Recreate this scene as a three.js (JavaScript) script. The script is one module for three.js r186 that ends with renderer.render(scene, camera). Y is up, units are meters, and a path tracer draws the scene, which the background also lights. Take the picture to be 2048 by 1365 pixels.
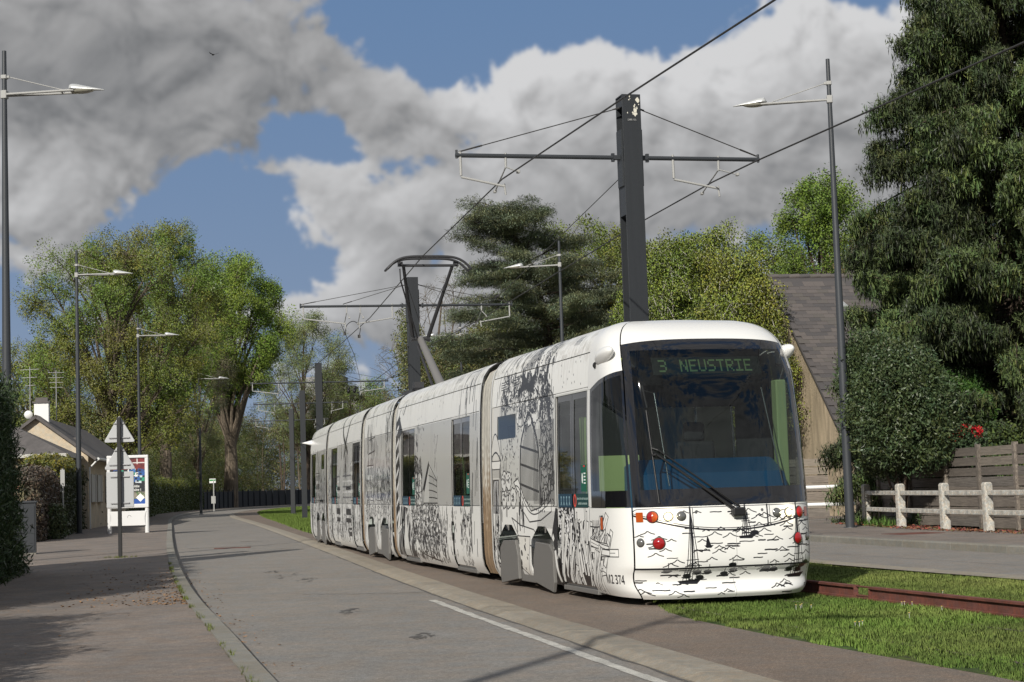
import * as THREE from 'three';
import { mergeGeometries, mergeVertices } from 'three/addons/utils/BufferGeometryUtils.js';
import { RoundedBoxGeometry } from 'three/addons/geometries/RoundedBoxGeometry.js';
import { createNoise3D, createNoise2D } from 'simplex-noise';

// ---------------------------------------------------------------- camera, sky, sun, exposure
const scene = new THREE.Scene();
const camera = new THREE.PerspectiveCamera(22.38, 1024 / 682, 0.1, 2000);
camera.position.set(0, 1.46, 0);
camera.rotation.order = 'YXZ';
camera.rotation.set(Math.atan(293 / 3450), 0, -1.86 * Math.PI / 180);
const renderer = new THREE.WebGLRenderer({ antialias: true });
renderer.toneMapping = THREE.LinearToneMapping;
renderer.toneMappingExposure = 0.95;
renderer.shadowMap.enabled = true;

const SUN = new THREE.Vector3(-0.37, 0.6, 0.71).normalize();
const sun = new THREE.DirectionalLight(new THREE.Color(1.0, 0.95, 0.86), 4.9);
sun.position.copy(SUN).multiplyScalar(150); sun.castShadow = true; sun.shadow.mapSize.set(4096, 4096);
Object.assign(sun.shadow.camera, { left: -60, right: 60, top: 60, bottom: -60, near: 1, far: 400 });
sun.target.position.set(0, 0, -40); scene.add(sun, sun.target);

function rng(seed) { let a = seed >>> 0; return () => { a = (a + 0x6d2b79f5) | 0; let t = Math.imul(a ^ (a >>> 15), 1 | a); t = (t + Math.imul(t ^ (t >>> 7), 61 | t)) ^ t; return ((t ^ (t >>> 14)) >>> 0) / 4294967296; }; }
const DEG = Math.PI / 180, clamp = (x, a = 0, b = 1) => Math.min(b, Math.max(a, x)), lerp = (a, b, t) => a + (b - a) * t;
const sstep = (a, b, x) => { const t = clamp((x - a) / (b - a)); return t * t * (3 - 2 * t); };

// The sky: blue air with broken cumulus; grey bases, white tops.
function makeSky() {
  const W = 4096, H = 2048, data = new Float32Array(W * H * 4);
  const n3 = createNoise3D(rng(11)), n3b = createNoise3D(rng(29));
  const puff = (n, x, y, z, o) => { let s = 0, a = 0.5; for (let i = 0; i < o; i++) { s += a * (1 - 2.2 * Math.abs(n(x, y, z))); x *= 2.07; y *= 2.07; z *= 2.07; a *= 0.54; } return s; };
  const fbm = (n, x, y, z, o) => { let s = 0, a = 0.5; for (let i = 0; i < o; i++) { s += a * n(x, y, z); x *= 2.03; y *= 2.03; z *= 2.03; a *= 0.52; } return s; };
  // cumulus seen over the trees: azimuth, elevation (degrees), half sizes, how dense, how grey
  const heaps = [
    [-13.5, 14.0, 9.0, 3.4, 1.0, 0.62], [-15.5, 9.6, 3.6, 2.0, 0.85, -0.1], [-8.5, 11.0, 4.0, 1.6, 0.55, 0.45], [-5.6, 8.6, 2.6, 2.0, 0.7, -0.1],
    [-3.5, 12.3, 2.2, 1.6, 0.55, 0.3], [2.2, 12.6, 3.8, 2.3, 1.0, -0.42], [10.3, 12.9, 4.2, 2.6, 1.0, -0.42], [6.0, 9.8, 8.5, 2.0, 0.95, 0.24],
    [-5.2, 5.8, 3.0, 1.4, 0.6, 0.2], [0.5, 8.4, 4.0, 2.2, 0.75, 0.2], [-14.5, 7.4, 3.0, 0.9, 0.5, 0.2], [15, 12, 4, 3, 0.8, 0.1], [4, 5.2, 9, 1.6, 0.7, 0.28],
  ];
  const gaps = [[-9.6, 9.2, 2.5, 1.9, 1.2], [-0.5, 15.6, 4.6, 0.95, 1.3], [-6.3, 11.8, 1.7, 0.9, 0.9], [-2.0, 14.3, 1.3, 1.2, 0.9], [-7.3, 7.6, 1.5, 1.0, 0.9], [-5.8, 4.9, 2.0, 0.5, 0.5], [5.5, 15.0, 1.6, 0.8, 0.7]];
  const dens = (x, y, z, o) => {
    const az = Math.atan2(x, -z) / DEG, el = Math.asin(y) / DEG;
    let b = 0, g = 0, wsum = 0;
    if (Math.abs(az) < 32 && el < 30) {
      for (const h of heaps) { const dx = (az - h[0]) / h[2], dy = (el - h[1]) / (el < h[1] ? h[3] * 0.75 : h[3]), q = Math.exp(-Math.pow(dx * dx + dy * dy, 1.4)); b += q * h[4] * 0.9; g += q * h[5]; wsum += q; }
      for (const h of gaps) { const dx = (az - h[0]) / h[2], dy = (el - h[1]) / h[3]; b -= Math.exp(-(dx * dx + dy * dy)) * h[4]; }
    }
    const near = clamp(1 - Math.max((Math.abs(az) - 19) / 9, (el - 18) / 8));
    const s = 3.2, w = fbm(n3b, x * 9, y * 9, z * 9, 2) * 0.06;
    const n = 0.45 * fbm(n3, (x + w) * s * 3.4, (y * 1.5 + w) * s * 3.4, (z - w) * s * 3.4, o) + 0.66 * puff(n3b, (x + w * 0.4) * 19, (y * 1.25 + w * 0.4) * 19, z * 19, o - 1);
    const wide = fbm(n3b, x * s, y * s * 1.6, z * s, 3);
    return { d: lerp(0.22 + wide * 1.0, b - 0.2 + wide * 0.25, near) + n * 0.6, g: lerp(0.3, wsum > 0.01 ? g / Math.max(wsum, 0.35) : 0.2, near), n };
  };
  for (let row = 0; row < H; row++) {
    const el = ((row + 0.5) / H - 0.5) * Math.PI, y = Math.sin(el), c = Math.cos(el);
    for (let col = 0; col < W; col++) {
      const az = ((col + 0.5) / W - 0.5) * 2 * Math.PI, x = Math.cos(az) * c, z = Math.sin(az) * c, i = (row * W + col) * 4;
      const up = Math.max(y, 0), h = Math.pow(1 - up, 4);
      let r = lerp(0.14, 0.46, h * 0.75), g = lerp(0.30, 0.58, h * 0.75), b = lerp(0.60, 0.76, h * 0.75);
      if (y > -0.02) {
        const inView = x * 0 + (-z) > 0.8 && y < 0.45;
        const A = dens(x, Math.max(y, 0), z, inView ? 7 : 4);
        const cover = sstep(-0.06, 0.18, A.d);
        if (cover > 0) {
          const k = 0.014, B = dens(x + SUN.x * k - 0.004, Math.max(y, 0) + 0.012, z + SUN.z * k * 0.3, inView ? 6 : 3);
          const F = inView ? dens(x - 0.002, Math.max(y, 0) + 0.0035, z, 7) : B;
          const edge = clamp(0.52 + (A.d - B.d) * 0.85 + (inView ? (A.d - F.d) * 0.4 : 0)), thick = clamp(A.d * 0.9);
          let L = lerp(0.34, 1.02, edge) * (1 - 0.34 * thick) + 0.10;
          L = L * (1 - 0.52 * clamp(A.g + 0.12 * A.n, -0.4, 1));
          L = clamp(L, 0.16, 1.04);
          const cool = clamp((0.5 - L) * 1.4);
          r = lerp(r, L * (1 - 0.09 * cool), cover); g = lerp(g, L * (1 - 0.02 * cool), cover); b = lerp(b, L * (1 + 0.07 * cool) * 1.01, cover);
        }
      }
      const hz = Math.exp(-up * 9) * 0.35;
      data[i] = lerp(r, 0.52, hz) * 0.67; data[i + 1] = lerp(g, 0.56, hz) * 0.67; data[i + 2] = lerp(b, 0.62, hz) * 0.67; data[i + 3] = 1;
    }
  }
  const t = new THREE.DataTexture(data, W, H, THREE.RGBAFormat, THREE.FloatType);
  t.mapping = THREE.EquirectangularReflectionMapping; t.magFilter = THREE.LinearFilter; t.minFilter = THREE.LinearFilter; t.needsUpdate = true;
  return t;
}
scene.background = makeSky(); scene.environment = scene.background;

// ---------------------------------------------------------------- helpers
const used = new Map();
const numbered = (n) => { const k = used.get(n) || 0; used.set(n, k + 1); return k ? `${n}_${String(k).padStart(3, '0')}` : n; };
const V = (x, y, z) => new THREE.Vector3(x, y, z);
function mesh(name, geo, mat, parent = scene) {
  const m = new THREE.Mesh(geo, mat); m.castShadow = m.receiveShadow = true;
  m.name = parent === scene ? numbered(name) : name; parent.add(m); return m;
}
function tag(o, label, category, group) { o.userData.label = label; o.userData.category = category; if (group) o.userData.group = group; return o; }
function thing(name, label, category, pos = [0, 0, 0], turn = 0, group) {
  const g = new THREE.Group(); g.name = numbered(name); g.position.set(...pos); g.rotation.y = turn; scene.add(g);
  return tag(g, label, category, group);
}
const struct = (o) => { o.userData.kind = 'structure'; return o; };
const stuff = (o) => { o.userData.kind = 'stuff'; return o; };
function clean(g) {
  if (g.index) g = g.toNonIndexed();
  for (const k of Object.keys(g.attributes)) if (!['position', 'normal', 'uv'].includes(k)) g.deleteAttribute(k);
  if (!g.attributes.normal) g.computeVertexNormals();
  if (!g.attributes.uv) g.setAttribute('uv', new THREE.BufferAttribute(new Float32Array(g.attributes.position.count * 2), 2));
  return g;
}
const merge = (list) => mergeGeometries(list.map(clean), false);
function box(w, h, d, x = 0, y = 0, z = 0, r = 0) {
  const g = r > 0 ? new RoundedBoxGeometry(w, h, d, 2, Math.min(r, w / 2.01, h / 2.01, d / 2.01)) : new THREE.BoxGeometry(w, h, d);
  return g.translate(x, y, z);
}
function rod(a, b, r0, r1 = r0, seg = 10) {
  const d = b.clone().sub(a), L = d.length(), g = new THREE.CylinderGeometry(r1, r0, L, seg, 1);
  g.translate(0, L / 2, 0); g.applyQuaternion(new THREE.Quaternion().setFromUnitVectors(V(0, 1, 0), d.normalize())); return g.translate(a.x, a.y, a.z);
}
function tube(pts, r, seg = 40, rs = 8, closed = false) { return new THREE.TubeGeometry(new THREE.CatmullRomCurve3(pts, closed, 'centripetal'), seg, r, rs, closed); }
function quadStrip(fa, fb, n, uvs = 1) { // sheet between two lines given by t in 0..1
  const p = [], uv = [], ix = [];
  for (let i = 0; i <= n; i++) { const a = fa(i / n), b = fb(i / n); p.push(a.x, a.y, a.z, b.x, b.y, b.z); uv.push(a.x * uvs, -a.z * uvs, b.x * uvs, -b.z * uvs); if (i) { const k = (i - 1) * 2; ix.push(k, k + 1, k + 2, k + 1, k + 3, k + 2); } }
  const g = new THREE.BufferGeometry(); g.setAttribute('position', new THREE.Float32BufferAttribute(p, 3)); g.setAttribute('uv', new THREE.Float32BufferAttribute(uv, 2)); g.setIndex(ix); g.computeVertexNormals(); return g;
}
// tileable value noise
function tileNoise(size, seed) {
  const r = rng(seed), v = new Float32Array(size * size); for (let i = 0; i < v.length; i++) v[i] = r();
  return (x, y) => { const X = Math.floor(x), Y = Math.floor(y), fx = x - X, fy = y - Y, s = fx * fx * (3 - 2 * fx), t = fy * fy * (3 - 2 * fy), w = (a, b) => v[((b % size + size) % size) * size + ((a % size + size) % size)];
    return lerp(lerp(w(X, Y), w(X + 1, Y), s), lerp(w(X, Y + 1), w(X + 1, Y + 1), s), t); };
}
function dataTex(w, h, fn, srgb = true, rep = [1, 1]) {
  const d = new Uint8Array(w * h * 4);
  for (let y = 0; y < h; y++) for (let x = 0; x < w; x++) { const c = fn(x / w, y / h, x, y), i = (y * w + x) * 4; d[i] = clamp(c[0]) * 255; d[i + 1] = clamp(c[1]) * 255; d[i + 2] = clamp(c[2]) * 255; d[i + 3] = 255; }
  const t = new THREE.DataTexture(d, w, h); t.wrapS = t.wrapT = THREE.RepeatWrapping; t.magFilter = THREE.LinearFilter; t.minFilter = THREE.LinearMipmapLinearFilter; t.generateMipmaps = true;
  if (srgb) t.colorSpace = THREE.SRGBColorSpace; t.repeat.set(...rep); t.needsUpdate = true; return t;
}
function canvasTex(w, h, draw) {
  const c = document.createElement('canvas'); c.width = w; c.height = h; draw(c.getContext('2d'), w, h);
  const t = new THREE.CanvasTexture(c); t.colorSpace = THREE.SRGBColorSpace; t.magFilter = THREE.LinearFilter; return t;
}
const std = (color, rough = 0.8, extra = {}) => new THREE.MeshStandardMaterial({ color: Array.isArray(color) ? new THREE.Color().setRGB(...color) : color, roughness: rough, ...extra });
const phys = (color, rough, extra = {}) => new THREE.MeshPhysicalMaterial({ color: new THREE.Color().setRGB(...color), roughness: rough, ...extra });
// grain map: base srgb colour with fine and coarse variation
function grain(seed, col, fine, coarse, opt = {}) {
  const a = tileNoise(8, seed), b = tileNoise(32, seed + 1), c = tileNoise(256, seed + 2), d = tileNoise(512, seed + 3), e = tileNoise(64, seed + 7), S = opt.size || 512;
  return dataTex(S, S, (u, v) => {
    const big = (a(u * 8, v * 8) - 0.5) * 0.5 + (b(u * 32, v * 32) - 0.5) * 0.35 + (e(u * 64, v * 64) - 0.5) * 0.25, sm = (c(u * 256, v * 256) - 0.5) * 0.7 + (d(u * S, v * S) - 0.5) * 0.9;
    let k = 1 + big * coarse + sm * fine; const w = opt.warm ? (b(u * 32 + 9, v * 32 + 5) - 0.5) * opt.warm : 0; let q = [col[0] * k * (1 + w), col[1] * k, col[2] * k * (1 - w)];
    if (opt.speck && d(u * S + 3, v * S + 8) > 1 - opt.speck) q = q.map((x) => x * opt.speckGain);
    return q;
  });
}
const bumpTex = (seed, freqs) => { const ns = freqs.map(([f], i) => tileNoise(f, seed + i)); return dataTex(512, 512, (u, v) => { let s = 0; freqs.forEach(([f, a], i) => (s += (ns[i](u * f, v * f) - 0.5) * a)); s = 0.5 + s; return [s, s, s]; }, false); };
const withRep = (t, x, y = x) => { const c = t.clone(); c.repeat.set(x, y); c.needsUpdate = true; return c; };

const fineBump = bumpTex(90, [[64, 0.3], [256, 0.5], [512, 0.4]]);
const tileN1 = tileNoise(64, 404);
const MAT = {};
MAT.steelDark = std([0.028, 0.032, 0.037], 0.5, { bumpMap: withRep(fineBump, 4), bumpScale: 0.0006 });
MAT.black = std([0.012, 0.012, 0.013], 0.45);
MAT.rubber = std([0.018, 0.018, 0.019], 0.75);
MAT.galv = std([0.42, 0.43, 0.43], 0.45, { metalness: 0.4 });
MAT.galvDull = std([0.34, 0.34, 0.33], 0.6);
MAT.wire = std([0.03, 0.028, 0.027], 0.5);
MAT.white = std([0.78, 0.78, 0.76], 0.5);

// ---------------------------------------------------------------- plan of the place: lines as x(depth); depth = -z
function line(pts) { // monotone smooth interpolation of x over depth
  const n = pts.length, m = [];
  for (let i = 0; i < n; i++) { const a = pts[Math.max(0, i - 1)], b = pts[Math.min(n - 1, i + 1)]; m.push((b[1] - a[1]) / (b[0] - a[0])); }
  return (d) => { let i = 0; while (i < n - 2 && d > pts[i + 1][0]) i++; const [x0, y0] = pts[i], [x1, y1] = pts[i + 1], h = x1 - x0, t = (d - x0) / h, t2 = t * t, t3 = t2 * t;
    if (t < 0) return y0 + m[0] * (d - x0); if (t > 1) return y1 + m[n - 1] * (d - x1);
    return (2 * t3 - 3 * t2 + 1) * y0 + (t3 - 2 * t2 + t) * h * m[i] + (-2 * t3 + 3 * t2) * y1 + (t3 - t2) * h * m[i + 1]; };
}
const kerbR = line([[-12, 6.9], [0, 4.15], [6, 2.78], [12.78, 1.24], [24.4, -1.2], [43.3, -4.8], [74, -10.7], [100, -15.8], [121, -20.0], [147, -24.4], [173, -26.9], [197, -26.6], [220, -23.5], [260, -12]]);
const kerbL = line([[-12, 4.1], [0, 1.2], [6, -0.2], [13.7, -2.03], [17.3, -2.87], [23.9, -4.43], [33.4, -6.5], [49.8, -9.9], [81.7, -16.3], [114, -22.7], [140, -27.2], [163, -29.9], [190, -31], [220, -28.5], [260, -18]]);
const walkL = line([[-12, -3.2], [0, -3.6], [14, -6.4], [30, -10.0], [45, -13.2], [56, -15.9], [71, -18.5], [82, -20.9], [114, -25.0], [132, -28.2], [160, -33], [190, -35], [220, -33], [260, -22]]);
const lawnL = line([[-12, 9.6], [0, 6.6], [6, 5.0], [12.5, 3.2], [16.5, 2.14], [19, 1.6], [21, 1.55], [24, 0.95], [38, -2.2], [50, -4.6], [57, -6.1], [62.6, -7.5], [88.7, -12.2], [127, -18.9], [165, -24.2], [200, -24.4], [260, -9]]);
const lawnR = line([[-12, 15], [0, 12.2], [22.6, 6.55], [25.8, 5.66], [28.8, 4.9], [45, 1.0], [60, -2.2], [90, -7.6], [130, -14.6], [170, -19], [200, -18.5], [260, -2]]);
const gutterR = (d) => lawnR(d - 1.2) + 0.12;
const roadR = line([[-12, 19.2], [0, 16.2], [29.5, 8.55], [34.5, 7.4], [38.6, 6.5], [55, 2.9], [75, -1.0], [100, -5.4], [130, -10.5], [170, -15], [200, -14.5], [260, 2]]);
const fenceR = line([[0, 19.2], [37, 10.05], [39.1, 9.62], [42.3, 9.28], [45.3, 9.1], [60, 6.6], [90, 0.5], [130, -5], [200, -5]]);
// tram track centre line by heading
const HEAD = [[-40, -22], [-22, -18.5], [0, -14.9], [36, -10.8], [80, -10.4], [115, -8.5], [165, 0], [230, 18]];
const heading = (s) => { for (let i = 0; i < HEAD.length - 1; i++) if (s <= HEAD[i + 1][0]) return lerp(HEAD[i][1], HEAD[i + 1][1], (s - HEAD[i][0]) / (HEAD[i + 1][0] - HEAD[i][0])) * DEG; return 18 * DEG; };
const trackPts = new Map([[0, [2.5, 20.3]]]);
for (let i = 0, x = 2.5, d = 20.3; i < 920; i++) { const h = heading((i + 0.5) * 0.25); x += 0.25 * Math.sin(h); d += 0.25 * Math.cos(h); trackPts.set(i + 1, [x, d]); }
for (let i = 0, x = 2.5, d = 20.3; i > -130; i--) { const h = heading((i - 0.5) * 0.25); x -= 0.25 * Math.sin(h); d -= 0.25 * Math.cos(h); trackPts.set(i - 1, [x, d]); }
function track(s, o = 0, y = 0) { const i = Math.floor(s / 0.25), t = s / 0.25 - i, a = trackPts.get(i), b = trackPts.get(i + 1), h = heading(s); return V(lerp(a[0], b[0], t) + o * Math.cos(h), y, -(lerp(a[1], b[1], t) - o * Math.sin(h))); }
// ---------------------------------------------------------------- ground, roads, pavements, kerbs, lawn
const D0 = -10, D1 = 255;
const sheet = (fa, fb, y, d0 = D0, d1 = D1, n = 260, wav = 0) => quadStrip((t) => { const d = lerp(d0, d1, t); return V(fa(d), y, -d); }, (t) => { const d = lerp(d0, d1, t); return V(fb(d), y, -d); }, n, 1);
const asphaltA = grain(1, [0.49, 0.472, 0.45], 0.24, 0.13, { size: 1024, speck: 0.06, speckGain: 1.3, warm: 0.05 });
const asphaltB = grain(5, [0.475, 0.44, 0.412], 0.24, 0.24, { size: 1024, speck: 0.05, speckGain: 1.3, warm: 0.06 });
const brownC = grain(9, [0.42, 0.375, 0.335], 0.34, 0.14, { size: 1024, speck: 0.1, speckGain: 1.55, warm: 0.05 });
const graniteT = grain(13, [0.57, 0.54, 0.49], 0.2, 0.2, { warm: 0.06 });
const kerbT = grain(17, [0.53, 0.52, 0.49], 0.2, 0.16, { warm: 0.05 });
const soilT = grain(21, [0.27, 0.24, 0.17], 0.4, 0.4);
const coarseBump = bumpTex(60, [[128, 0.4], [256, 0.5], [512, 0.5]]);
const tmat = (t, rep, rough, bump = 0, brep = rep * 2) => std(0xffffff, rough, { map: withRep(t, rep), ...(bump ? { bumpMap: withRep(coarseBump, brep), bumpScale: bump } : {}) });
// worn wheel paths, patches and stains of the carriageway, in metres along and across
MAT.asphalt = tmat(asphaltA, 0.17, 0.92, 0.004, 0.9);
MAT.asphaltR = tmat(asphaltA, 0.21, 0.92, 0.004, 0.9);
MAT.walk = tmat(asphaltB, 0.19, 0.95, 0.005, 0.9);
MAT.brown = tmat(brownC, 0.3, 0.85, 0.004, 0.8);
MAT.granite = [0, 1, 2, 3].map((i) => std([[0.98, 0.98, 0.98], [0.9, 0.9, 0.9], [0.86, 0.85, 0.83], [1, 0.98, 0.95]][i], 0.85, { map: withRep(graniteT, 0.7), bumpMap: withRep(coarseBump, 2), bumpScale: 0.002 }));
MAT.kerb = [0, 1, 2].map((i) => std([[0.95, 0.95, 0.95], [0.85, 0.85, 0.84], [0.9, 0.88, 0.84]][i], 0.9, { map: withRep(kerbT, 0.7), bumpMap: withRep(coarseBump, 2), bumpScale: 0.003 }));
MAT.soil = tmat(soilT, 0.12, 1, 0.01, 0.3);
MAT.paint = std(0xffffff, 0.75, { map: withRep(grain(25, [0.76, 0.75, 0.72], 0.2, 0.35, { speck: 0.28, speckGain: 0.7 }), 0.9) });
{ // grass colour: dry and fresh patches
  const a = tileNoise(16, 31), b = tileNoise(64, 32), c = tileNoise(256, 33);
  MAT.lawn = std(0xffffff, 1, { map: withRep(dataTex(512, 512, (u, v) => { const k = 0.75 + 0.35 * b(u * 64, v * 64) + 0.5 * (c(u * 256, v * 256) - 0.5), w = a(u * 16, v * 16); return [0.25 * k + 0.07 * w, 0.36 * k, 0.10 * k]; }), 0.11), bumpMap: withRep(coarseBump, 0.8), bumpScale: 0.02 });
}
{
  const g = new THREE.PlaneGeometry(900, 900); g.rotateX(-Math.PI / 2); g.translate(0, -0.02, -200);
  const uv = g.attributes.uv; for (let i = 0; i < uv.count; i++) uv.setXY(i, uv.getX(i) * 900, uv.getY(i) * 900);
  struct(mesh('ground', g, MAT.soil));
}
struct(mesh('road', sheet((d) => kerbL(d) - 0.05, (d) => kerbR(d) + 0.05, 0.0), MAT.asphalt));
struct(mesh('pavement', sheet((d) => walkL(d) - 1.0, (d) => kerbL(d) - 0.2, 0.12), MAT.walk));
struct(mesh('tramway_strip', sheet((d) => kerbR(d) + 0.44, (d) => Math.max(lawnL(d), kerbR(d) + 0.5) + 0.06, 0.025), MAT.brown));
const lawn = struct(mesh('lawn', sheet((d) => Math.max(lawnL(d), kerbR(d) + 0.5), (d) => lawnR(d), 0.012), MAT.lawn));
struct(mesh('gutter_strip', sheet((d) => lawnR(d) - 0.02, (d) => lawnR(d) + 0.46, 0.055), tmat(graniteT, 0.4, 0.9, 0.003, 1.2)));
struct(mesh('road', sheet((d) => lawnR(d) + 0.46, (d) => roadR(d) + 0.05, 0.05), MAT.asphaltR));
struct(mesh('pavement', sheet((d) => roadR(d) + 0.18, (d) => fenceR(d) + (d > 47 ? 9 : 0.9), 0.185, D0, 130), MAT.walk));
// kerb blocks: a cross-section swept between two depths
function block(fn, d0, d1, prof) {
  const p = [], ix = [], uv = [], n = prof.length;
  for (const d of [d0, d1]) for (const [o, y] of prof) { p.push(fn(d) + o, y, -d); }
  const P = (i) => [p[i * 3], p[i * 3 + 1], p[i * 3 + 2]], out = [], U = [];
  const quad = (a, b, c, d, w) => { for (const [k, q] of [[a, 0], [b, 1], [c, 2], [a, 0], [c, 2], [d, 3]]) { out.push(...P(k)); U.push(p[k * 3] + p[k * 3 + 1] + d0 * 3.7, p[k * 3 + 2]); } };
  for (let i = 0; i < n; i++) { const j = (i + 1) % n; quad(i, j, n + j, n + i); }
  for (const s of [0, n]) for (let i = 1; i < n - 1; i++) for (const k of s ? [n, n + i, n + i + 1] : [0, i + 1, i]) { out.push(...P(k)); U.push(P(k)[0], P(k)[1]); }
  const g = new THREE.BufferGeometry(); g.setAttribute('position', new THREE.Float32BufferAttribute(out, 3)); g.setAttribute('uv', new THREE.Float32BufferAttribute(U, 2)); g.computeVertexNormals(); return g;
}
{
  const r = rng(5);
  const kl = struct(new THREE.Group()); kl.name = numbered('kerb'); scene.add(kl);
  const pl = (dy) => [[-0.21, -0.05], [0.0, -0.05], [0.0, 0.115 + dy], [-0.02, 0.135 + dy], [-0.21, 0.135 + dy]];
  for (let d = 8; d < 60; d += 1.0) mesh('kerb_stone', block(kerbL, d + 0.006, d + 0.994, pl((r() - 0.5) * 0.006)), MAT.kerb[Math.floor(r() * 3)], kl);
  const far = []; for (let d = 60; d < 235; d += 2.5) far.push(block(kerbL, d, d + 2.49, pl(0)));
  for (let d = -10; d < 8; d += 2) far.push(block(kerbL, d, d + 1.99, pl(0)));
  stuff(mesh('kerb_stone_run', merge(far), MAT.kerb[0], kl));
  const kr = struct(new THREE.Group()); kr.name = numbered('kerb'); scene.add(kr);
  const pr = (dy) => [[0.45, -0.05], [0.45, 0.045 + dy], [0.135, 0.05 + dy], [0.1, 0.042 + dy], [0.0, 0.008], [0.0, -0.05]].reverse().map(([o, y]) => [o, y]);
  let d = 8; while (d < 62) { const L = r() < 0.3 ? 2.0 : 1.0; mesh('kerb_stone', block(kerbR, d + 0.007, d + L - 0.007, pr((r() - 0.5) * 0.008)), MAT.granite[Math.floor(r() * 4)], kr); d += L; }
  const farR = []; for (; d < 235; d += 2.5) farR.push(block(kerbR, d, d + 2.49, pr(0)));
  for (let e = -10; e < 8; e += 2) farR.push(block(kerbR, e, e + 1.99, pr(0)));
  stuff(mesh('kerb_stone_run', merge(farR), MAT.granite[0], kr));
  const k2 = struct(new THREE.Group()); k2.name = numbered('kerb'); scene.add(k2);
  const p2 = [[0, 0], [0.19, 0], [0.19, 0.19], [0.02, 0.19], [0.0, 0.165]];
  for (let e = 24; e < 52; e += 1) mesh('kerb_stone', block(roadR, e + 0.007, e + 0.993, p2), MAT.kerb[Math.floor(r() * 3)], k2);
  const f2 = []; for (let e = 52; e < 128; e += 2) f2.push(block(roadR, e, e + 1.99, p2)); for (let e = -8; e < 24; e += 2) f2.push(block(roadR, e, e + 1.99, p2));
  stuff(mesh('kerb_stone_run', merge(f2), MAT.kerb[0], k2));
}
{ // worn white edge line along the granite kerb
  const r = rng(8), geos = [];
  for (let d = -8; d < 23; d += 0.35) { const w0 = -0.275 + (r() - 0.5) * 0.02, w1 = -0.17 + (r() - 0.5) * 0.025; geos.push(quadStrip((t) => { const e = d + t * 0.35; return V(kerbR(e) + w0, 0.004, -e); }, (t) => { const e = d + t * 0.35; return V(kerbR(e) + w1, 0.004, -e); }, 1)); }
  struct(mesh('edge_line', merge(geos), MAT.paint));
  const g2 = quadStrip((t) => V(lerp(6.9, 10.6, t), 0.19, -lerp(50.6, 53.4, t)), (t) => V(lerp(6.9, 10.6, t), 0.19, -lerp(50.9, 53.7, t)), 4);
  struct(mesh('painted_line', g2, MAT.paint));
}
{ // tar-filled cracks, an old trench patch and oil stains in the carriageways
  const r = rng(301), tar = std(0xffffff, 0.8, { map: withRep(grain(303, [0.34, 0.33, 0.32], 0.3, 0.3), 1.4) }), geos = [];
  const crack = (pts, w) => { const q = [], n = 26, c = new THREE.CatmullRomCurve3(pts.map(([x, d]) => V(x, 0, -d))); for (let i = 0; i <= n; i++) { const p = c.getPoint(i / n); q.push(V(p.x + (r() - 0.5) * w * 2, 0.0035, p.z + (r() - 0.5) * 0.1)); } geos.push(quadStrip((t) => { const p = q[Math.round(t * n)]; return V(p.x, p.y, p.z - w * (0.5 + r() * 0.6)); }, (t) => { const p = q[Math.round(t * n)]; return V(p.x, p.y, p.z + w * (0.5 + r() * 0.6)); }, n)); };
  crack([[-9.55, 50.0], [-8.7, 50.6], [-7.9, 51.2]], 0.09); crack([[-7.9, 44.9], [-6.9, 46.2], [-6.3, 47.6]], 0.05); crack([[-17.0, 91.5], [-16.2, 93.5], [-15.4, 94.6]], 0.14); crack([[-3.2, 25.5], [-2.2, 25.1], [-1.3, 24.9]], 0.02); crack([[-9.0, 56], [-8.2, 55.7]], 0.07);
  crack([[8.2, 33.5], [7.4, 33.0], [6.4, 32.6]], 0.03); crack([[7.2, 28.5], [7.9, 27.2]], 0.025);
  const along = (o, d0, d1, w) => { const n = Math.ceil((d1 - d0) / 0.5), j = []; for (let i = 0; i <= n; i++) j.push((r() - 0.5) * 0.05); geos.push(quadStrip((t) => { const d = lerp(d0, d1, t); return V(kerbR(d) + o + j[Math.round(t * n)], 0.0035, -d); }, (t) => { const d = lerp(d0, d1, t); return V(kerbR(d) + o + w + j[Math.round(t * n)], 0.0035, -d); }, n)); };
  along(-0.03, 8, 90, 0.035);
  struct(mesh('road_cracks', merge(geos), tar));
  const st = []; for (const [cx, cd, s] of [[-4.2, 31.5, 0.5], [-4.7, 33.2, 0.3], [-3.6, 29.6, 0.35], [-1.0, 17.5, 0.2], [-2.1, 21.5, 0.25]]) for (let i = 0; i < 26; i++) { const a = r() * 6.28, q = s * Math.sqrt(r()), g = new THREE.CircleGeometry(0.012 + 0.05 * r() * r(), 7).rotateX(-Math.PI / 2).scale(1, 1, 1.6).translate(cx + Math.cos(a) * q * 0.5, 0.0032 + 0.00002 * i, -cd + Math.sin(a) * q * 2); st.push(g); }
  stuff(tag(mesh('oil_stains', merge(st), tar), 'dark oil drips and spots on the left road', 'stain'));
}
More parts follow.
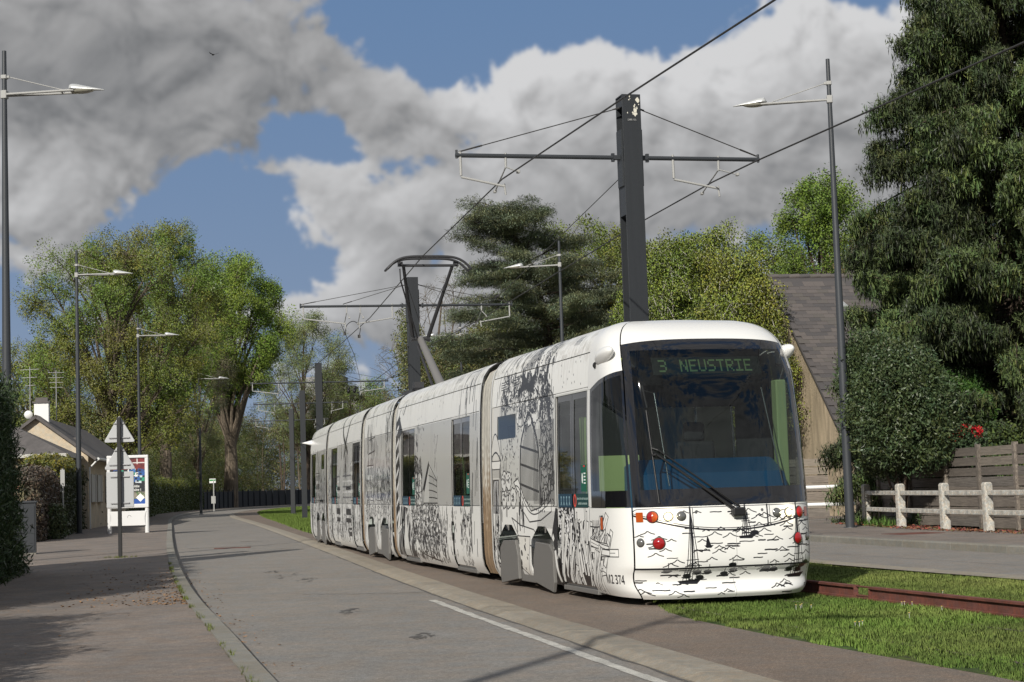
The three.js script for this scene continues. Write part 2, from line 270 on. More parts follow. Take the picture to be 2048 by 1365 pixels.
{ // tracks: grooved rails flush in the grass
  const rail = (o, s0, s1, y = 0.022) => { const n = Math.ceil((s1 - s0) / 1.2), q = (w0, w1, yy) => quadStrip((t) => track(lerp(s0, s1, t), o + w0, yy), (t) => track(lerp(s0, s1, t), o + w1, yy), n); return [q(-0.03, 0.03, y), q(0.03, 0.075, y - 0.004)]; };
  MAT.railTop = std([0.16, 0.13, 0.11], 0.45, { metalness: 0.5 }); MAT.groove = std([0.15, 0.11, 0.09], 0.8);
  for (const [o, lab] of [[-0.72, 'rail nearest the granite kerb, sunk in the tramway grass'], [0.72, 'second rail under the white tram, sunk in the grass'], [2.6, 'first rail of the empty tram track, sunk in grass'], [4.04, 'outer rail of the empty tram track, sunk in grass']]) {
    const [a, b] = rail(o, -14, 150); const t = tag(mesh('rail', a, MAT.railTop), lab, 'rail'); mesh('flangeway', b, MAT.groove, t);
  }
  // rusty steel edging beside the track, with a bolted gap
  const rustT = grain(41, [0.40, 0.235, 0.20], 0.22, 0.45, { warm: 0.16 });
  MAT.rust = std(0xffffff, 0.85, { map: withRep(rustT, 0.8), bumpMap: withRep(coarseBump, 2), bumpScale: 0.002 });
  const edge = (s0, s1) => { const n = Math.max(1, Math.ceil((s1 - s0) / 0.8)), q = (o0, y0, o1, y1) => quadStrip((t) => track(lerp(s0, s1, t), o0, y0 - 0.03), (t) => track(lerp(s0, s1, t), o1, y1 - 0.03), n);
    const cap = (s) => quadStrip((t) => track(s, lerp(1.40, 1.46, t), 0.0), (t) => track(s, lerp(1.40, 1.46, t), 0.185), 1);
    const g = merge([q(1.43, 0.03, 1.43, 0.195), q(1.43, 0.03, 1.47, 0.195), q(1.40, 0.215, 1.40, 0.19), q(1.40, 0.19, 1.43, 0.185), q(1.40, 0.215, 1.49, 0.215), q(1.49, 0.215, 1.47, 0.19), q(1.405, 0.06, 1.405, 0.085), q(1.405, 0.085, 1.43, 0.09), cap(s0), cap(s1)]);
    const U = g.attributes.uv, Pp = g.attributes.position; for (let i = 0; i < U.count; i++) U.setXY(i, -Pp.getZ(i), Pp.getY(i)); return g; };
  const e = thing('steel_edging', 'rusty brown steel edging beam between the two grassed tram tracks', 'edging');
  mesh('beam', edge(-14, -0.62), MAT.rust, e); mesh('beam', edge(-0.24, 60), MAT.rust, e);
  const a = track(-0.64, 1.44), b = track(-0.22, 1.44); mesh('joint_plate', merge([rod(V(a.x, 0.07, a.z), V(b.x, 0.07, b.z), 0.012), rod(V(a.x, 0.04, a.z), V(b.x, 0.04, b.z), 0.016), rod(V(a.x, 0.175, a.z), V(b.x, 0.175, b.z), 0.01)]), MAT.rust, e);
}
// ---- grass blades, litter, weeds, daisies
function tuftGeo(seed, blades, h, spread) {
  const r = rng(seed), p = [], n = [];
  for (let i = 0; i < blades; i++) { const a = r() * 6.28, x = (r() - 0.5) * spread, z = (r() - 0.5) * spread, hh = h * (0.55 + r() * 0.7), lx = Math.cos(a) * hh * 0.45, lz = Math.sin(a) * hh * 0.45, w = 0.0045, bx = -Math.sin(a) * w, bz = Math.cos(a) * w;
    p.push(x - bx, 0, z - bz, x + bx, 0, z + bz, x + lx, hh, z + lz); }
  const g = new THREE.BufferGeometry(); g.setAttribute('position', new THREE.Float32BufferAttribute(p, 3)); g.computeVertexNormals();
  const N = g.attributes.normal; for (let i = 0; i < N.count; i++) { const v = V(N.getX(i), N.getY(i), N.getZ(i)); if (v.y < 0) v.negate(); v.y += 0.9; v.normalize(); N.setXYZ(i, v.x, v.y, v.z); }
  return g;
}
function scatter(name, geo, mat, list, label, category, parent = scene) {
  const im = new THREE.InstancedMesh(geo, mat, list.length), m = new THREE.Matrix4(), q = new THREE.Quaternion(), e = new THREE.Euler();
  list.forEach(([x, y, z, s, ry, col, rx = 0, rz = 0], i) => { m.compose(V(x, y, z), q.setFromEuler(e.set(rx, ry, rz)), typeof s === 'number' ? V(s, s, s) : V(...s)); im.setMatrixAt(i, m); if (col) im.setColorAt(i, new THREE.Color().setRGB(...col)); });
  im.castShadow = im.receiveShadow = true; im.name = parent === scene ? numbered(name) : name; parent.add(im); stuff(im); if (label) tag(im, label, category); return im;
}
{
  const r = rng(77), nz = createNoise2D(rng(78)), list = [];
  const add = (d, n, k) => { for (let i = 0; i < n; i++) { const x0 = Math.max(lawnL(d), kerbR(d) + 0.5) + 0.03, x1 = lawnR(d) - 0.03, dd = d + r(), x = lerp(x0, x1, r());
    const v = nz(x * 0.9, dd * 0.9) * 0.5 + nz(x * 0.25, dd * 0.25) * 0.5, dry = clamp(0.35 + 0.5 * nz(x * 0.35 + 7, dd * 0.35)) * 0.55 + r() * 0.35 + (x - x0 > 2.9 ? 0.25 : 0), g = 0.75 + 0.35 * v + 0.25 * (r() - 0.5);
    if (nz(x * 1.7, dd * 1.7) + nz(x * 5, dd * 5) * 0.5 < -0.95) continue; list.push([x, 0.012, -dd, k * (0.75 + 0.4 * v + 0.3 * r()), r() * 6.28, [(0.12 + 0.14 * dry) * g, (0.225 + 0.06 * dry) * g, (0.028 + 0.05 * dry) * g]]); } };
  for (let d = 11; d < 30; d++) add(d, 3400, 1.0); for (let d = 30; d < 52; d += 1) add(d, 900, 1.4);
  scatter('grass', tuftGeo(3, 10, 0.042, 0.07), std(0xffffff, 0.9, { side: THREE.DoubleSide }), list, 'short green lawn growing between and beside the tram tracks', 'grass');
  const far = []; for (let d = 52; d < 200; d += 1) for (let i = 0; i < 120; i++) { const x0 = Math.max(lawnL(d), kerbR(d) + 0.5), g = 0.7 + 0.5 * r(); far.push([lerp(x0, lawnR(d), r()), 0.012, -d - r(), 2.2, r() * 6.28, [0.14 * g, 0.21 * g, 0.035 * g]]); }
  scatter('grass', tuftGeo(4, 9, 0.045, 0.09), std(0xffffff, 0.9, { side: THREE.DoubleSide }), far, 'distant green lawn around the tram track on the bend', 'grass');
  // daisies
  const petal = merge([new THREE.CylinderGeometry(0.014, 0.006, 0.006, 9).translate(0, 0.075, 0), new THREE.CylinderGeometry(0.002, 0.002, 0.075, 4).translate(0, 0.037, 0)]);
  MAT.petal = std([0.8, 0.8, 0.78], 0.8); MAT.yolk = std([0.7, 0.45, 0.03], 0.8); const yolk = new THREE.SphereGeometry(0.006, 6, 4).translate(0, 0.079, 0);
  for (const [x, d] of [[3.02, 19.1], [3.06, 19.05], [3.1, 19.2], [3.17, 19.0], [4.2, 19.05], [4.26, 18.95], [4.16, 19.0], [3.18, 16.6], [3.22, 16.6], [3.27, 16.7], [5.0, 20.6], [3.9, 17.5], [4.4, 18.2], [4.55, 18.3]]) {
    const t = thing('daisy', 'tiny white daisy flower in the tramway grass', 'flower', [x, 0.0, -d], 0, 'daisies in the tramway grass'); mesh('flower_head', petal, MAT.petal, t); mesh('flower_centre', yolk, MAT.yolk, t); }
  // dead leaves by the kerb and under the fence
  const leaf = new THREE.PlaneGeometry(0.03, 0.05, 1, 2).rotateX(-Math.PI / 2); { const P = leaf.attributes.position; for (let i = 0; i < P.count; i++) P.setY(i, Math.abs(P.getZ(i)) * 0.3); leaf.computeVertexNormals(); }
  const lit = []; const litCol = () => { const k = 0.6 + 0.7 * r(); return [0.30 * k, 0.17 * k, 0.08 * k]; };
  for (let i = 0; i < 420; i++) { const d = 22 + r() * r() * 14; lit.push([kerbL(d) - 0.2 - r() * r() * 1.8, 0.122, -d, 0.5 + r() * 0.6, r() * 6.28, litCol(), (r() - 0.5) * 0.5]); }
  for (let i = 0; i < 160; i++) { const d = 14 + r() * 20; lit.push([kerbL(d) + 0.04 + r() * r() * 0.6, 0.008, -d, 0.4 + r() * 0.5, r() * 6.28, litCol(), (r() - 0.5) * 0.5]); }
  for (let i = 0; i < 110; i++) { const d = 11 + r() * 30; lit.push([lerp(walkL(d), kerbL(d), r()), 0.122, -d, 0.35 + r() * 0.5, r() * 6.28, litCol(), (r() - 0.5) * 0.5]); }
  for (let i = 0; i < 1500; i++) { const d = 33 + r() * 14; lit.push([fenceR(d) - 0.35 + r() * 0.9, 0.195 + r() * 0.02, -d, 0.8 + r() * 0.9, r() * 6.28, [0.2 * (0.5 + r()), 0.085 * (0.5 + r()), 0.05], (r() - 0.5), (r() - 0.5)]); }
  scatter('leaf_litter', leaf, std(0xffffff, 0.95, { side: THREE.DoubleSide }), lit, 'dry brown leaves scattered along the kerbs and under the fence', 'leaves');
  const weed = []; for (let i = 0; i < 420; i++) { const d = 10 + r() * 26, v = nz(d * 0.8, 3); if (v < 0.05) continue; weed.push([kerbL(d) - 0.175 - r() * 0.04, 0.115, -d, 0.5 + r() * 0.8 * v, r() * 6.28, [0.14, 0.17, 0.03]]); }
  for (let i = 0; i < 40; i++) { const a = r() * 6.28; weed.push([-9.34 + Math.cos(a) * 0.13 * r() * 3, 0.115, -40.7 + Math.sin(a) * 0.2, 0.7, a, [0.14, 0.16, 0.03]]); }
  for (let i = 0; i < 60; i++) { const d = 42.5 + r() * 3; weed.push([fenceR(d) - 0.25 + r() * 0.4, 0.185, -d, 1 + r() * 2.5, r() * 6.28, [0.09, 0.17, 0.03]]); }
  scatter('weeds', tuftGeo(6, 10, 0.07, 0.05), std(0xffffff, 0.9, { side: THREE.DoubleSide }), weed, 'small green weeds in the joint behind the kerb', 'weeds');
}
{ // drain grate across the road, manhole plate on the far pavement
  const g = thing('drain_grate', 'rusty slotted drain grate across the left road', 'drain', [-8.15, 0.0, -49.4], 0.14);
  mesh('frame', merge([box(1.02, 0.012, 0.03, 0, 0.006, 0.24), box(1.02, 0.012, 0.03, 0, 0.006, -0.24), box(0.03, 0.012, 0.45, 0.5, 0.006, 0), box(0.03, 0.012, 0.45, -0.5, 0.006, 0)]), MAT.rust, g);
  for (let i = 0; i < 18; i++) mesh('grate_bar', box(0.026, 0.01, 0.44, -0.46 + i * 0.054, 0.006, 0), MAT.rust, g);
  mesh('drain_pit', box(0.97, 0.002, 0.45, 0, 0.003, 0), MAT.black, g);
  const m = thing('manhole_cover', 'square rusty manhole cover in the pavement by the concrete fence', 'manhole', [8.55, 0.187, -37.6], 0.3);
  mesh('plate', box(0.95, 0.008, 0.8, 0, 0.004, 0, 0.003), MAT.rust, m); mesh('frame', merge([box(1.05, 0.006, 0.05, 0, 0.003, 0.425), box(1.05, 0.006, 0.05, 0, 0.003, -0.425), box(0.05, 0.006, 0.8, 0.5, 0.003, 0), box(0.05, 0.006, 0.8, -0.5, 0.003, 0)]), MAT.rust, m);
  mesh('lift_slot', box(0.12, 0.002, 0.03, 0.3, 0.0095, 0), MAT.black, m);
}
// ---------------------------------------------------------------- the tram
const HW = line([[0.1, 1.085], [0.16, 1.125], [0.24, 1.165], [0.38, 1.192], [0.7, 1.2], [1.2, 1.2], [2.0, 1.19], [2.6, 1.168], [2.85, 1.15], [3.05, 1.122], [3.15, 1.09], [3.24, 1.035], [3.31, 0.96], [3.365, 0.86], [3.4, 0.74]]);
function patch(P, u0, u1, lo, hi, nu, nv, UV, flip = false) {
  const p = [], uv = [], ix = [], L = typeof lo === 'function' ? lo : () => lo, Hh = typeof hi === 'function' ? hi : () => hi;
  for (let i = 0; i <= nu; i++) for (let j = 0; j <= nv; j++) { const u = lerp(u0, u1, i / nu), v = lerp(L(u), Hh(u), j / nv), q = P(u, v); p.push(...q); uv.push(...UV(u, v, q)); }
  for (let i = 0; i < nu; i++) for (let j = 0; j < nv; j++) { const a = i * (nv + 1) + j, b = a + nv + 1; flip ? ix.push(a, a + 1, b, b, a + 1, b + 1) : ix.push(a, b, a + 1, b, b + 1, a + 1); }
  const g = new THREE.BufferGeometry(); g.setAttribute('position', new THREE.Float32BufferAttribute(p, 3)); g.setAttribute('uv', new THREE.Float32BufferAttribute(uv, 2)); g.setIndex(ix); g.computeVertexNormals(); return g.toNonIndexed();
}
function multi(name, groups, parent) { // one mesh with several materials
  const g = mergeGeometries(groups.map(([gs]) => merge(gs)), true), m = mesh(name, g, groups.map(([, mat]) => mat), parent); return m;
}
// a geometry that was reflected gets its faces turned back
function mirrored(g) { g = clean(g); for (const k of ['position', 'normal', 'uv']) { const a = g.attributes[k], n = a.itemSize; for (let i = 0; i < a.count; i += 3) for (let c = 0; c < n; c++) { const t = a.array[(i + 1) * n + c]; a.array[(i + 1) * n + c] = a.array[(i + 2) * n + c]; a.array[(i + 2) * n + c] = t; } } g.computeVertexNormals(); return g; }
const INK = '#15151a';
class Art { // drawing in metres, y up
  constructor(ctx, w, h, len, H = 3.4) { Object.assign(this, { ctx, k: w / len, kh: h / H, H, len }); ctx.fillStyle = '#e9e9e6'; ctx.fillRect(0, 0, w, h); ctx.lineJoin = ctx.lineCap = 'round'; }
  X(x) { return x * this.k; } Y(y) { return (this.H - y) * this.kh; }
  rect(x0, y0, x1, y1, f) { this.ctx.fillStyle = f; this.ctx.fillRect(this.X(x0), this.Y(y1), this.X(x1 - x0), (y1 - y0) * this.kh); }
  poly(pts, fill, stroke, w = 0.012) { const c = this.ctx; c.beginPath(); pts.forEach(([x, y], i) => (i ? c.lineTo(this.X(x), this.Y(y)) : c.moveTo(this.X(x), this.Y(y)))); if (fill) { c.closePath(); c.fillStyle = fill; c.fill(); } if (stroke) { c.strokeStyle = stroke; c.lineWidth = w * this.k; c.stroke(); } }
  curve(pts, w = 0.012, s = INK) { const c = this.ctx; c.beginPath(); c.moveTo(this.X(pts[0][0]), this.Y(pts[0][1])); for (let i = 1; i < pts.length - 1; i++) { const mx = (pts[i][0] + pts[i + 1][0]) / 2, my = (pts[i][1] + pts[i + 1][1]) / 2; c.quadraticCurveTo(this.X(pts[i][0]), this.Y(pts[i][1]), this.X(mx), this.Y(my)); } const l = pts[pts.length - 1]; c.lineTo(this.X(l[0]), this.Y(l[1])); c.strokeStyle = s; c.lineWidth = w * 1.35 * this.k; c.stroke(); }
  drop(x, y, l, a, w = 0.3, f = INK) { const c = this.ctx; l *= 1.15; w *= 1.15; c.save(); c.translate(this.X(x), this.Y(y)); c.rotate(a); c.beginPath(); c.ellipse(0, 0, l * this.k, l * w * this.k, 0, 0, 7); c.fillStyle = f; c.fill(); c.restore(); }
  leaves(r, x0, y0, x1, y1, n, l, a0 = 1.3, sp = 1.2, w = 0.3) { n *= 0.5; l *= 1.15; for (let i = 0; i < n; i++) this.drop(lerp(x0, x1, r()), lerp(y0, y1, r()), l * (0.4 + r()), a0 + (r() - 0.5) * sp, w * (0.6 + r() * 0.8)); }
  stroke(r, x, y, dx, dy, w) { const k = 0.15 * Math.hypot(dx, dy); this.curve([[x, y], [x + dx * 0.3 + (r() - 0.5) * k, y + dy * 0.3 + (r() - 0.5) * k], [x + dx * 0.7 + (r() - 0.5) * k, y + dy * 0.7 + (r() - 0.5) * k], [x + dx, y + dy]], w); }
  strokes(r, x0, y0, x1, y1, n, dx, dy, w) { w *= 1.15; n *= 0.45; for (let i = 0; i < n; i++) { const q = 0.4 + r(); this.stroke(r, lerp(x0, x1, r()), lerp(y0, y1, r()), dx * q + (r() - 0.5) * 0.05, dy * q, w * (0.5 + r())); } }
  planks(r, x0, y0, x1, y1, n, len, a0, sp) { for (let i = 0; i < n; i++) { const x = lerp(x0, x1, r()), y = lerp(y0, y1, r()), a = a0 + (r() - 0.5) * sp, l = len * (0.5 + r()), w = 0.018 + r() * 0.035, c = Math.cos(a), s = Math.sin(a); this.poly([[x - c * l - s * w, y - s * l + c * w], [x + c * l - s * w, y + s * l + c * w], [x + c * l + s * w, y + s * l - c * w], [x - c * l + s * w, y - s * l - c * w], [x - c * l - s * w, y - s * l + c * w]], '#eeeeeb', INK, 0.011); if (r() < 0.5) this.curve([[x - c * l * 0.8, y - s * l * 0.8], [x, y], [x + c * l * 0.7, y + s * l * 0.7]], 0.005); } }
  scallop(r, x0, y0, x1, y1, n, s) { for (let i = 0; i < n; i++) { const x = lerp(x0, x1, r()), y = lerp(y0, y1, r()), q = s * (0.5 + r()), c = this.ctx; c.beginPath(); c.ellipse(this.X(x), this.Y(y), q * this.k, q * 0.7 * this.k, r() * 6, 0, 4.4); c.strokeStyle = INK; c.lineWidth = (0.006 + r() * 0.014) * this.k; c.stroke(); if (r() < 0.45) this.drop(x + q * 0.3, y, q * 0.5, r() * 3, 0.5); } }
  hatch(x0, y0, x1, y1, n, slope, w = 0.008) { for (let i = 0; i < n; i++) { const x = lerp(x0, x1, i / (n - 1)); this.curve([[x, y0], [x + slope * 0.5, (y0 + y1) / 2], [x + slope, y1]], w); } }
  shrub(r, cx, cy, rx, ry, n = 11) { // scalloped outline with a few inner arcs
    const q = []; for (let i = 0; i < n; i++) { const a = i / n * 6.283, k = 0.85 + 0.3 * r(); q.push([cx + Math.cos(a) * rx * k, cy + Math.sin(a) * ry * k]); } const c = this.ctx; c.beginPath(); q.forEach((a, i) => { const b = q[(i + 1) % n], mx = (a[0] + b[0]) / 2, my = (a[1] + b[1]) / 2, ex = mx + (mx - cx) * 0.38, ey = my + (my - cy) * 0.38; if (!i) c.moveTo(this.X(a[0]), this.Y(a[1])); c.quadraticCurveTo(this.X(ex), this.Y(ey), this.X(b[0]), this.Y(b[1])); }); c.closePath(); c.fillStyle = '#e6e6e3'; c.fill(); c.strokeStyle = INK; c.lineWidth = 0.018 * this.k; c.stroke();
    for (let i = 0; i < n * 0.8; i++) { const a = r() * 6.28, k = r() * 0.7, x = cx + Math.cos(a) * rx * k, y = cy + Math.sin(a) * ry * k, s = rx * 0.22; this.curve([[x - s, y], [x - s * 0.3, y + s * 0.7], [x + s * 0.5, y + s * 0.6], [x + s, y - s * 0.1]], 0.012); } }
  facade(r, x0, y0, x1, y1, nx, ny) { this.poly([[x0, y0], [x1, y0], [x1, y1], [(x0 + x1) / 2, y1 + (r() < 0.5 ? 0.16 : 0)], [x0, y1], [x0, y0]], '#e2e2de', INK, 0.018); const w = (x1 - x0) / nx, h = (y1 - y0) / ny; for (let i = 0; i < nx; i++) for (let j = 0; j < ny; j++) { const a = x0 + (i + 0.24) * w, b = y0 + (j + 0.2) * h; this.rect(a, b, a + w * 0.52, b + h * 0.6, r() < 0.7 ? INK : '#9b9b98'); } }
  foliage(r, x0, y0, x1, y1, n) { this.leaves(r, x0, y0, x1, y1, n, 0.036); this.strokes(r, x0, y0, x1, y1, n * 0.4, 0.02, 0.15, 0.014); this.scallop(r, x0, y0, x1, y1, n * 0.16, 0.05); }
  dirt(r) { const c = this.ctx; for (let i = 0; i < this.len * 60; i++) { const x = r() * this.len, y = 3.4 - r() * r() * 0.5, l = 0.05 + r() * 0.35; c.strokeStyle = `rgba(96,90,76,${0.04 + 0.09 * r()})`; c.lineWidth = (0.006 + 0.03 * r()) * this.k; c.beginPath(); c.moveTo(this.X(x), this.Y(y)); c.lineTo(this.X(x + (r() - 0.5) * 0.02), this.Y(y - l)); c.stroke(); } for (let i = 0; i < this.len * 260; i++) { c.fillStyle = `rgba(92,82,66,${0.05 + 0.16 * r()})`; const q = (0.004 + 0.016 * r() * r()) * this.k; c.fillRect(this.X(r() * this.len), this.Y(0.12 + 0.5 * r() * r() * r()), q, q); } for (let i = 0; i < this.len * 30; i++) { c.fillStyle = `rgba(110,106,92,${0.05 + 0.1 * r()})`; c.beginPath(); c.ellipse(this.X(r() * this.len), this.Y(3.05 + 0.35 * r()), (0.02 + 0.1 * r()) * this.k, (0.01 + 0.05 * r()) * this.kh, 0, 0, 7); c.fill(); } }
}
const livery = [
  (A, r) => { // front car, 5.1 m from its rear end to the cab
    const W = A.len; A.rect(0, 1.17, W, 2.6, '#c9c9c5');
    A.rect(0.0, 1.17, 0.55, 2.62, '#dcdad4');
    for (const x of [0.02, 0.5]) A.hatch(x, 0.2, x + 0.06, 1.9, 3, 0.0, 0.01);
    A.curve([[0, 1.95], [0.1, 2.15], [0.28, 2.25], [0.45, 2.12], [0.58, 1.92]], 0.016); A.curve([[0, 1.85], [0.25, 2.0], [0.58, 1.84]], 0.02); A.poly([[0, 1.82], [0.6, 1.82], [0.52, 1.7], [0.06, 1.7]], '#efeeea', INK); A.hatch(0.08, 1.58, 0.52, 1.7, 12, 0.0, 0.008);
    A.rect(0.1, 1.05, 0.46, 1.55, INK); for (let i = 0; i < 5; i++) A.curve([[0.14 + i * 0.07, 1.05], [0.16 + i * 0.07 + (r() - 0.5) * 0.06, 1.25], [0.14 + i * 0.06, 1.42], [0.2 + i * 0.05, 1.52]], 0.02, '#eee');
    A.strokes(r, 0.02, 0.25, 0.6, 1.1, 42, 0.0, 0.35, 0.012); A.foliage(r, 0.02, 0.25, 0.62, 0.9, 60);
    A.leaves(r, 0.55, 1.2, 1.65, 2.2, 320, 0.018, 1.2, 2, 0.4); A.strokes(r, 0.55, 0.9, 1.1, 1.6, 60, 0.02, 0.25, 0.012);
    A.curve([[0.62, 2.75], [0.66, 2.4], [0.6, 2.2], [0.64, 1.9]], 0.02);
    // gothic window with bars
    A.rect(1.75, 1.1, 2.75, 2.45, '#d8d8d4'); A.poly([[1.75, 1.1], [1.75, 1.95], [1.95, 2.2], [2.2, 2.45], [2.45, 2.25], [2.7, 1.95], [2.75, 1.1]], '#c6c6c2', INK, 0.02);
    for (let i = 0; i < 15; i++) { const x = 1.8 + i * 0.062; A.curve([[x, 1.25], [x + 0.005, 1.6], [x, 1.9 + 0.4 * Math.sin(i / 14 * Math.PI)]], 0.02); } for (const y of [1.42, 1.7, 1.95]) A.curve([[1.75, y + 0.05], [2.2, y], [2.72, y - 0.06]], 0.024);
    A.hatch(2.45, 1.2, 2.75, 2.2, 12, 0.05, 0.007);
    // ribbon
    A.poly([[1.35, 1.5], [1.6, 1.55], [1.9, 1.3], [2.3, 1.1], [2.8, 1.15], [3.3, 1.35], [3.35, 1.1], [2.8, 0.98], [2.2, 0.95], [1.8, 1.12], [1.6, 1.35]], '#efefec', INK, 0.018); A.curve([[1.45, 1.45], [1.62, 1.46], [1.9, 1.22], [2.3, 1.04], [2.8, 1.08], [3.3, 1.24]], 0.012); for (let i = 0; i < 16; i++) A.drop(1.5 + i * 0.1, 1.4 - 0.3 * Math.sin(i / 9), 0.018, 0.4, 0.6);
    A.poly([[1.2, 1.0], [1.7, 0.9], [2.4, 0.85], [3.0, 0.6], [3.45, 0.35], [3.45, 0.16], [3.0, 0.35], [2.4, 0.6], [1.6, 0.72]], '#ecece9', INK, 0.016); A.hatch(2.6, 0.88, 3.45, 1.1, 22, 0.1, 0.008);
    A.poly([[1.1, 0.75], [2.2, 0.75], [2.0, 0.2], [1.5, 0.35]], '#e4e2dc', INK, 0.015); A.leaves(r, 1.2, 0.3, 2.1, 0.7, 40, 0.03, 1, 2, 0.5);
    A.strokes(r, 1.5, 0.8, 1.9, 1.1, 26, 0.0, 0.2, 0.02);
    for (let i = 0; i < 9; i++) A.shrub(r, 1.75 + (i % 5) * 0.38 + r() * 0.1, 2.42 + Math.floor(i / 5) * 0.34 + r() * 0.1, 0.2, 0.16); for (let i = 0; i < 5; i++) A.shrub(r, 0.78 + i * 0.2, 2.68 + 0.16 * (i % 2), 0.13, 0.11, 9); for (let i = 0; i < 6; i++) A.shrub(r, 3.05 + (i % 2) * 0.25, 1.3 + i * 0.2, 0.16, 0.14, 9); for (let i = 0; i < 5; i++) A.shrub(r, 0.78 + (i % 3) * 0.26, 1.28 + Math.floor(i / 3) * 0.24, 0.15, 0.13, 9);
    // clouds and leaves above
    A.foliage(r, 0.75, 2.45, 1.6, 3.0, 60); A.scallop(r, 0.7, 2.5, 1.7, 3.05, 50, 0.06); for (const [x, y] of [[0.62, 2.95], [1.35, 2.98]]) for (let i = 0; i < 4; i++) A.curve([[x, y - i * 0.035], [x + 0.15, y - i * 0.035], [x + 0.3, y - i * 0.035 + 0.01]], 0.01);
    A.foliage(r, 1.6, 2.2, 3.3, 3.05, 150); A.leaves(r, 1.7, 2.5, 3.2, 2.95, 70, 0.05, 0.9, 1.4, 0.35); A.poly([[1.65, 2.72], [1.9, 3.0], [2.2, 2.85], [2.5, 2.98], [2.45, 2.7], [2.05, 2.78]], INK); A.leaves(r, 1.8, 2.72, 2.5, 2.9, 26, 0.04, 0.8, 1, 0.3);
    A.foliage(r, 1.0, 3.08, 3.4, 3.38, 70); A.scallop(r, 2.2, 3.05, 3.5, 3.38, 40, 0.05); A.hatch(2.0, 3.06, 2.4, 3.4, 8, 0.15, 0.022); for (let i = 0; i < 5; i++) A.curve([[0.5 + i * 0.28, 3.12], [0.62 + i * 0.28, 3.2], [0.6 + i * 0.28, 3.3]], 0.014);
    A.foliage(r, 2.8, 1.2, 3.5, 2.5, 120); A.strokes(r, 3.1, 1.2, 3.55, 2.6, 80, 0.0, 0.2, 0.02); A.strokes(r, 0.1, 2.45, 0.6, 3.0, 10, 0.05, 0.2, 0.01);
    for (let i = 0; i < 12; i++) A.curve([[4.2 + (i % 6) * 0.045, 3.2 + Math.floor(i / 6) * 0.05], [4.22 + (i % 6) * 0.045, 3.235 + Math.floor(i / 6) * 0.05], [4.23 + (i % 6) * 0.045, 3.245 + Math.floor(i / 6) * 0.05]], 0.012);
    for (let i = 0; i < 14; i++) A.drop(3.7 + r() * 1.3, 2.65 + r() * 0.4, 0.014, 1.2, 0.5);
    A.curve([[1.72, 1.15], [1.72, 1.95], [1.95, 2.22], [2.22, 2.5], [2.5, 2.25], [2.78, 1.95], [2.8, 1.2]], 0.04); A.hatch(2.8, 1.2, 3.5, 2.3, 26, 0.04, 0.012); A.poly([[0.02, 0.25], [0.2, 0.9], [0.3, 1.5], [0.36, 0.9], [0.3, 0.25]], null, INK, 0.03); A.leaves(r, 1.65, 2.42, 3.3, 3.02, 34, 0.07, 0.9, 1.6, 0.28); A.leaves(r, 2.4, 2.7, 3.4, 3.02, 16, 0.07, 1.2, 1, 0.35); A.scallop(r, 1.7, 2.4, 3.3, 3.0, 60, 0.07);
    // black planks behind the door
    A.poly([[3.05, 0.1], [3.3, 0.75], [3.55, 1.15], [5.1, 1.15], [5.1, 0.1]], INK); A.leaves(r, 3.6, 0.6, 4.3, 1.15, 260, 0.03, 1.3, 1, 0.3); A.rect(4.38, 0.75, 5.1, 1.15, '#e9e9e6'); for (let i = 0; i < 190; i++) A.drop(3.62 + r() * 0.7, 0.62 + r() * 0.52, 0.022, r() * 3, 0.5, '#eee');
    A.planks(r, 3.3, 0.2, 5.1, 0.8, 30, 0.26, 1.2, 1.4); A.planks(r, 4.3, 0.5, 5.1, 1.0, 9, 0.3, 1.7, 0.6); A.leaves(r, 4.35, 0.55, 4.75, 0.95, 50, 0.03, 1, 2, 0.5);
  },
  (A, r) => { // second car, two doors
    const W = A.len; A.rect(0, 1.17, W, 2.6, '#bcbcb9');
    A.poly([[0.0, 2.75], [0.35, 2.9], [0.75, 2.6], [0.3, 2.35], [0.5, 1.9], [0.15, 1.5], [0.45, 1.1], [0.0, 0.6]], INK); for (let i = 0; i < 7; i++) A.poly([[0.05, 2.6 - i * 0.28], [0.35, 2.75 - i * 0.28], [0.35, 2.67 - i * 0.28], [0.05, 2.5 - i * 0.28]], '#eee');
    A.poly([[0.1, 0.2], [0.6, 1.15], [1.2, 1.1], [1.9, 0.2]], '#24242a'); A.planks(r, 0.4, 0.25, 1.7, 1.05, 16, 0.3, 1.1, 1.8); A.poly([[0.6, 0.2], [1.0, 1.1], [1.3, 0.2]], '#e6e6e2', INK); A.hatch(0.7, 0.22, 1.2, 0.32, 8, 0, 0.012);
    A.curve([[1.75, 1.9], [2.1, 2.1], [2.5, 2.0]], 0.03); for (let i = 0; i < 9; i++) A.stroke(r, 2.1, 2.05, (r() - 0.5) * 1.1, 0.4 - r() * 0.9, 0.018); A.poly([[2.15, 2.0], [2.55, 2.65], [2.4, 2.0]], null, INK, 0.012); A.leaves(r, 2.25, 2.1, 2.6, 2.6, 34, 0.04, 1.2, 0.8, 0.35);
    A.foliage(r, 1.7, 1.2, 2.9, 2.0, 220); A.leaves(r, 2.6, 2.1, 3.1, 2.7, 18, 0.03, 1.3, 0.6);
    // little house and its garden
    for (let i = 0; i < 7; i++) A.shrub(r, 1.95 + (i % 3) * 0.34, 1.3 + Math.floor(i / 3) * 0.26, 0.2, 0.17);
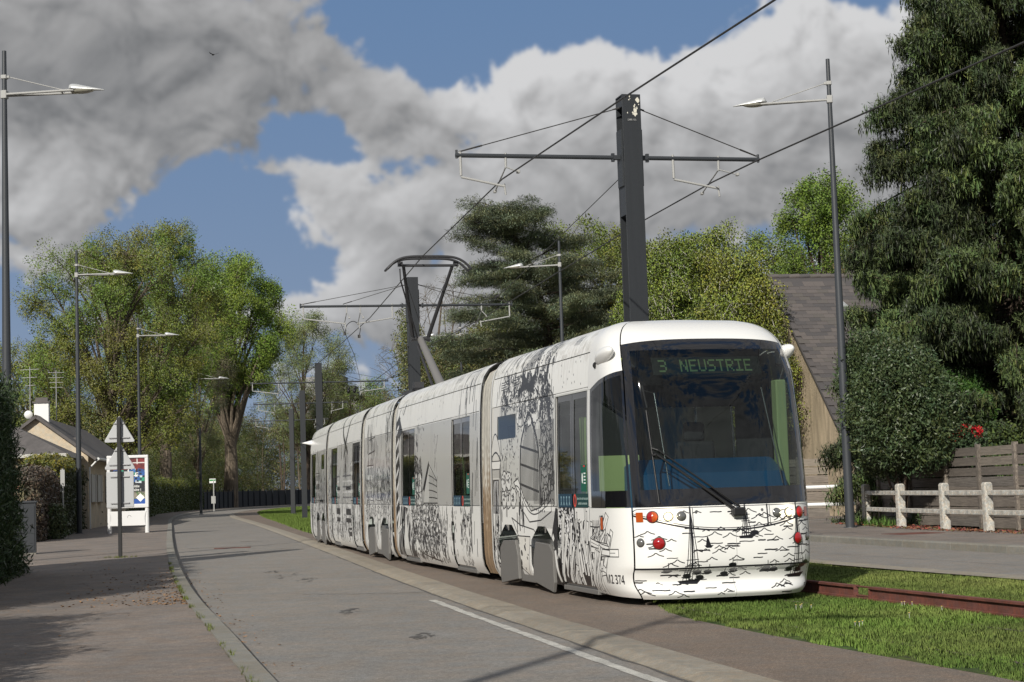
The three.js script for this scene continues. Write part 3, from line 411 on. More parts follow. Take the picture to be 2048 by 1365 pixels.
    A.poly([[3.0, 1.2], [3.15, 1.55], [3.55, 1.9], [4.3, 1.6], [4.35, 1.2]], '#cfcfcb', INK, 0.018); A.poly([[2.95, 1.45], [3.55, 1.95], [3.6, 1.85], [3.1, 1.4]], INK); for (let i = 0; i < 9; i++) A.curve([[3.6 + i * 0.08, 1.2], [3.6 + i * 0.08, 1.5], [3.6 + i * 0.08, 1.82 - i * 0.025]], 0.014); for (let i = 0; i < 4; i++) A.curve([[3.55, 1.3 + i * 0.13], [3.9, 1.3 + i * 0.12], [4.32, 1.28 + i * 0.1]], 0.012);
    for (let i = 0; i < 26; i++) A.shrub(r, 1.85 + (i % 9) * 0.31 + r() * 0.1, 0.98 - Math.floor(i / 9) * 0.27 + r() * 0.06, 0.2, 0.15, 10); A.strokes(r, 4.0, 1.5, 4.4, 2.3, 26, 0.05, 0.12, 0.009); A.foliage(r, 1.6, 0.2, 4.5, 1.15, 520); A.leaves(r, 1.7, 0.2, 4.4, 0.8, 300, 0.035, 0.8, 2.4, 0.35); A.curve([[1.75, 1.05], [1.85, 0.6], [2.2, 0.35], [3.2, 0.25], [4.4, 0.2]], 0.02); A.poly([[1.9, 0.3], [2.2, 0.55], [2.6, 0.5], [2.4, 0.25]], '#e8e8e4', INK);
    A.foliage(r, 4.55, 0.2, 5.15, 0.95, 130); A.leaves(r, 5.4, 0.5, 5.8, 0.9, 10, 0.06, 1.4, 0.6, 0.5); A.strokes(r, 6.15, 0.2, 7.4, 3.3, 60, 0.04, 0.3, 0.016); A.foliage(r, 6.2, 0.2, 7.2, 1.1, 150); A.strokes(r, 6.9, 0.3, 7.7, 3.2, 30, 0.03, 0.5, 0.02); for (let i = 0; i < 5; i++) A.poly([[6.25, 1.75 - i * 0.12], [6.75, 1.75 - i * 0.12]], null, INK, 0.012);
    A.strokes(r, 0.3, 2.7, 0.9, 3.2, 12, 0.15, 0.12, 0.02); for (let i = 0; i < 12; i++) A.curve([[5.6 + (i % 6) * 0.09, 3.18 + Math.floor(i / 6) * 0.06], [5.62 + (i % 6) * 0.09, 3.22 + Math.floor(i / 6) * 0.06], [5.63 + (i % 6) * 0.09, 3.24 + Math.floor(i / 6) * 0.06]], 0.014); A.poly([[6.6, 3.15], [6.6, 3.3], [7.2, 3.3], [7.2, 3.2]], null, INK, 0.014);
    for (let i = 0; i < 16; i++) A.drop(2.4 + r() * 2.6, 2.3 + r() * 0.7, 0.02, 1.4, 0.3);
    A.leaves(r, 1.65, 0.25, 4.45, 0.9, 160, 0.05, 0.9, 2.6, 0.34); A.leaves(r, 1.7, 1.25, 2.7, 1.9, 120, 0.045, 1.2, 1.6); A.strokes(r, 1.7, 1.2, 2.9, 1.9, 70, 0.02, 0.25, 0.016); A.strokes(r, 4.6, 0.2, 5.2, 1.1, 40, 0.02, 0.2, 0.016); for (let i = 0; i < 26; i++) A.drop(5.3 + r() * 0.6, 0.3 + r() * 0.8, 0.03, 1.4, 0.4); A.curve([[2.0, 2.0], [2.15, 1.7], [2.0, 1.4], [2.2, 1.2]], 0.04);
  },
  (A, r) => { const W = A.len; A.rect(0, 1.17, W, 2.6, '#c2c2bf'); A.facade(r, 0.5, 1.25, 1.5, 2.0, 5, 3); A.facade(r, 2.0, 1.25, 2.7, 1.8, 4, 3); for (let i = 0; i < 8; i++) A.shrub(r, 0.4 + i * 0.46, 0.98 + 0.12 * (i % 2), 0.22, 0.15); A.strokes(r, 0.1, 1.2, W, 2.5, 170, 0.02, 0.4, 0.01); A.foliage(r, 0.2, 1.2, W - 0.2, 1.8, 160); A.strokes(r, 0.1, 0.3, W, 1.1, 120, 0.02, 0.35, 0.014); A.poly([[0.8, 2.9], [0.8, 2.55], [1.7, 2.6]], null, INK, 0.02); A.curve([[0.7, 2.25], [1.2, 2.28], [1.7, 2.3]], 0.02); A.strokes(r, 1.0, 2.5, 1.9, 3.2, 20, 0.0, 0.25, 0.012); A.strokes(r, 3.2, 2.4, 4.1, 3.35, 40, 0.02, 0.3, 0.03); A.foliage(r, 3.4, 0.3, 4.1, 2.6, 120); A.leaves(r, 2.4, 1.25, 3.3, 1.5, 26, 0.05, 0.6, 2, 0.4); A.strokes(r, 0.1, 0.3, W - 0.2, 1.6, 150, 0.02, 0.35, 0.018); A.foliage(r, 0.3, 1.25, W - 0.3, 1.7, 180); A.strokes(r, 0.5, 1.8, 2.2, 2.6, 50, 0.05, 0.3, 0.03); },
  (A, r) => { const W = A.len; A.rect(0, 1.17, W, 2.6, '#c4c4c1'); A.facade(r, 5.3, 1.25, 6.6, 2.1, 5, 4); for (let i = 0; i < 10; i++) A.shrub(r, 0.5 + i * 0.7, 0.5 + 0.2 * (i % 2), 0.3, 0.2); for (const x of [2.0, 3.6, 4.5]) for (let i = 0; i < 5; i++) A.rect(x, 1.3 + i * 0.13, x + 0.9, 1.34 + i * 0.13, i % 2 ? '#e8e8e5' : '#77777a'); for (const x of [2.0, 4.3]) { A.rect(x, 0.9, x + 1.0, 1.05, INK); A.rect(x, 0.72, x + 1.0, 0.82, INK); A.rect(x, 1.5, x + 1.0, 1.58, INK); } A.curve([[3.3, 3.35], [3.5, 2.9], [4.2, 2.6], [4.6, 2.4]], 0.1); A.curve([[5.0, 3.35], [4.7, 2.9], [4.2, 2.6], [3.9, 2.3]], 0.09); A.strokes(r, 3.8, 1.4, 4.6, 2.5, 60, 0.02, 0.35, 0.02); A.strokes(r, 0.1, 0.2, W, 1.1, 200, 0.02, 0.3, 0.014); A.scallop(r, 2.4, 0.3, 3.6, 0.7, 30, 0.06); A.rect(4.9, 0.4, 5.5, 0.5, INK); A.rect(4.9, 0.55, 5.5, 0.6, INK); A.foliage(r, 6.7, 0.3, W, 2.6, 120); A.strokes(r, 1.8, 0.2, W, 1.1, 160, 0.02, 0.35, 0.026); A.foliage(r, 0.1, 0.3, 0.9, 2.4, 120); A.strokes(r, 2.2, 1.3, 5, 2.5, 60, 0.02, 0.3, 0.02); },
  (A, r) => { const W = A.len; A.rect(0, 1.17, W, 2.6, '#bdbdba'); A.facade(r, 1.9, 1.25, 3.2, 2.0, 5, 3); for (let i = 0; i < 8; i++) A.shrub(r, 0.5 + i * 0.6, 1.0 - 0.3 * (i % 2), 0.28, 0.2); A.strokes(r, 0.2, 0.3, W, 2.4, 220, 0.02, 0.3, 0.016); A.foliage(r, 0.6, 1.2, W, 1.7, 140); A.foliage(r, 0.3, 0.3, W, 1.1, 120); A.rect(3.2, 1.2, 4.4, 1.26, INK); A.leaves(r, 3, 0.8, W, 1.3, 30, 0.05, 0.8, 2, 0.5); A.strokes(r, 0.2, 0.3, W, 2.4, 200, 0.02, 0.4, 0.026); A.foliage(r, 1.5, 1.2, W, 2.0, 140); },
];
const tramRoot = thing('tram', 'long white tram with black line drawings on its sides and a raised pantograph', 'tram');
tramRoot.scale.y = 1.022;
MAT.tramWhite = phys([0.74, 0.74, 0.725], 0.32, { clearcoat: 0.35, clearcoatRoughness: 0.12 });
MAT.tramRoofDirt = std(0xffffff, 0.6, { map: withRep(grain(51, [0.76, 0.76, 0.73], 0.05, 0.2, { warm: 0.05 }), 0.4) });
MAT.liner = std([0.7, 0.7, 0.69], 0.7);
MAT.tramGlass = phys([0.4, 0.45, 0.44], 0.02, { transmission: 1, thickness: 0, ior: 1.52 });
MAT.doorGlass = phys([0.52, 0.57, 0.55], 0.02, { transmission: 1, thickness: 0, ior: 1.52 });
MAT.blackGloss = phys([0.008, 0.008, 0.010], 0.05, { clearcoat: 1, clearcoatRoughness: 0.03 });
MAT.coverGrey = std([0.15, 0.145, 0.138], 0.55, { bumpMap: withRep(fineBump, 2), bumpScale: 0.001 });
MAT.green = std([0.42, 0.6, 0.2], 0.6); MAT.greenPale = std([0.50, 0.62, 0.30], 0.6); MAT.darkIn = std([0.05, 0.05, 0.055], 0.8);
MAT.chrome = std([0.6, 0.6, 0.6], 0.2, { metalness: 1 });
const sticker = (draw, w = 256, h = 96) => std(0xffffff, 0.5, { map: canvasTex(w, h, draw) });
MAT.stickA = sticker((c, w, h) => { c.fillStyle = '#17394d'; c.fillRect(0, 0, w, h); c.strokeStyle = '#9fc3cf'; c.lineWidth = 5; for (let i = 0; i < 4; i++) { const x = 60 + i * 46; c.beginPath(); c.arc(x, 26, 5, 0, 7); c.moveTo(x, 34); c.lineTo(x, 58); c.lineTo(x - 9, 80); c.moveTo(x, 58); c.lineTo(x + 10, 80); c.stroke(); } });
MAT.stickB = sticker((c, w, h) => { c.fillStyle = '#123c3c'; c.fillRect(0, 0, w, h); c.fillStyle = '#d9483b'; c.beginPath(); c.ellipse(30, h / 2, 24, 44, 0, 0, 7); c.fill(); c.fillStyle = '#1a2a2a'; c.beginPath(); c.ellipse(30, h / 2, 12, 30, 0, 0, 7); c.fill(); c.fillStyle = '#cfe0dc'; c.font = '22px sans-serif'; c.fillText('Sans titre de transport', 64, 42, 180); c.fillText('validé amende', 80, 74, 150); });
MAT.stickC = sticker((c, w, h) => { c.fillStyle = '#0f5a48'; c.fillRect(0, 0, w, h); c.fillStyle = '#e8efec'; c.beginPath(); c.ellipse(w * 0.25, h * 0.5, w * 0.12, h * 0.2, 0, 0, 7); c.fill(); for (let i = 0; i < 4; i++) c.fillRect(w * 0.5, h * 0.3 + i * h * 0.12, w * 0.34, h * 0.05); c.fillStyle = '#d22'; c.fillRect(w * 0.45, 4, w * 0.3, h * 0.06); }, 96, 160);

// one car body: local z = 0 at its front end, -z towards its rear, x to the right of travel's left wall
function carBody(idx, s0, len, spec) {
  const a = track(s0), b = track(s0 + len), th = Math.atan2(b.x - a.x, -(b.z - a.z));
  const w = spec.texW || 1024, tex = canvasTex(w, spec.texH || 640, (ctx, W, H) => { const A = new Art(ctx, W, H, len - (spec.cab || 0)), r = rng(100 + idx); livery[idx](A, r); A.dirt(r); });
  const film = phys([1, 1, 1], 0.24, { map: tex, clearcoat: 0.25, clearcoatRoughness: 0.08 }), print = phys([1, 1, 1], 0.34, { map: tex, clearcoat: 0.25, clearcoatRoughness: 0.15 });
  const L0 = spec.cab || 0, tl = len - L0, uvL = (u, v) => [(len - u) / tl, v / 3.4];
  const PL = (side, inset = 0) => (u, v) => [side * (HW(v) - inset), v, -u];
  const shell = [], roofs = [], liner = [];
  const wins = [], doors = spec.doors || [], gap = 0.005;
  const low = (u) => { let y = 0.12; for (const [x0, x1] of spec.arches || []) { const c = (x0 + x1) / 2, hwid = (x1 - x0) / 2, t = Math.abs(u - c) / hwid; if (t < 1) y = Math.max(y, t > 0.9 ? 0.12 + (1 - t) / 0.1 * 0.58 : 0.7 + 0.2 * Math.min(1, (0.9 - t) / 0.6)); } return y; };
  for (const side of [-1, 1]) {
    const fl = side > 0, cuts = [L0 + 0.004]; // columns between doors, split into panels
    const cols = []; let at = L0 + 0.004; for (const [d0, d1] of doors) { if (d0 - at > 0.03) cols.push([at, d0 - 0.012]); at = d1 + 0.012; } if (len - at > 0.03) cols.push([at, len - 0.004]);
    for (const [c0, c1] of cols) {
      const archy = (spec.arches || []).length > 0, nu = archy ? Math.ceil((c1 - c0) / 0.03) : Math.ceil((c1 - c0) / 0.5);
      shell.push(patch(PL(side), c0, c1, low, 1.165 - gap, nu, 12, uvL, fl));
      const np = Math.max(1, Math.round((c1 - c0) / 1.5));
      for (let k = 0; k < np; k++) { const x0 = lerp(c0, c1, k / np) + (k ? gap : 0), x1 = lerp(c0, c1, (k + 1) / np) - (k < np - 1 ? gap : 0); wins.push([side, x0, x1]); }
    }
    const np = Math.max(1, Math.round((len - L0) / 1.6));
    for (let k = 0; k < np; k++) { const x0 = lerp(L0 + 0.004, len - 0.004, k / np) + (k ? gap : 0), x1 = lerp(L0 + 0.004, len - 0.004, (k + 1) / np) - (k < np - 1 ? gap : 0);
      shell.push(patch(PL(side), x0, x1, 2.612 + gap * 2, 3.04 - gap, 3, 5, uvL, fl)); roofs.push(patch(PL(side), x0, x1, 3.04 + gap * 1.6, 3.4, 3, 8, uvL, fl)); }
    for (const [d0, d1] of doors) shell.push(patch(PL(side, 0.004), d0 - 0.012, d1 + 0.012, 2.58, 2.616, 2, 1, uvL, fl));
    const colsIn = []; at = L0; for (const [d0, d1] of doors) { if (d0 - at > 0.02) colsIn.push([at, d0 - 0.01]); at = d1 + 0.01; } if (len - at > 0.02) colsIn.push([at, len]);
    for (const [c0, c1] of colsIn) { const cw = spec.clear && side < 0 ? spec.clear.filter((q) => q[0] > c0 && q[1] < c1) : []; if (cw.length) { const q = cw[0]; liner.push(patch(PL(side, 0.022), c0, q[0], 0.9, 2.62, 2, 6, uvL, fl), patch(PL(side, 0.022), q[1], c1, 0.9, 2.62, 2, 6, uvL, fl), patch(PL(side, 0.022), q[0], q[1], 0.9, q[2], 2, 4, uvL, fl), patch(PL(side, 0.022), q[0], q[1], q[3], 2.62, 2, 3, uvL, fl)); } else liner.push(patch(PL(side, 0.022), c0, c1, 0.9, 2.62, 2, 8, uvL, fl)); }
    liner.push(patch(PL(side, 0.022), L0, len, 2.6, 3.38, 2, 10, uvL, fl));
  }
  roofs.push(patch((u, v) => [v, 3.4 + 0.03 * (1 - (v / 0.74) ** 2), -u], L0, len, -0.74, 0.74, 2, 6, () => [0.01, 0.985]));
  liner.push(box(2.1, 0.25, tl - 0.1, 0, 0.45, -(L0 + tl / 2)), box(1.9, 0.04, tl - 0.1, 0, 2.66, -(L0 + tl / 2))); // floor and ceiling
  if (spec.arches) liner.push(box(1.8, 0.6, tl - 0.3, 0, 0.4, -(L0 + tl / 2)));
  // end rings
  const ring = (z, t, ins, mat) => { const g = []; for (const side of [-1, 1]) g.push(patch((u, v) => [side * (HW(v) + ins), v, z - u], 0, t, 0.12, 3.4, 1, 26, () => [0.002, 0.98], side > 0)); g.push(patch((u, v) => [v, 3.4 + ins + 0.03 * (1 - (v / 0.74) ** 2), z - u], 0, t, -0.74, 0.74, 1, 6, () => [0.002, 0.98])); return g; };
  const rings = [], rubbers = [];
  if (spec.rearRing) { rings.push(...ring(-len + 0.07, 0.06, 0.012)); rubbers.push(...ring(-len + 0.005, 0.025, 0.004)); }
  if (spec.frontRing) { rings.push(...ring(0.0, 0.06, 0.012)); rubbers.push(...ring(0.025, 0.025, 0.004)); }
  const m = multi('car_body', [[shell, print], [roofs, print], [liner, MAT.liner], ...(rings.length ? [[rings, MAT.tramWhite], [rubbers, MAT.rubber]] : [])], tramRoot);
  m.position.copy(a); m.rotation.y = -th; m.scale.x = 1.06;
  for (const [side, x0, x1] of wins) {
    const fl = side > 0, cw = side < 0 && (spec.clear || []).find((q) => q[0] >= x0 - 0.2 && q[0] < x1);
    if (cw) { const [q0, q1, y0, y1] = [Math.max(cw[0], x0 + 0.02), Math.min(cw[1], x1 - 0.02), cw[2], cw[3]], P = PL(side, 0.003);
      mesh('side_window', merge([patch(P, x0, x1, 1.165 + gap, y0, 2, 6, uvL, fl), patch(P, x0, x1, y1, 2.612, 2, 2, uvL, fl), patch(P, x0, q0, y0, y1, 1, 2, uvL, fl), patch(P, q1, x1, y0, y1, 1, 2, uvL, fl)]), film, m);
      mesh('window_pane', patch(PL(side, 0.008), q0, q1, y0, y1, 1, 2, uvL, fl), MAT.tramGlass, m); mesh('inner_panel', box(0.03, 0.7, q1 - q0 + 0.2, -0.85, (y0 + y1) / 2 - 0.1, -(q0 + q1) / 2), MAT.green, m);
    } else mesh('side_window', patch(PL(side, 0.003), x0, x1, 1.165 + gap, 2.612, 2, 9, uvL, fl), film, m);
  }
  for (const side of [-1, 1]) for (const [d0, d1] of doors) {
    const mid = (d0 + d1) / 2, fl = side > 0;
    for (const [e0, e1] of [[d0, mid - 0.006], [mid + 0.006, d1]]) {
      const P = PL(side, 0.02), st = 0.075;
      const leaf = multi('door', [[[patch(P, e0, e1, 0.2, 1.15, 1, 8, uvL, fl)], print], [[patch(P, e0, e0 + st, 1.15, 2.575, 1, 8, uvL, fl), patch(P, e1 - st, e1, 1.15, 2.575, 1, 8, uvL, fl), patch(P, e0 + st, e1 - st, 2.5, 2.575, 1, 1, uvL, fl), patch(P, e0 + st, e1 - st, 1.15, 1.17, 1, 1, uvL, fl), patch(P, e0, e1, 0.13, 0.2, 1, 2, uvL, fl)], MAT.blackGloss]], m);
      if (side < 0) {
        mesh('door_pane', patch(PL(side, 0.026), e0 + st, e1 - st, 1.17, 2.5, 1, 8, uvL, fl), MAT.doorGlass, m);
        const front = e0 === d0, uvS = (u, v) => [1 - (u - e0) / (e1 - e0), (v - 1.15) / 0.18];
        mesh('door_sticker', patch(PL(side, 0.014), e0 + 0.03, e1 - 0.02, 1.155, 1.325, 1, 2, uvS, fl), front ? MAT.stickB : MAT.stickA, m);
        if (front) mesh('door_notice', patch(PL(side, 0.023), e0 + 0.12, e0 + 0.36, 1.35, 1.68, 1, 2, (u, v) => [1 - (u - e0 - 0.12) / 0.24, (v - 1.35) / 0.33], fl), MAT.stickC, m);
      } else mesh('door_pane', patch(PL(side, 0.026), e0 + st, e1 - st, 1.17, 2.5, 1, 8, uvL, fl), MAT.doorGlass, m);
    }
    mesh('door_step', box(0.1, 0.06, d1 - d0 + 0.1, side * 1.08, 0.13, -mid, 0.01), MAT.coverGrey, m);
    if (side < 0) { // inside: green partition and grab pole behind each door
      mesh('partition', box(0.03, 1.6, 0.3, -0.93, 1.5, -(d1 - 0.42)), MAT.green, m);
      mesh('grab_pole', rod(V(-0.85, 0.6, -mid + 0.12), V(-0.85, 2.6, -mid + 0.12), 0.018), MAT.chrome, m); mesh('grab_pole', rod(V(0.5, 0.6, -mid - 0.2), V(0.5, 2.6, -mid - 0.2), 0.018), MAT.chrome, m);
    }
  }
  for (const [x0, x1, dir] of spec.covers || []) { // wheel covers hung below the arches
    const pts = dir > 0 ? [[x0, 0.1], [x1 - 0.1, 0.0], [x1 - 0.04, 0.12], [x1 - 0.06, 0.5], [x1 - 0.24, 0.6], [x0 + 0.16, 0.62], [x0 + 0.03, 0.42]] : [[x1, 0.1], [x0 + 0.1, 0.0], [x0 + 0.04, 0.12], [x0 + 0.06, 0.5], [x0 + 0.24, 0.6], [x1 - 0.16, 0.62], [x1 - 0.03, 0.42]];
    const sh = new THREE.Shape(pts.map(([u, y]) => new THREE.Vector2(u, y + 0.06))), g = new THREE.ExtrudeGeometry(sh, { depth: 0.03, bevelEnabled: true, bevelThickness: 0.008, bevelSize: 0.008, bevelSegments: 2 });
    for (const side of [-1, 1]) { const q = g.clone(); q.applyMatrix4(new THREE.Matrix4().makeBasis(V(0, 0, -1), V(0, 1, 0), V(side, 0, 0))); q.translate(side * 1.165, 0, 0); mesh('wheel_cover', side < 0 ? mirrored(q) : q, MAT.coverGrey, m); }
  }
  if (spec.sill) for (const side of [-1, 1]) mesh('bogie_sill', box(0.05, 0.16, spec.sill[1] - spec.sill[0], side * 1.13, 0.2, -(spec.sill[0] + spec.sill[1]) / 2, 0.01), MAT.coverGrey, m);
  for (const [x] of spec.wheels || []) for (const side of [-1, 1]) { const g = merge([new THREE.CylinderGeometry(0.3, 0.3, 0.12, 28), new THREE.CylinderGeometry(0.33, 0.33, 0.03, 28).translate(0, side * -0.07, 0)]); g.rotateZ(Math.PI / 2); g.translate(side * 0.72, 0.36, -x); mesh('wheel', g, MAT.rubber, m); }
  return m;
}
const car1 = carBody(0, 0, 6.6, { cab: 1.5, texW: 2048, texH: 1360, doors: [[1.56, 2.98]], arches: [[3.12, 4.42], [4.95, 6.28]], covers: [[3.2, 4.28, -1], [5.1, 6.2, 1]], sill: [4.1, 5.3], wheels: [[3.7], [5.6]], clear: [[5.1, 6.2, 2.13, 2.47]], rearRing: true });
const car2 = carBody(1, 7.3, 7.95, { texW: 2048, texH: 900, doors: [[0.85, 2.3], [5.85, 7.3]], rearRing: true, frontRing: true });
const car3 = carBody(2, 15.75, 4.15, { texW: 1024, texH: 800, arches: [[0.45, 1.75], [2.4, 3.7]], covers: [[0.55, 1.65, -1], [2.5, 3.6, 1]], sill: [1.5, 2.6], wheels: [[1.1], [3.0]], rearRing: true, frontRing: true });
const car4 = carBody(3, 20.4, 7.4, { texW: 1024, texH: 480, doors: [[0.3, 1.7], [5.1, 6.5]], rearRing: true, frontRing: true });
const car5 = carBody(4, 28.3, 5.3, { texW: 1024, texH: 640, doors: [[3.5, 4.9]], arches: [[0.4, 1.6], [2.1, 3.3]], covers: [[0.5, 1.5, -1], [2.2, 3.2, 1]], sill: [1.4, 2.4], wheels: [[1.0], [2.7]], clear: [[0.6, 1.5, 2.1, 2.5]], frontRing: true });
{ // rear cab end, plain
  const P = (u, v) => { const w = HW(v), f = Math.pow(Math.cos(u * Math.PI / 2), 0.45); return [w * Math.sin(u * Math.PI / 2), v, -5.3 - (v > 3 ? 0.5 - (v - 3) : 0.75) * f]; };
  mesh('rear_nose', merge([patch(P, -1, 1, 0.12, 1.2, 24, 6, () => [0, 0]), patch(P, -1, 1, 2.7, 3.4, 24, 8, () => [0, 0])]), MAT.tramWhite, car5); mesh('rear_windscreen', patch(P, -1, 1, 1.2, 2.7, 24, 6, () => [0, 0]), MAT.blackGloss, car5);
  mesh('camera_pod', new THREE.ConeGeometry(0.12, 0.42, 12).rotateX(0).rotateZ(Math.PI / 2).translate(-1.22, 2.95, -5.2), MAT.tramWhite, car5);
}
// bellows between the cars
{
  const dirt = dataTex(256, 256, (u, v) => { const n = tileN1(u * 24, v * 60) * 0.5 + tileN1(u * 70, v * 8) * 0.5, st = sstep(0.62, 0.25, v + (n - 0.5) * 0.35); return [lerp(0.66, 0.50, st) * (0.85 + 0.3 * n), lerp(0.65, 0.42, st) * (0.85 + 0.3 * n), lerp(0.62, 0.33, st) * (0.85 + 0.3 * n)]; });
  MAT.bellows = std(0xffffff, 0.85, { map: dirt });
  for (const [s0, s1] of [[6.6, 7.3], [15.25, 15.75], [19.9, 20.4], [27.8, 28.3]]) {
    const g = [], n = 14, sc = (t) => 0.975 - 0.012 * Math.abs(Math.sin(t * Math.PI * 5)) - 0.012 * Math.sin(t * Math.PI);
    for (const side of [-1, 1]) g.push(patch((u, v) => { const p = track(lerp(s0 - 0.03, s1 + 0.03, u), side * 1.06 * HW(v) * sc(u), v * (v > 3 ? 0.985 : 1)); return [p.x, p.y, p.z]; }, 0, 1, 0.14, 3.4, 40, 22, (u, v) => [u, v / 3.4], side > 0));
    g.push(patch((u, v) => { const p = track(lerp(s0 - 0.03, s1 + 0.03, u), v * 1.06 * sc(u), 3.4 * 0.985); return [p.x, p.y, p.z]; }, 0, 1, -0.74, 0.74, 40, 2, () => [0.5, 0.9]));
    mesh('gangway_bellows', merge(g), MAT.bellows, tramRoot);
  }
}
// ---- cab and nose of the front car (local to car1: z = -s)
{
  const SF = line([[0.1, 0.10], [0.16, 0.06], [0.28, 0.15], [0.40, 0.10], [0.46, 0.02], [0.8, 0], [1.15, 0.03], [1.25, 0.045], [2.0, 0.19], [2.6, 0.34], [2.9, 0.46], [3.1, 0.58], [3.2, 0.70], [3.28, 0.85], [3.35, 1.05], [3.4, 1.28]]);
  const PS = 0.658, nose = (p, y, out = 0) => {
    const w = HW(y), sf = SF(y), se = y < 2.7 ? 1.05 : 1.05 + 0.45 * ((y - 2.7) / 0.7), a = Math.min(Math.abs(p), 1), u = 1 - Math.pow(1 - a, 1.9);
    let s = sf + (se - sf) * (1 - Math.pow(Math.max(0, 1 - Math.pow(u, 4)), 1 / 2.4)); if (Math.abs(p) > 1) s = lerp(se, 1.5, (Math.abs(p) - 1) / 0.3);
    return [Math.sign(p) * w * u, y, -s];
  };
  const normal = (p, y) => { const e = 0.004, a = V(...nose(p + e, y)).sub(V(...nose(p - e, y))), b = V(...nose(p, y + e)).sub(V(...nose(p, y - e))), n = a.cross(b).normalize(); if (n.z < -0.3 || n.z + Math.sign(p) * n.x < 0) n.negate(); return n; };
  const pOf = (o, y) => Math.sign(o) * (1 - Math.pow(1 - Math.min(0.9999, Math.abs(o) / HW(y)), 1 / 1.9));
  const surf = (o, y, out = 0) => { const p = pOf(o, y), q = V(...nose(p, y)); return q.addScaledVector(normal(p, y), out); };
  const g = 0.007;
  const top = (p) => 3.115 - 0.05 * (p / PS) ** 2, sideTop = (p) => { const t = clamp((Math.abs(p) - PS) / (1.24 - PS)); return 2.75 - 0.17 * Math.pow(t, 1.4); };
  // printed front: sea, boats and panel joints
  const front = canvasTex(2048, 1024, (ctx, W, H) => {
    const A = new Art(ctx, W, H, 2.5, 1.2), r = rng(7), X = (o) => o + 1.25; A.rect(0, 0, 2.5, 1.2, '#e8e8e5');
    const tick = (x, y, s) => { const k = r(); if (k < 0.5) A.curve([[x - s, y], [x - s * 0.3, y + s * 0.06], [x + s * 0.4, y - s * 0.04], [x + s, y + s * 0.03]], 0.007 + r() * 0.006); else A.curve([[x - s, y - s * 0.15], [x - s * 0.4, y + s * 0.02], [x - s * 0.05, y + s * 0.5], [x + s * 0.35, y + s * 0.1], [x + s, y - s * 0.1]], 0.008); };
    for (let i = 0; i < 150; i++) { const x = X(-1.0 + r() * 2.05), y = 0.12 + r() * 0.98; if (x < X(-0.6) && y > 0.86) continue; tick(x, y, 0.035 + r() * 0.055); }
    const boat = (o, y0, y1, s) => { const x = X(o); A.curve([[x, y0], [x + 0.005, (y0 + y1) / 2], [x, y1]], 0.014 * s); for (const q of [-0.07, -0.03, 0.04, 0.09]) A.curve([[x, y1], [x + q * 0.5 * s, (y0 + y1) / 2], [x + q * s, y0]], 0.006); for (let k = 0; k < 3; k++) A.curve([[x - 0.06 * s, y0 + 0.1 + k * 0.07], [x, y0 + 0.1 + k * 0.07], [x + 0.07 * s, y0 + 0.105 + k * 0.07]], 0.007); A.poly([[x - 0.13 * s, y0], [x + 0.15 * s, y0 + 0.02 * s], [x + 0.09 * s, y0 - 0.04 * s], [x - 0.1 * s, y0 - 0.035 * s]], INK); };
    boat(-0.47, 0.30, 1.12, 1); boat(0.17, 0.79, 1.15, 0.75); boat(0.82, 0.32, 1.15, 0.95);
    for (const [o, y] of [[-0.39, 0.4], [-0.5, 0.36], [-0.27, 0.4], [-0.35, 0.34], [-0.73, 0.43], [0, 0.47], [-0.07, 0.37], [0.03, 0.41], [0.42, 0.42], [0.52, 0.4], [0.27, 0.83], [0.76, 0.43], [0.9, 0.43], [0.95, 0.46], [0.72, 0.39], [0.85, 0.38]]) { const x = X(o); A.drop(x, y, 0.04, 0, 0.45); A.curve([[x - 0.05, y - 0.02], [x, y - 0.035], [x + 0.05, y - 0.015]], 0.01); A.curve([[x, y], [x + 0.004, y + 0.05], [x, y + 0.08]], 0.006); }
    A.poly([[X(-0.29), 0.82], [X(-0.25), 0.7], [X(-0.31), 0.7]], INK); A.poly([[X(-0.33), 0.7], [X(-0.22), 0.7], [X(-0.25), 0.67], [X(-0.3), 0.67]], INK);
    const smile = (dy) => { const q = []; for (let i = 0; i <= 20; i++) { const t = i / 10 - 1; q.push([X(t * 1.06), 0.865 + dy + 0.2 * Math.pow(Math.abs(t), 2.1)]); } return q; };
    A.curve(smile(0), 0.014); A.curve(smile(0.024), 0.006); A.curve([[X(-1.06), 1.06], [X(-1.04), 1.12], [X(-0.98), 1.135], [X(0), 1.135], [X(1.0), 1.135], [X(1.06), 1.1]], 0.006);
    for (const o of [-0.47, 0.44]) { A.curve([[X(o), 1.14], [X(o), 1.0], [X(o), 0.9]], 0.012); A.curve([[X(o + 0.03), 1.13], [X(o + 0.03), 1.0], [X(o + 0.03), 0.91]], 0.005); }
    A.curve([[X(-1.2), 0.447], [X(0), 0.447], [X(1.2), 0.447]], 0.016); A.curve([[X(0.05), 0.84], [X(0.05), 0.5], [X(0.05), 0.1]], 0.003, '#9a9a98');
    for (const [o, y] of [[-1.05, 1.06], [-0.4, 1.08], [0.38, 1.08]]) A.drop(X(o), y, 0.014, 0, 1, '#555');
  });
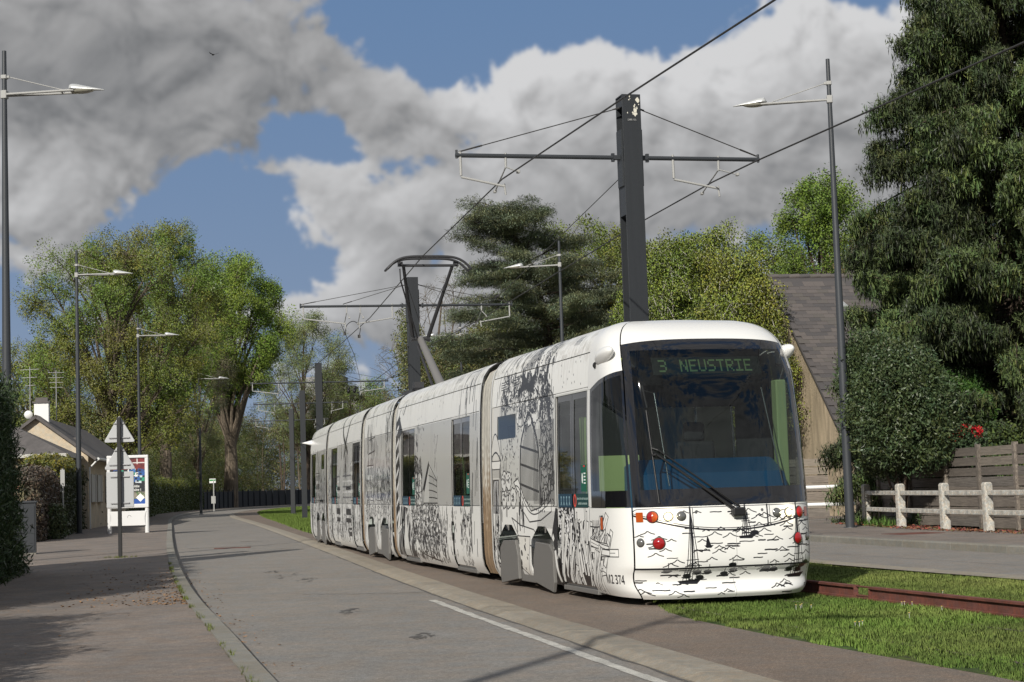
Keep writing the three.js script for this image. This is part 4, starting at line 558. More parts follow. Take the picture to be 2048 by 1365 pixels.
  const cabside = canvasTex(1024, 1024, (ctx, W, H) => {
    const A = new Art(ctx, W, H, 1.23, 1.2), r = rng(19); A.rect(0, 0, 1.23, 1.2, '#e8e8e5');
    A.poly([[0, 0.1], [0.28, 0.1], [0.22, 0.3], [0.42, 0.5], [0.5, 0.7], [0.3, 0.75], [0.2, 0.9], [0, 0.9]], INK); A.planks(r, 0, 0.15, 0.42, 0.85, 26, 0.2, 0.9, 2.2); A.planks(r, 0.35, 0.6, 0.62, 0.95, 9, 0.2, 1.0, 0.6); A.planks(r, 0.25, 0.62, 0.6, 0.72, 5, 0.24, -0.2, 0.5); A.planks(r, 0.05, 0.12, 0.3, 0.5, 12, 0.22, 1.2, 0.5);
    for (let i = 0; i < 6; i++) { const x = 0.1 + i * 0.055; A.curve([[x, 0.8], [x, 0.9], [x + 0.004, 1.0]], 0.012); A.drop(x, 0.95, 0.02, 1.5, 0.4); } A.curve([[0, 0.93], [0.2, 0.92], [0.4, 0.93]], 0.012);
    A.poly([[0.5, 1.08], [0.62, 1.08], [0.62, 0.82], [0.5, 0.82], [0.5, 1.08]], null, '#b9b9b6', 0.004);
    ctx.fillStyle = INK; ctx.font = 'bold 128px sans-serif'; ctx.fillText('M2 374', A.X(0.50), A.Y(0.27), A.X(0.56));
  });
  const fmat = phys([1, 1, 1], 0.32, { map: front, clearcoat: 0.35, clearcoatRoughness: 0.12 }), smat = phys([1, 1, 1], 0.32, { map: cabside, clearcoat: 0.35, clearcoatRoughness: 0.12 });
  const uvF = (u, v, q) => [(q[0] + 1.25) / 2.5, v / 1.2], arc = (p) => (Math.abs(p) > 1 ? (1.3 - Math.abs(p)) * 1.5 : 0.45 + (1 - Math.abs(p)) * 2.28), uvS = (u, v) => [arc(u) / 1.23, v / 1.2];
  mesh('front_panel', merge([patch(nose, -PS + g, PS - g, 0.1, 0.44, 90, 22, uvF), patch(nose, -PS + g, PS - g, 0.448, 1.15, 90, 20, uvF)]), fmat, car1);
  mesh('cab_side_panel', merge([patch(nose, PS + g, 1.3, (p) => lerp(0.11, 0.13, (p - PS) / 0.6), 1.15, 40, 22, uvS), patch((p, y) => nose(-p, y), PS + g, 1.3, (p) => lerp(0.11, 0.13, (p - PS) / 0.6), 1.15, 40, 22, uvS, true)]), smat, car1);
  const n0 = (u, v) => [u, v];
  // white hood and shoulders
  const hood = [patch(nose, -PS + g, PS - g, (p) => top(p) + 0.004, 3.4, 80, 24, n0)];
  for (const sg of [-1, 1]) { const P = (p, y) => nose(sg * p, y); hood.push(patch(P, PS + g, 1.3, (p) => sideTop(p) + 0.004, 3.4, 50, 40, n0, sg < 0), patch(P, 1.245, 1.3, 1.156, (p) => sideTop(p), 3, 20, n0, sg < 0)); }
  const capP = (p, t) => { const a = nose(p, 3.4), sx = clamp(p / 1.3, -1, 1) * 0.74; return [lerp(a[0], a[0], t), 3.4 + 0.03 * t * (1 - (a[0] / 0.74) ** 2), lerp(a[2], -1.5, t)]; }; hood.push(patch(capP, -1.3, 1.3, 0, 1, 60, 4, n0));
  mesh('hood', merge(hood), MAT.tramWhite, car1);
  for (const sg of [-1, 1]) { // mirror-camera pod swelling from the shoulder
    const pod = new THREE.SphereGeometry(1, 24, 18), Q = pod.attributes.position; for (let i = 0; i < Q.count; i++) { let x = Q.getX(i), y = Q.getY(i), z = Q.getZ(i); const k = z > 0 ? 1 : 0.6; Q.setXYZ(i, x * 0.085 * (1 - 0.3 * Math.max(0, -y)), y * 0.1 + 0.05 * z, z * 0.34 * k); } pod.computeVertexNormals(); pod.translate(sg * 1.11, 2.95, -1.02); mesh('camera_pod', pod, MAT.tramWhite, car1);
    mesh('pod_lens', new THREE.CylinderGeometry(0.035, 0.045, 0.02, 16).rotateX(Math.PI / 2).translate(sg * 1.14, 2.86, -1.2), MAT.black, car1);
  }
  // black glazing surround, panes
  const pw = 0.571, y0 = 1.35, y1 = 2.985;
  mesh('windscreen_surround', merge([patch(nose, -PS + g, PS - g, 1.157, y0, 60, 4, n0), patch(nose, -PS + g, PS - g, y1, top, 60, 5, n0), patch(nose, -PS + g, -pw, y0, y1, 6, 30, n0), patch(nose, pw, PS - g, y0, y1, 6, 30, n0)]), MAT.blackGloss, car1);
  mesh('windscreen', patch(nose, -pw, pw, y0, y1, 60, 30, n0), MAT.tramGlass, car1);
  for (const sg of [-1, 1]) { const P = (p, y) => nose(sg * p, y), a = PS + 0.03, b = 1.2, lo = 1.35, hi = (p) => sideTop(p) - 0.05;
    mesh('cab_window_surround', merge([patch(P, PS + g, 1.24, 1.157, lo, 20, 3, n0, sg < 0), patch(P, PS + g, 1.24, hi, sideTop, 20, 2, n0, sg < 0), patch(P, PS + g, a, lo, hi, 2, 12, n0, sg < 0), patch(P, b, 1.24, lo, hi, 2, 12, n0, sg < 0)]), MAT.blackGloss, car1);
    mesh('cab_window', patch(P, a, b, lo, hi, 20, 12, n0, sg < 0), MAT.doorGlass, car1);
    const s = 0.03; }
  // inside of the cab
  mesh('cab_floor', box(1.7, 0.3, 1.0, 0, 0.6, -1.0), MAT.darkIn, car1); mesh('cab_ceiling', box(1.5, 0.06, 0.75, 0, 3.05, -1.1), MAT.darkIn, car1);
  mesh('cab_partition', merge([box(0.45, 2.1, 0.04, -0.9, 1.75, -1.52), box(0.45, 2.1, 0.04, 0.9, 1.75, -1.52), box(1.5, 0.6, 0.04, 0, 0.95, -1.52), box(1.5, 0.5, 0.04, 0, 2.6, -1.52)]), MAT.darkIn, car1);
  mesh('partition_panel', box(0.5, 0.95, 0.02, -0.82, 1.3, -1.49, 0.005), MAT.greenPale, car1);
  const side = (o, w, yA, yB, s) => box(w, yB - yA, 0.16, o, (yA + yB) / 2, -s, 0.02);
  mesh('window_post', side(0.93, 0.13, 1.05, 2.62, 0.74), MAT.greenPale, car1);
  mesh('header_panel', box(1.5, 0.42, 0.06, 0, 2.8, -0.86), MAT.black, car1);
  { const sh = new THREE.Shape([[0.42, 0.8], [0.34, 1.3], [0.46, 1.5], [0.78, 1.66], [1.1, 1.62], [1.15, 0.8]].map(([s, y]) => new THREE.Vector2(s, y))), d = new THREE.ExtrudeGeometry(sh, { depth: 1.52, bevelEnabled: true, bevelThickness: 0.1, bevelSize: 0.04, bevelSegments: 4 }); d.applyMatrix4(new THREE.Matrix4().makeBasis(V(0, 0, -1), V(0, 1, 0), V(1, 0, 0))); d.translate(-0.78, 0, 0); mesh('dashboard', d, phys([0.02, 0.13, 0.30], 0.35, { clearcoat: 0.3 }), car1); }
  mesh('driver_seat', merge([box(0.48, 0.75, 0.12, 0.1, 1.55, -1.4, 0.05), box(0.26, 0.24, 0.1, 0.1, 2.04, -1.42, 0.05), box(0.5, 0.12, 0.45, 0.1, 1.15, -1.25, 0.05)]), MAT.darkIn, car1);
  mesh('sun_visor_rail', rod(surf(0.62, 2.55, -0.12), surf(0.78, 1.4, -0.12), 0.008), MAT.chrome, car1); mesh('sun_visor_rail', rod(surf(-0.72, 2.5, -0.1), surf(-0.66, 1.4, -0.1), 0.008), MAT.chrome, car1);
  { // dot display: line number and destination
    const tx = canvasTex(1024, 192, (c, w, h) => {
      c.fillStyle = '#1b2421'; c.fillRect(0, 0, w, h);
      const F = { 3: ['11110', '00001', '00001', '01110', '00001', '00001', '11110'], N: ['10001', '11001', '11001', '10101', '10011', '10011', '10001'], E: ['11111', '10000', '10000', '11110', '10000', '10000', '11111'], U: ['10001', '10001', '10001', '10001', '10001', '10001', '01110'], S: ['01111', '10000', '10000', '01110', '00001', '00001', '11110'], T: ['11111', '00100', '00100', '00100', '00100', '00100', '00100'], R: ['11110', '10001', '10001', '11110', '10100', '10010', '10001'], I: ['11111', '00100', '00100', '00100', '00100', '00100', '11111'] };
      const px = 14.2, py = 19; let x = 60; for (const ch of '3  NEUSTRIE') { if (ch === ' ') { x += px * 3.9; continue; } F[ch].forEach((row, j) => [...row].forEach((b, i) => { c.fillStyle = b === '1' ? '#83a06d' : '#202a27'; const w2 = px - 2.2, h2 = py / 2 - 1.4; for (const k of [0, 1]) c.fillRect(x + i * px, 28 + j * py + k * py / 2, b === '1' ? px - 0.6 : w2, h2); })); x += px * 6.1; }
    });
    const gd = patch((o, y) => { const q = surf(o, y, -0.05); return [q.x, q.y, q.z]; }, -0.7, 0.62, 2.7, 2.915, 30, 4, (o, y) => [(o + 0.7) / 1.32, (y - 2.7) / 0.215]); mesh('destination_display', gd, std(0xffffff, 0.5, { map: tx }), car1);
  }
  // lamps
  MAT.lensRed = phys([0.30, 0.008, 0.01], 0.12, { clearcoat: 1 }); MAT.lensAmber = phys([0.42, 0.075, 0.012], 0.15, { clearcoat: 1 }); MAT.lensClear = phys([0.20, 0.20, 0.19], 0.1, { metalness: 0.5, clearcoat: 1 });
  MAT.lensLit = std([0.7, 0.62, 0.42], 0.3, { emissive: new THREE.Color(1, 0.82, 0.5), emissiveIntensity: 0.4 }); MAT.bezel = std([0.03, 0.03, 0.03], 0.4);
  const lamp = (name, o, y, r, mat, split) => {
    const p = pOf(o, y), n = normal(p, y), c = V(...nose(p, y)), q = new THREE.Quaternion().setFromUnitVectors(V(0, 0, 1), n);
    const bez = new THREE.TorusGeometry(r, r * 0.13, 8, 32), cup = new THREE.CylinderGeometry(r, r * 0.8, 0.02, 28).rotateX(Math.PI / 2).translate(0, 0, -0.002);
    const dome = new THREE.SphereGeometry(r * 1.45, 28, 10, 0, 6.283, 0, Math.asin(1 / 1.5)).rotateX(Math.PI / 2).translate(0, 0, -r * 0.9);
    const put = (gg) => gg.applyQuaternion(q).translate(c.x, c.y, c.z);
    const m = mesh(name, put(dome), mat, car1); mesh('bezel', put(merge([bez, cup])), MAT.bezel, car1);
    if (split) mesh('turn_lens', put(new THREE.SphereGeometry(r * 1.46, 16, 8, Math.PI / 2, Math.PI, 0, Math.asin(1 / 1.55)).rotateX(Math.PI / 2).translate(0, 0, -r * 0.9)), MAT.lensAmber, car1);
    return m;
  };
  lamp('tail_light', -0.87, 1.04, 0.064, MAT.lensRed, true); lamp('headlight', -0.71, 1.04, 0.05, MAT.lensLit); lamp('headlight', -0.57, 1.04, 0.05, MAT.lensClear);
  lamp('headlight', 0.56, 1.04, 0.05, MAT.lensClear); lamp('headlight', 0.71, 1.04, 0.05, MAT.lensLit); lamp('tail_light', 0.87, 1.04, 0.064, MAT.lensRed, true);
  lamp('fog_light', -0.82, 0.74, 0.066, MAT.lensRed); lamp('fog_light', 0.82, 0.74, 0.066, MAT.lensRed); lamp('coupler_socket', -0.99, 0.75, 0.046, MAT.lensClear); lamp('coupler_socket', 0.99, 0.75, 0.046, MAT.lensClear);
  for (const o of [-0.985, 0.985]) { const gg = patch((u, v) => { const q = surf(u, v, 0.008); return [q.x, q.y, q.z]; }, o - 0.03, o + 0.03, 0.985, 1.095, 4, 4, n0); mesh('corner_marker', gg, MAT.lensAmber, car1); }
  for (const sg of [-1, 1]) { const q = V(...nose(sg * 0.99, 0.97)); mesh('side_marker', box(0.03, 0.15, 0.07, q.x, q.y, q.z, 0.01), MAT.lensAmber, car1); mesh('marker_base', box(0.02, 0.19, 0.09, q.x - sg * 0.004, q.y, q.z, 0.008), MAT.bezel, car1); }
  for (const z of [-0.71, 0.71]) { const c = surf(z, 1.04, 0.05), l = new THREE.PointLight(new THREE.Color(1, 0.85, 0.6), 0.12, 8); l.position.copy(c); l.castShadow = true; l.name = 'headlight_glow'; car1.add(l); }
  // wiper: two-rod arm from the sill, upright blade
  { const b0 = surf(0.06, 1.08, 0.05), b1 = surf(0.1, 1.12, 0.06), e0 = surf(-0.77, 1.74, 0.055), e1 = surf(-0.75, 1.79, 0.05);
    mesh('wiper', merge([rod(b0, e0, 0.02, 0.011), rod(b1, e1, 0.012, 0.009), rod(surf(-0.83, 2.26, 0.03), surf(-0.79, 1.19, 0.03), 0.011), rod(e0, surf(-0.81, 1.74, 0.035), 0.016), rod(e1, surf(-0.81, 1.82, 0.035), 0.01), box(0.15, 0.1, 0.1, surf(0.08, 1.07, 0.04).x, 1.07, surf(0.08, 1.07, 0.04).z, 0.02)]), MAT.black, car1); }
  // chin under the front
  mesh('underframe', box(1.5, 0.1, 0.9, 0, 0.28, -0.95), MAT.black, car1);
}
// ---- pantograph on the middle car
{
  const pg = new THREE.Group(); pg.name = 'pantograph'; tramRoot.add(pg); const c = track(17.4); pg.position.copy(c); pg.rotation.y = -heading(17.4);
  MAT.panto = std([0.03, 0.03, 0.033], 0.5); MAT.pantoGrey = std([0.16, 0.155, 0.15], 0.55);
  const K = V(0, 4.78, -1.75), B = V(0, 3.55, 0.75), hy = 6.28, hz = -0.5;
  mesh('base_frame', merge([box(1.2, 0.08, 1.7, 0, 3.5, 0), box(0.2, 0.2, 0.3, -0.5, 3.56, 0.7), box(0.2, 0.2, 0.3, 0.5, 3.56, 0.7)]), MAT.panto, pg);
  mesh('lower_arm', rod(B, K, 0.1, 0.075, 14), MAT.pantoGrey, pg); mesh('control_rod', rod(V(-0.08, 3.55, 0.2), K.clone().add(V(-0.08, -0.15, 0.1)), 0.03), MAT.panto, pg);
  mesh('knee_bar', merge([rod(V(-0.2, K.y, K.z), V(0.2, K.y, K.z), 0.05, 0.05, 12), rod(V(-0.22, K.y, K.z), V(-0.16, K.y, K.z), 0.07, 0.07, 12), rod(V(0.16, K.y, K.z), V(0.22, K.y, K.z), 0.07, 0.07, 12)]), MAT.panto, pg);
  mesh('upper_arm', rod(V(-0.17, K.y, K.z), V(-0.55, hy - 0.02, hz), 0.045, 0.035), MAT.panto, pg); mesh('upper_arm', rod(V(0.17, K.y, K.z), V(0.55, hy - 0.02, hz), 0.045, 0.035), MAT.panto, pg);
  mesh('guide_rod', merge([rod(V(-0.05, K.y - 0.05, K.z), V(-0.62, hy - 0.35, hz), 0.018), rod(V(-0.62, hy - 0.35, hz), V(-0.63, hy - 0.1, hz), 0.015)]), MAT.panto, pg);
  mesh('stay_wire', merge([rod(V(-0.5, 6.05, hz - 0.2), V(0, 5.0, K.z + 0.2), 0.006, 0.006, 5), rod(V(0.5, 6.05, hz - 0.2), V(0, 5.0, K.z + 0.2), 0.006, 0.006, 5)]), MAT.wire, pg);
  mesh('head_bar', rod(V(-0.57, hy - 0.03, hz), V(0.57, hy - 0.03, hz), 0.03), MAT.panto, pg);
  for (const dz of [-0.18, 0.18]) mesh('collector_strip', tube([V(-0.93, hy - 0.12, hz + dz), V(-0.75, hy + 0.04, hz + dz), V(-0.55, hy + 0.12, hz + dz), V(0, hy + 0.145, hz + dz), V(0.55, hy + 0.12, hz + dz), V(0.75, hy + 0.04, hz + dz), V(0.93, hy - 0.12, hz + dz)], 0.028, 50, 8), MAT.panto, pg);
  for (const sx of [-1, 1]) mesh('horn_end', merge([rod(V(sx * 0.93, hy - 0.12, hz - 0.18), V(sx * 0.93, hy - 0.12, hz + 0.18), 0.022), rod(V(sx * 0.6, hy - 0.02, hz - 0.18), V(sx * 0.6, hy - 0.02, hz + 0.18), 0.02), box(0.1, 0.1, 0.1, sx * 0.62, hy, hz)]), MAT.panto, pg);
}
// ---------------------------------------------------------------- overhead line masts and wires
MAT.mast = std(0xffffff, 0.42, { map: withRep(grain(61, [0.165, 0.176, 0.19], 0.06, 0.1), 1), bumpMap: withRep(fineBump, 3), bumpScale: 0.0006 });
MAT.flake = std([0.62, 0.6, 0.52], 0.9); MAT.plate = std(0xffffff, 0.6, { map: canvasTex(128, 32, (c, w, h) => { c.fillStyle = '#23262a'; c.fillRect(0, 0, w, h); c.fillStyle = '#c9c9c6'; c.font = '24px monospace'; c.fillText('[2M0:15]', 6, 25); }) });
// h: height; the mast is an H-section of two flanges and a web; arms at armY
function mast(label, x, d, turn, h, lx, rx, o = {}) {
  const t = thing('catenary_mast', label, 'mast', [x, 0, -d], turn, 'catenary masts along the tramway'), fw = 0.32, dp = 0.34, armY = 6.88;
  mesh('flange', box(fw, h, 0.025, 0, h / 2, dp / 2, 0.004), MAT.mast, t); mesh('flange', box(fw, h, 0.025, 0, h / 2, -dp / 2, 0.004), MAT.mast, t); mesh('web', box(0.02, h - 0.02, dp - 0.03, -0.02, h / 2 - 0.01, 0), MAT.mast, t);
  mesh('cap_plate', box(fw, 0.02, dp + 0.02, 0, h + 0.01, 0), MAT.mast, t);
  mesh('stiffener', merge([box(0.14, 0.9, dp - 0.04, -0.085, h - 1.55, 0), box(0.14, 0.16, dp - 0.04, -0.085, h - 0.1, 0)]), MAT.mast, t);
  mesh('base_plate', box(0.5, 0.04, 0.52, 0, 0.07, 0), MAT.mast, t);
  for (const s of [-1, 1]) { const L = s < 0 ? lx : rx, q = s * (fw / 2);
    mesh('bracket', merge([box(0.03, 0.95, 0.26, q + s * 0.01, armY - 0.02, 0), box(0.12, 0.07, 0.09, q + s * 0.08, armY, 0), box(0.05, 0.14, 0.05, q + s * 0.14, armY, 0)]), MAT.steelDark, t);
    mesh('cross_arm', merge([rod(V(q + s * 0.1, armY, 0), V(s * L, armY + (o.droop || 0), 0), 0.036), rod(V(s * L - s * 0.02, armY - 0.05, 0), V(s * L - s * 0.02, armY + 0.09, 0), 0.02)]), MAT.steelDark, t);
    for (const [frac, yy] of o.stays || [[0.98, 0.12]]) mesh('stay_wire', merge([rod(V(q, h - 0.18, 0), V(s * L * frac, armY + 0.06, 0), 0.009, 0.009, 6), rod(V(lerp(q, s * L * frac, 0.86), lerp(h - 0.18, armY + 0.06, 0.86), 0), V(s * L * frac, armY + 0.06, 0), 0.016, 0.012, 6), rod(V(q, h - 0.18, 0), V(q + s * 0.12, h - 0.21, 0), 0.02, 0.01, 6)]), MAT.wire, t);
    const cfg = s < 0 ? o.regL : o.regR; if (cfg) for (const [xa, xb] of cfg) { // registration arm: drop bracket, steady arm, hanger triangle down to the wire
      mesh('registration_arm', merge([rod(V(xa, armY + 0.06, 0), V(xa, armY - 0.34, 0.02), 0.022), rod(V(xa, armY - 0.36, 0.02), V(xb, armY - 0.52, 0.1), 0.02), rod(V(xb, armY - 0.48, 0.1), V(xb + 0.02, armY - 0.66, 0.1), 0.016)]), MAT.galvDull, t);
      const xm = xb + (o.hang || 0.06); mesh('wire_hanger', merge([rod(V(xm, armY + 0.05, 0), V(xm, armY - 0.2, 0), 0.02), rod(V(xm, armY - 0.18, 0), V(xm + 0.02, armY - 0.43, -0.9), 0.012), rod(V(xm, armY - 0.18, 0), V(xm - 0.02, armY - 0.43, 0.9), 0.012), box(0.05, 0.05, 0.08, xm + 0.02, armY - 0.43, -0.9, 0.01), box(0.05, 0.05, 0.08, xm - 0.02, armY - 0.43, 0.9, 0.01)]), MAT.galvDull, t); }
  }
  return t;
}
const m1 = mast('large dark grey catenary mast with flaking paint at its top, behind the tram cab', 2.07, 28.44, 0.24, 7.9, 2.98, 2.3, { regL: [[-2.9, -2.2]], regR: [[0.75, 1.5]] });
{ const r = rng(91); for (let i = 0; i < 16; i++) { const pts = []; const cx = (r() - 0.5) * 0.24 + 0.02, cy = 7.58 + r() * 0.3, s = i < 3 ? 0.035 : 0.006 + r() * 0.012; for (let k = 0; k < 8; k++) { const a = k / 8 * 6.28; pts.push(new THREE.Vector2(cx + Math.cos(a) * s * (0.6 + 0.6 * r()), cy + Math.sin(a) * s * (0.7 + 0.8 * r()))); } mesh('bare_patch', new THREE.ExtrudeGeometry(new THREE.Shape(pts), { depth: 0.002, bevelEnabled: false }).translate(0, 0, 0.183), MAT.flake, m1); } mesh('number_plate', new THREE.PlaneGeometry(0.17, 0.05).translate(0.0, 7.49, 0.186), MAT.plate, m1); }
mast('dark grey catenary mast behind the pantograph', -2.89, 50.37, 0.2, 7.68, 3.3, 3.0, { stays: [[0.99, 0], [0.62, 0]], regL: [[-3.2, -2.0], [-0.6, -1.6]], regR: [[2.9, 2.0]] });
mast('dark grey catenary mast rising over the tail of the tram', -9.5, 84, 0.16, 7.8, 3.3, 3.4, { stays: [[0.98, 0], [0.6, 0]], regL: [[-3.2, -2.0]], regR: [[3.2, 2.0]] });
mast('dark grey catenary mast standing on the lawn past the tram tail', -12.65, 103, 0.12, 7.62, 2.9, 2.7, { regL: [[-2.6, -1.7]], regR: [[2.4, 1.7]] });
mast('small distant catenary mast at the road bend', -16.3, 126, 0.02, 7.7, 2.9, 2.7, { regL: [[-2.6, -1.7]], regR: [[2.4, 1.7]] });
const wire = (label, pts, r = 0.011, group) => tag(mesh('overhead_wire', merge(pts.slice(1).map((p, i) => rod(V(pts[i][0], pts[i][2], -pts[i][1]), V(p[0], p[2], -p[1]), r, r, 6))), MAT.wire), label, 'wire', group);
wire('contact wire above the tram touching its pantograph', [[7.3, -2, 6.5], [5.6, 7.5, 6.5], [2.89, 17.85, 6.5], [1.58, 22.2, 6.5], [-0.07, 27.7, 6.46], [-1.86, 36.9, 6.5], [-4.05, 49.3, 6.46], [-5.9, 58.6, 6.48], [-11.1, 83.5, 6.46], [-14.6, 102.6, 6.46], [-18.4, 125.6, 6.5], [-21.5, 155, 6.5]], 0.013);
wire('contact wire over the empty track to the right of the mast', [[11.5, 0, 6.5], [8.3, 12, 6.5], [6.16, 20, 6.5], [3.95, 26.8, 6.46], [3.46, 28.6, 6.46], [2.63, 32.8, 6.5], [-0.85, 50.6, 6.46], [-4.2, 66, 6.5], [-7.4, 84.3, 6.46], [-10.9, 103, 6.46], [-14.6, 126, 6.5]], 0.013);
wire('thin guy wire from the big mast up over the left of the pantograph', [[1.9, 28.4, 6.55], [-0.02, 40, 6.15], [-2.9, 56, 5.6], [-9.4, 84, 5.6]], 0.008);
wire('crossing feeder wire looping down behind the pantograph', [[-5.0, 50.4, 6.4], [-5.7, 62, 6.4], [-6.6, 74, 6.4], [-7.4, 84, 6.4]], 0.009);
{ // strain insulators and jumper loop on the wires
  const t = thing('wire_clamp', 'looped jumper cable joining two overhead wires beyond the pantograph', 'cable'); mesh('jumper', tube([V(-5.25, 6.42, -54), V(-5.2, 6.75, -54.3), V(-5.0, 6.9, -54.8), V(-4.85, 6.72, -55), V(-4.9, 6.45, -55.1)], 0.012, 24, 6), MAT.wire, t); mesh('clamp', merge([box(0.08, 0.1, 0.1, -5.25, 6.45, -54), box(0.08, 0.1, 0.1, -4.9, 6.45, -55.1)]), MAT.wire, t);
  const b = thing('strain_insulator', 'small dark insulator on the guy wire beside the cedar', 'insulator', [-0.3, 6.08, -41.4], 0.2); mesh('insulator_body', merge([0, 1, 2, 3].map((i) => new THREE.SphereGeometry(0.035, 10, 8).translate(0, 0, -i * 0.08))), MAT.wire, b); mesh('shackle', box(0.03, 0.05, 0.1, 0, 0, 0.06), MAT.wire, b);
}
// ---------------------------------------------------------------- street lamps
function lampPost() {
  const t = new THREE.Group(), H = 12, ay = 10.95;
  MAT.lampHead = std([0.55, 0.56, 0.56], 0.35, { metalness: 0.3 }); MAT.lampPole = std([0.04, 0.045, 0.052], 0.45, { bumpMap: withRep(fineBump, 3), bumpScale: 0.0008 }); MAT.lampGlass = phys([0.30, 0.29, 0.24], 0.15, { clearcoat: 1 });
  mesh('pole', merge([rod(V(0, 0, 0), V(0, 4.6, 0), 0.115, 0.105, 16), rod(V(0, 4.6, 0), V(0, H, 0), 0.1, 0.05, 16), new THREE.CylinderGeometry(0.17, 0.19, 0.05, 20).translate(0, 0.025, 0)]), MAT.lampPole, t);
  mesh('access_door', box(0.09, 0.45, 0.012, 0, 1.0, 0.108, 0.004), MAT.lampPole, t);
  mesh('clamp', merge([box(0.15, 0.2, 0.15, 0, ay, 0, 0.02), box(0.14, 0.1, 0.14, 0, ay + 0.42, 0, 0.02), box(0.08, 0.06, 0.06, 0.09, ay + 0.42, 0, 0.01)]), MAT.galvDull, t);
  mesh('arm', merge([rod(V(0.06, ay, 0.04), V(1.75, ay - 0.02, 0.1), 0.03), rod(V(0.06, ay - 0.02, -0.04), V(1.75, ay - 0.04, -0.1), 0.03), rod(V(1.4, ay - 0.02, 0.08), V(1.4, ay - 0.02, -0.08), 0.018)]), MAT.galvDull, t);
  mesh('tie_rod', rod(V(0.1, ay + 0.42, 0), V(1.45, ay + 0.02, 0), 0.012), MAT.galvDull, t);
  const g = new THREE.SphereGeometry(1, 28, 20), P = g.attributes.position; // pointed shell, flat below
  for (let i = 0; i < P.count; i++) { const x = P.getX(i), y = P.getY(i), z = P.getZ(i), tt = (x + 1) / 2, w = Math.pow(Math.sin(Math.PI * Math.pow(1 - tt, 0.62) * 0.5 + 0.0), 1) * (tt < 0.1 ? 0.75 + tt * 2.5 : 1), q = Math.min(1, (1 - x) * 0.62 + 0.02), sy = Math.sqrt(Math.max(1e-6, y * y + z * z)), cy = y / sy, cz = z / sy, rr = x < -0.85 ? (1 + x) / 0.15 : 1; P.setXYZ(i, x * 0.44 + 2.02, (cy > 0 ? cy * 0.13 * q : cy * 0.02) * rr - (x + 0.2) * 0.03 + ay, cz * 0.16 * Math.pow(q, 0.8) * rr); }
  g.computeVertexNormals(); mesh('lamp_head', g, MAT.lampHead, t);
  mesh('lamp_lens', (() => { const q = new THREE.SphereGeometry(1, 20, 10, 0, 6.283, Math.PI / 2, Math.PI / 2); q.scale(0.3, 0.085, 0.13); return q.translate(1.92, ay - 0.012, 0); })(), MAT.lampGlass, t);
  return t;
}
{
  const proto = lampPost();
  const put = (x, d, y, turn, label) => { const c = proto.clone(); c.name = numbered('street_lamp'); c.position.set(x, y, -d); c.rotation.y = turn; scene.add(c); tag(c, label, 'street lamp', 'street lamps along both roads'); };
  put(-5.4, 0, 0.1, -0.1, 'tall street lamp beside the pavement, just outside the left edge'); put(-11.75, 39.9, 0.1, -0.14, 'tallest looking street lamp, standing by the clipped thuja hedge');
  put(-18.4, 72.7, 0.1, -0.1, 'street lamp in front of the rendered house with the chimney'); put(-21.97, 100.9, 0.1, -0.06, 'street lamp behind the advertising panel'); put(-25.48, 139.5, 0.1, 0, 'farthest left street lamp among the hedges and oaks');
  put(8.33, 43.5, 0.15, Math.PI - 0.12, 'street lamp at the end of the concrete rail fence'); put(2.18, 74.5, 0.1, Math.PI - 0.1, 'street lamp in front of the cedar tree'); put(-3.2, 107, 0.1, Math.PI - 0.05, 'small street lamp showing below the cedar branches'); put(-4.7, 138, 0.1, Math.PI, 'smallest street lamp, low over the tram roof');
}
// ---------------------------------------------------------------- plants
// clump of small folded leaves; normals lean outwards so a clump shades as a volume
function leafClump(seed, n, L, W, R, o = {}) {
  const r = rng(seed), p = [], nn = [], ix = []; let k = 0;
  for (let i = 0; i < n; i++) {
    const c = V(r() - 0.5, r() - 0.5, r() - 0.5).normalize().multiplyScalar(R * Math.cbrt(r())); if (o.flat) c.y *= o.flat;
    const dir = o.hang ? V((r() - 0.5) * 0.8, -1, (r() - 0.5) * 0.8).normalize() : V(r() - 0.5, (r() - 0.5) * (o.flat ? 0.5 : 1), r() - 0.5).normalize(), up = V(r() - 0.5, (o.flat ? 1.2 : 0.4) + r() * 0.6, r() - 0.5).normalize(), side = dir.clone().cross(up).normalize(), l = L * (0.6 + 0.7 * r()), w = W * (0.6 + 0.7 * r());
    const nrm = side.clone().cross(dir).normalize(); if (nrm.y < 0) nrm.negate(); const soft = nrm.clone().multiplyScalar(0.65).addScaledVector(c.clone().normalize(), 0.5).normalize();
    const a = c, b = c.clone().addScaledVector(dir, l * 0.5).addScaledVector(side, w * 0.5), d = c.clone().addScaledVector(dir, l), e = c.clone().addScaledVector(dir, l * 0.5).addScaledVector(side, -w * 0.5); b.addScaledVector(nrm, w * 0.15); e.addScaledVector(nrm, w * 0.15);
    for (const q of [a, b, d, e]) { p.push(q.x, q.y, q.z); nn.push(soft.x, soft.y, soft.z); } ix.push(k, k + 1, k + 2, k, k + 2, k + 3); k += 4;
  }
  const g = new THREE.BufferGeometry(); g.setAttribute('position', new THREE.Float32BufferAttribute(p, 3)); g.setIndex(ix); if (o.soft === false) g.computeVertexNormals(); else g.setAttribute('normal', new THREE.Float32BufferAttribute(nn, 3)); return g;
}
const leafMat = (o = {}) => new THREE.MeshPhysicalMaterial({ color: 0xffffff, roughness: o.rough ?? 0.6, side: THREE.DoubleSide, ...(o.tr ? { transmission: o.tr, thickness: 0 } : {}) });
MAT.leaf = leafMat({ rough: 0.8, tr: 0.3 }); MAT.leafGloss = leafMat({ rough: 0.48 }); MAT.needle = leafMat({ rough: 0.85, tr: 0.2 });
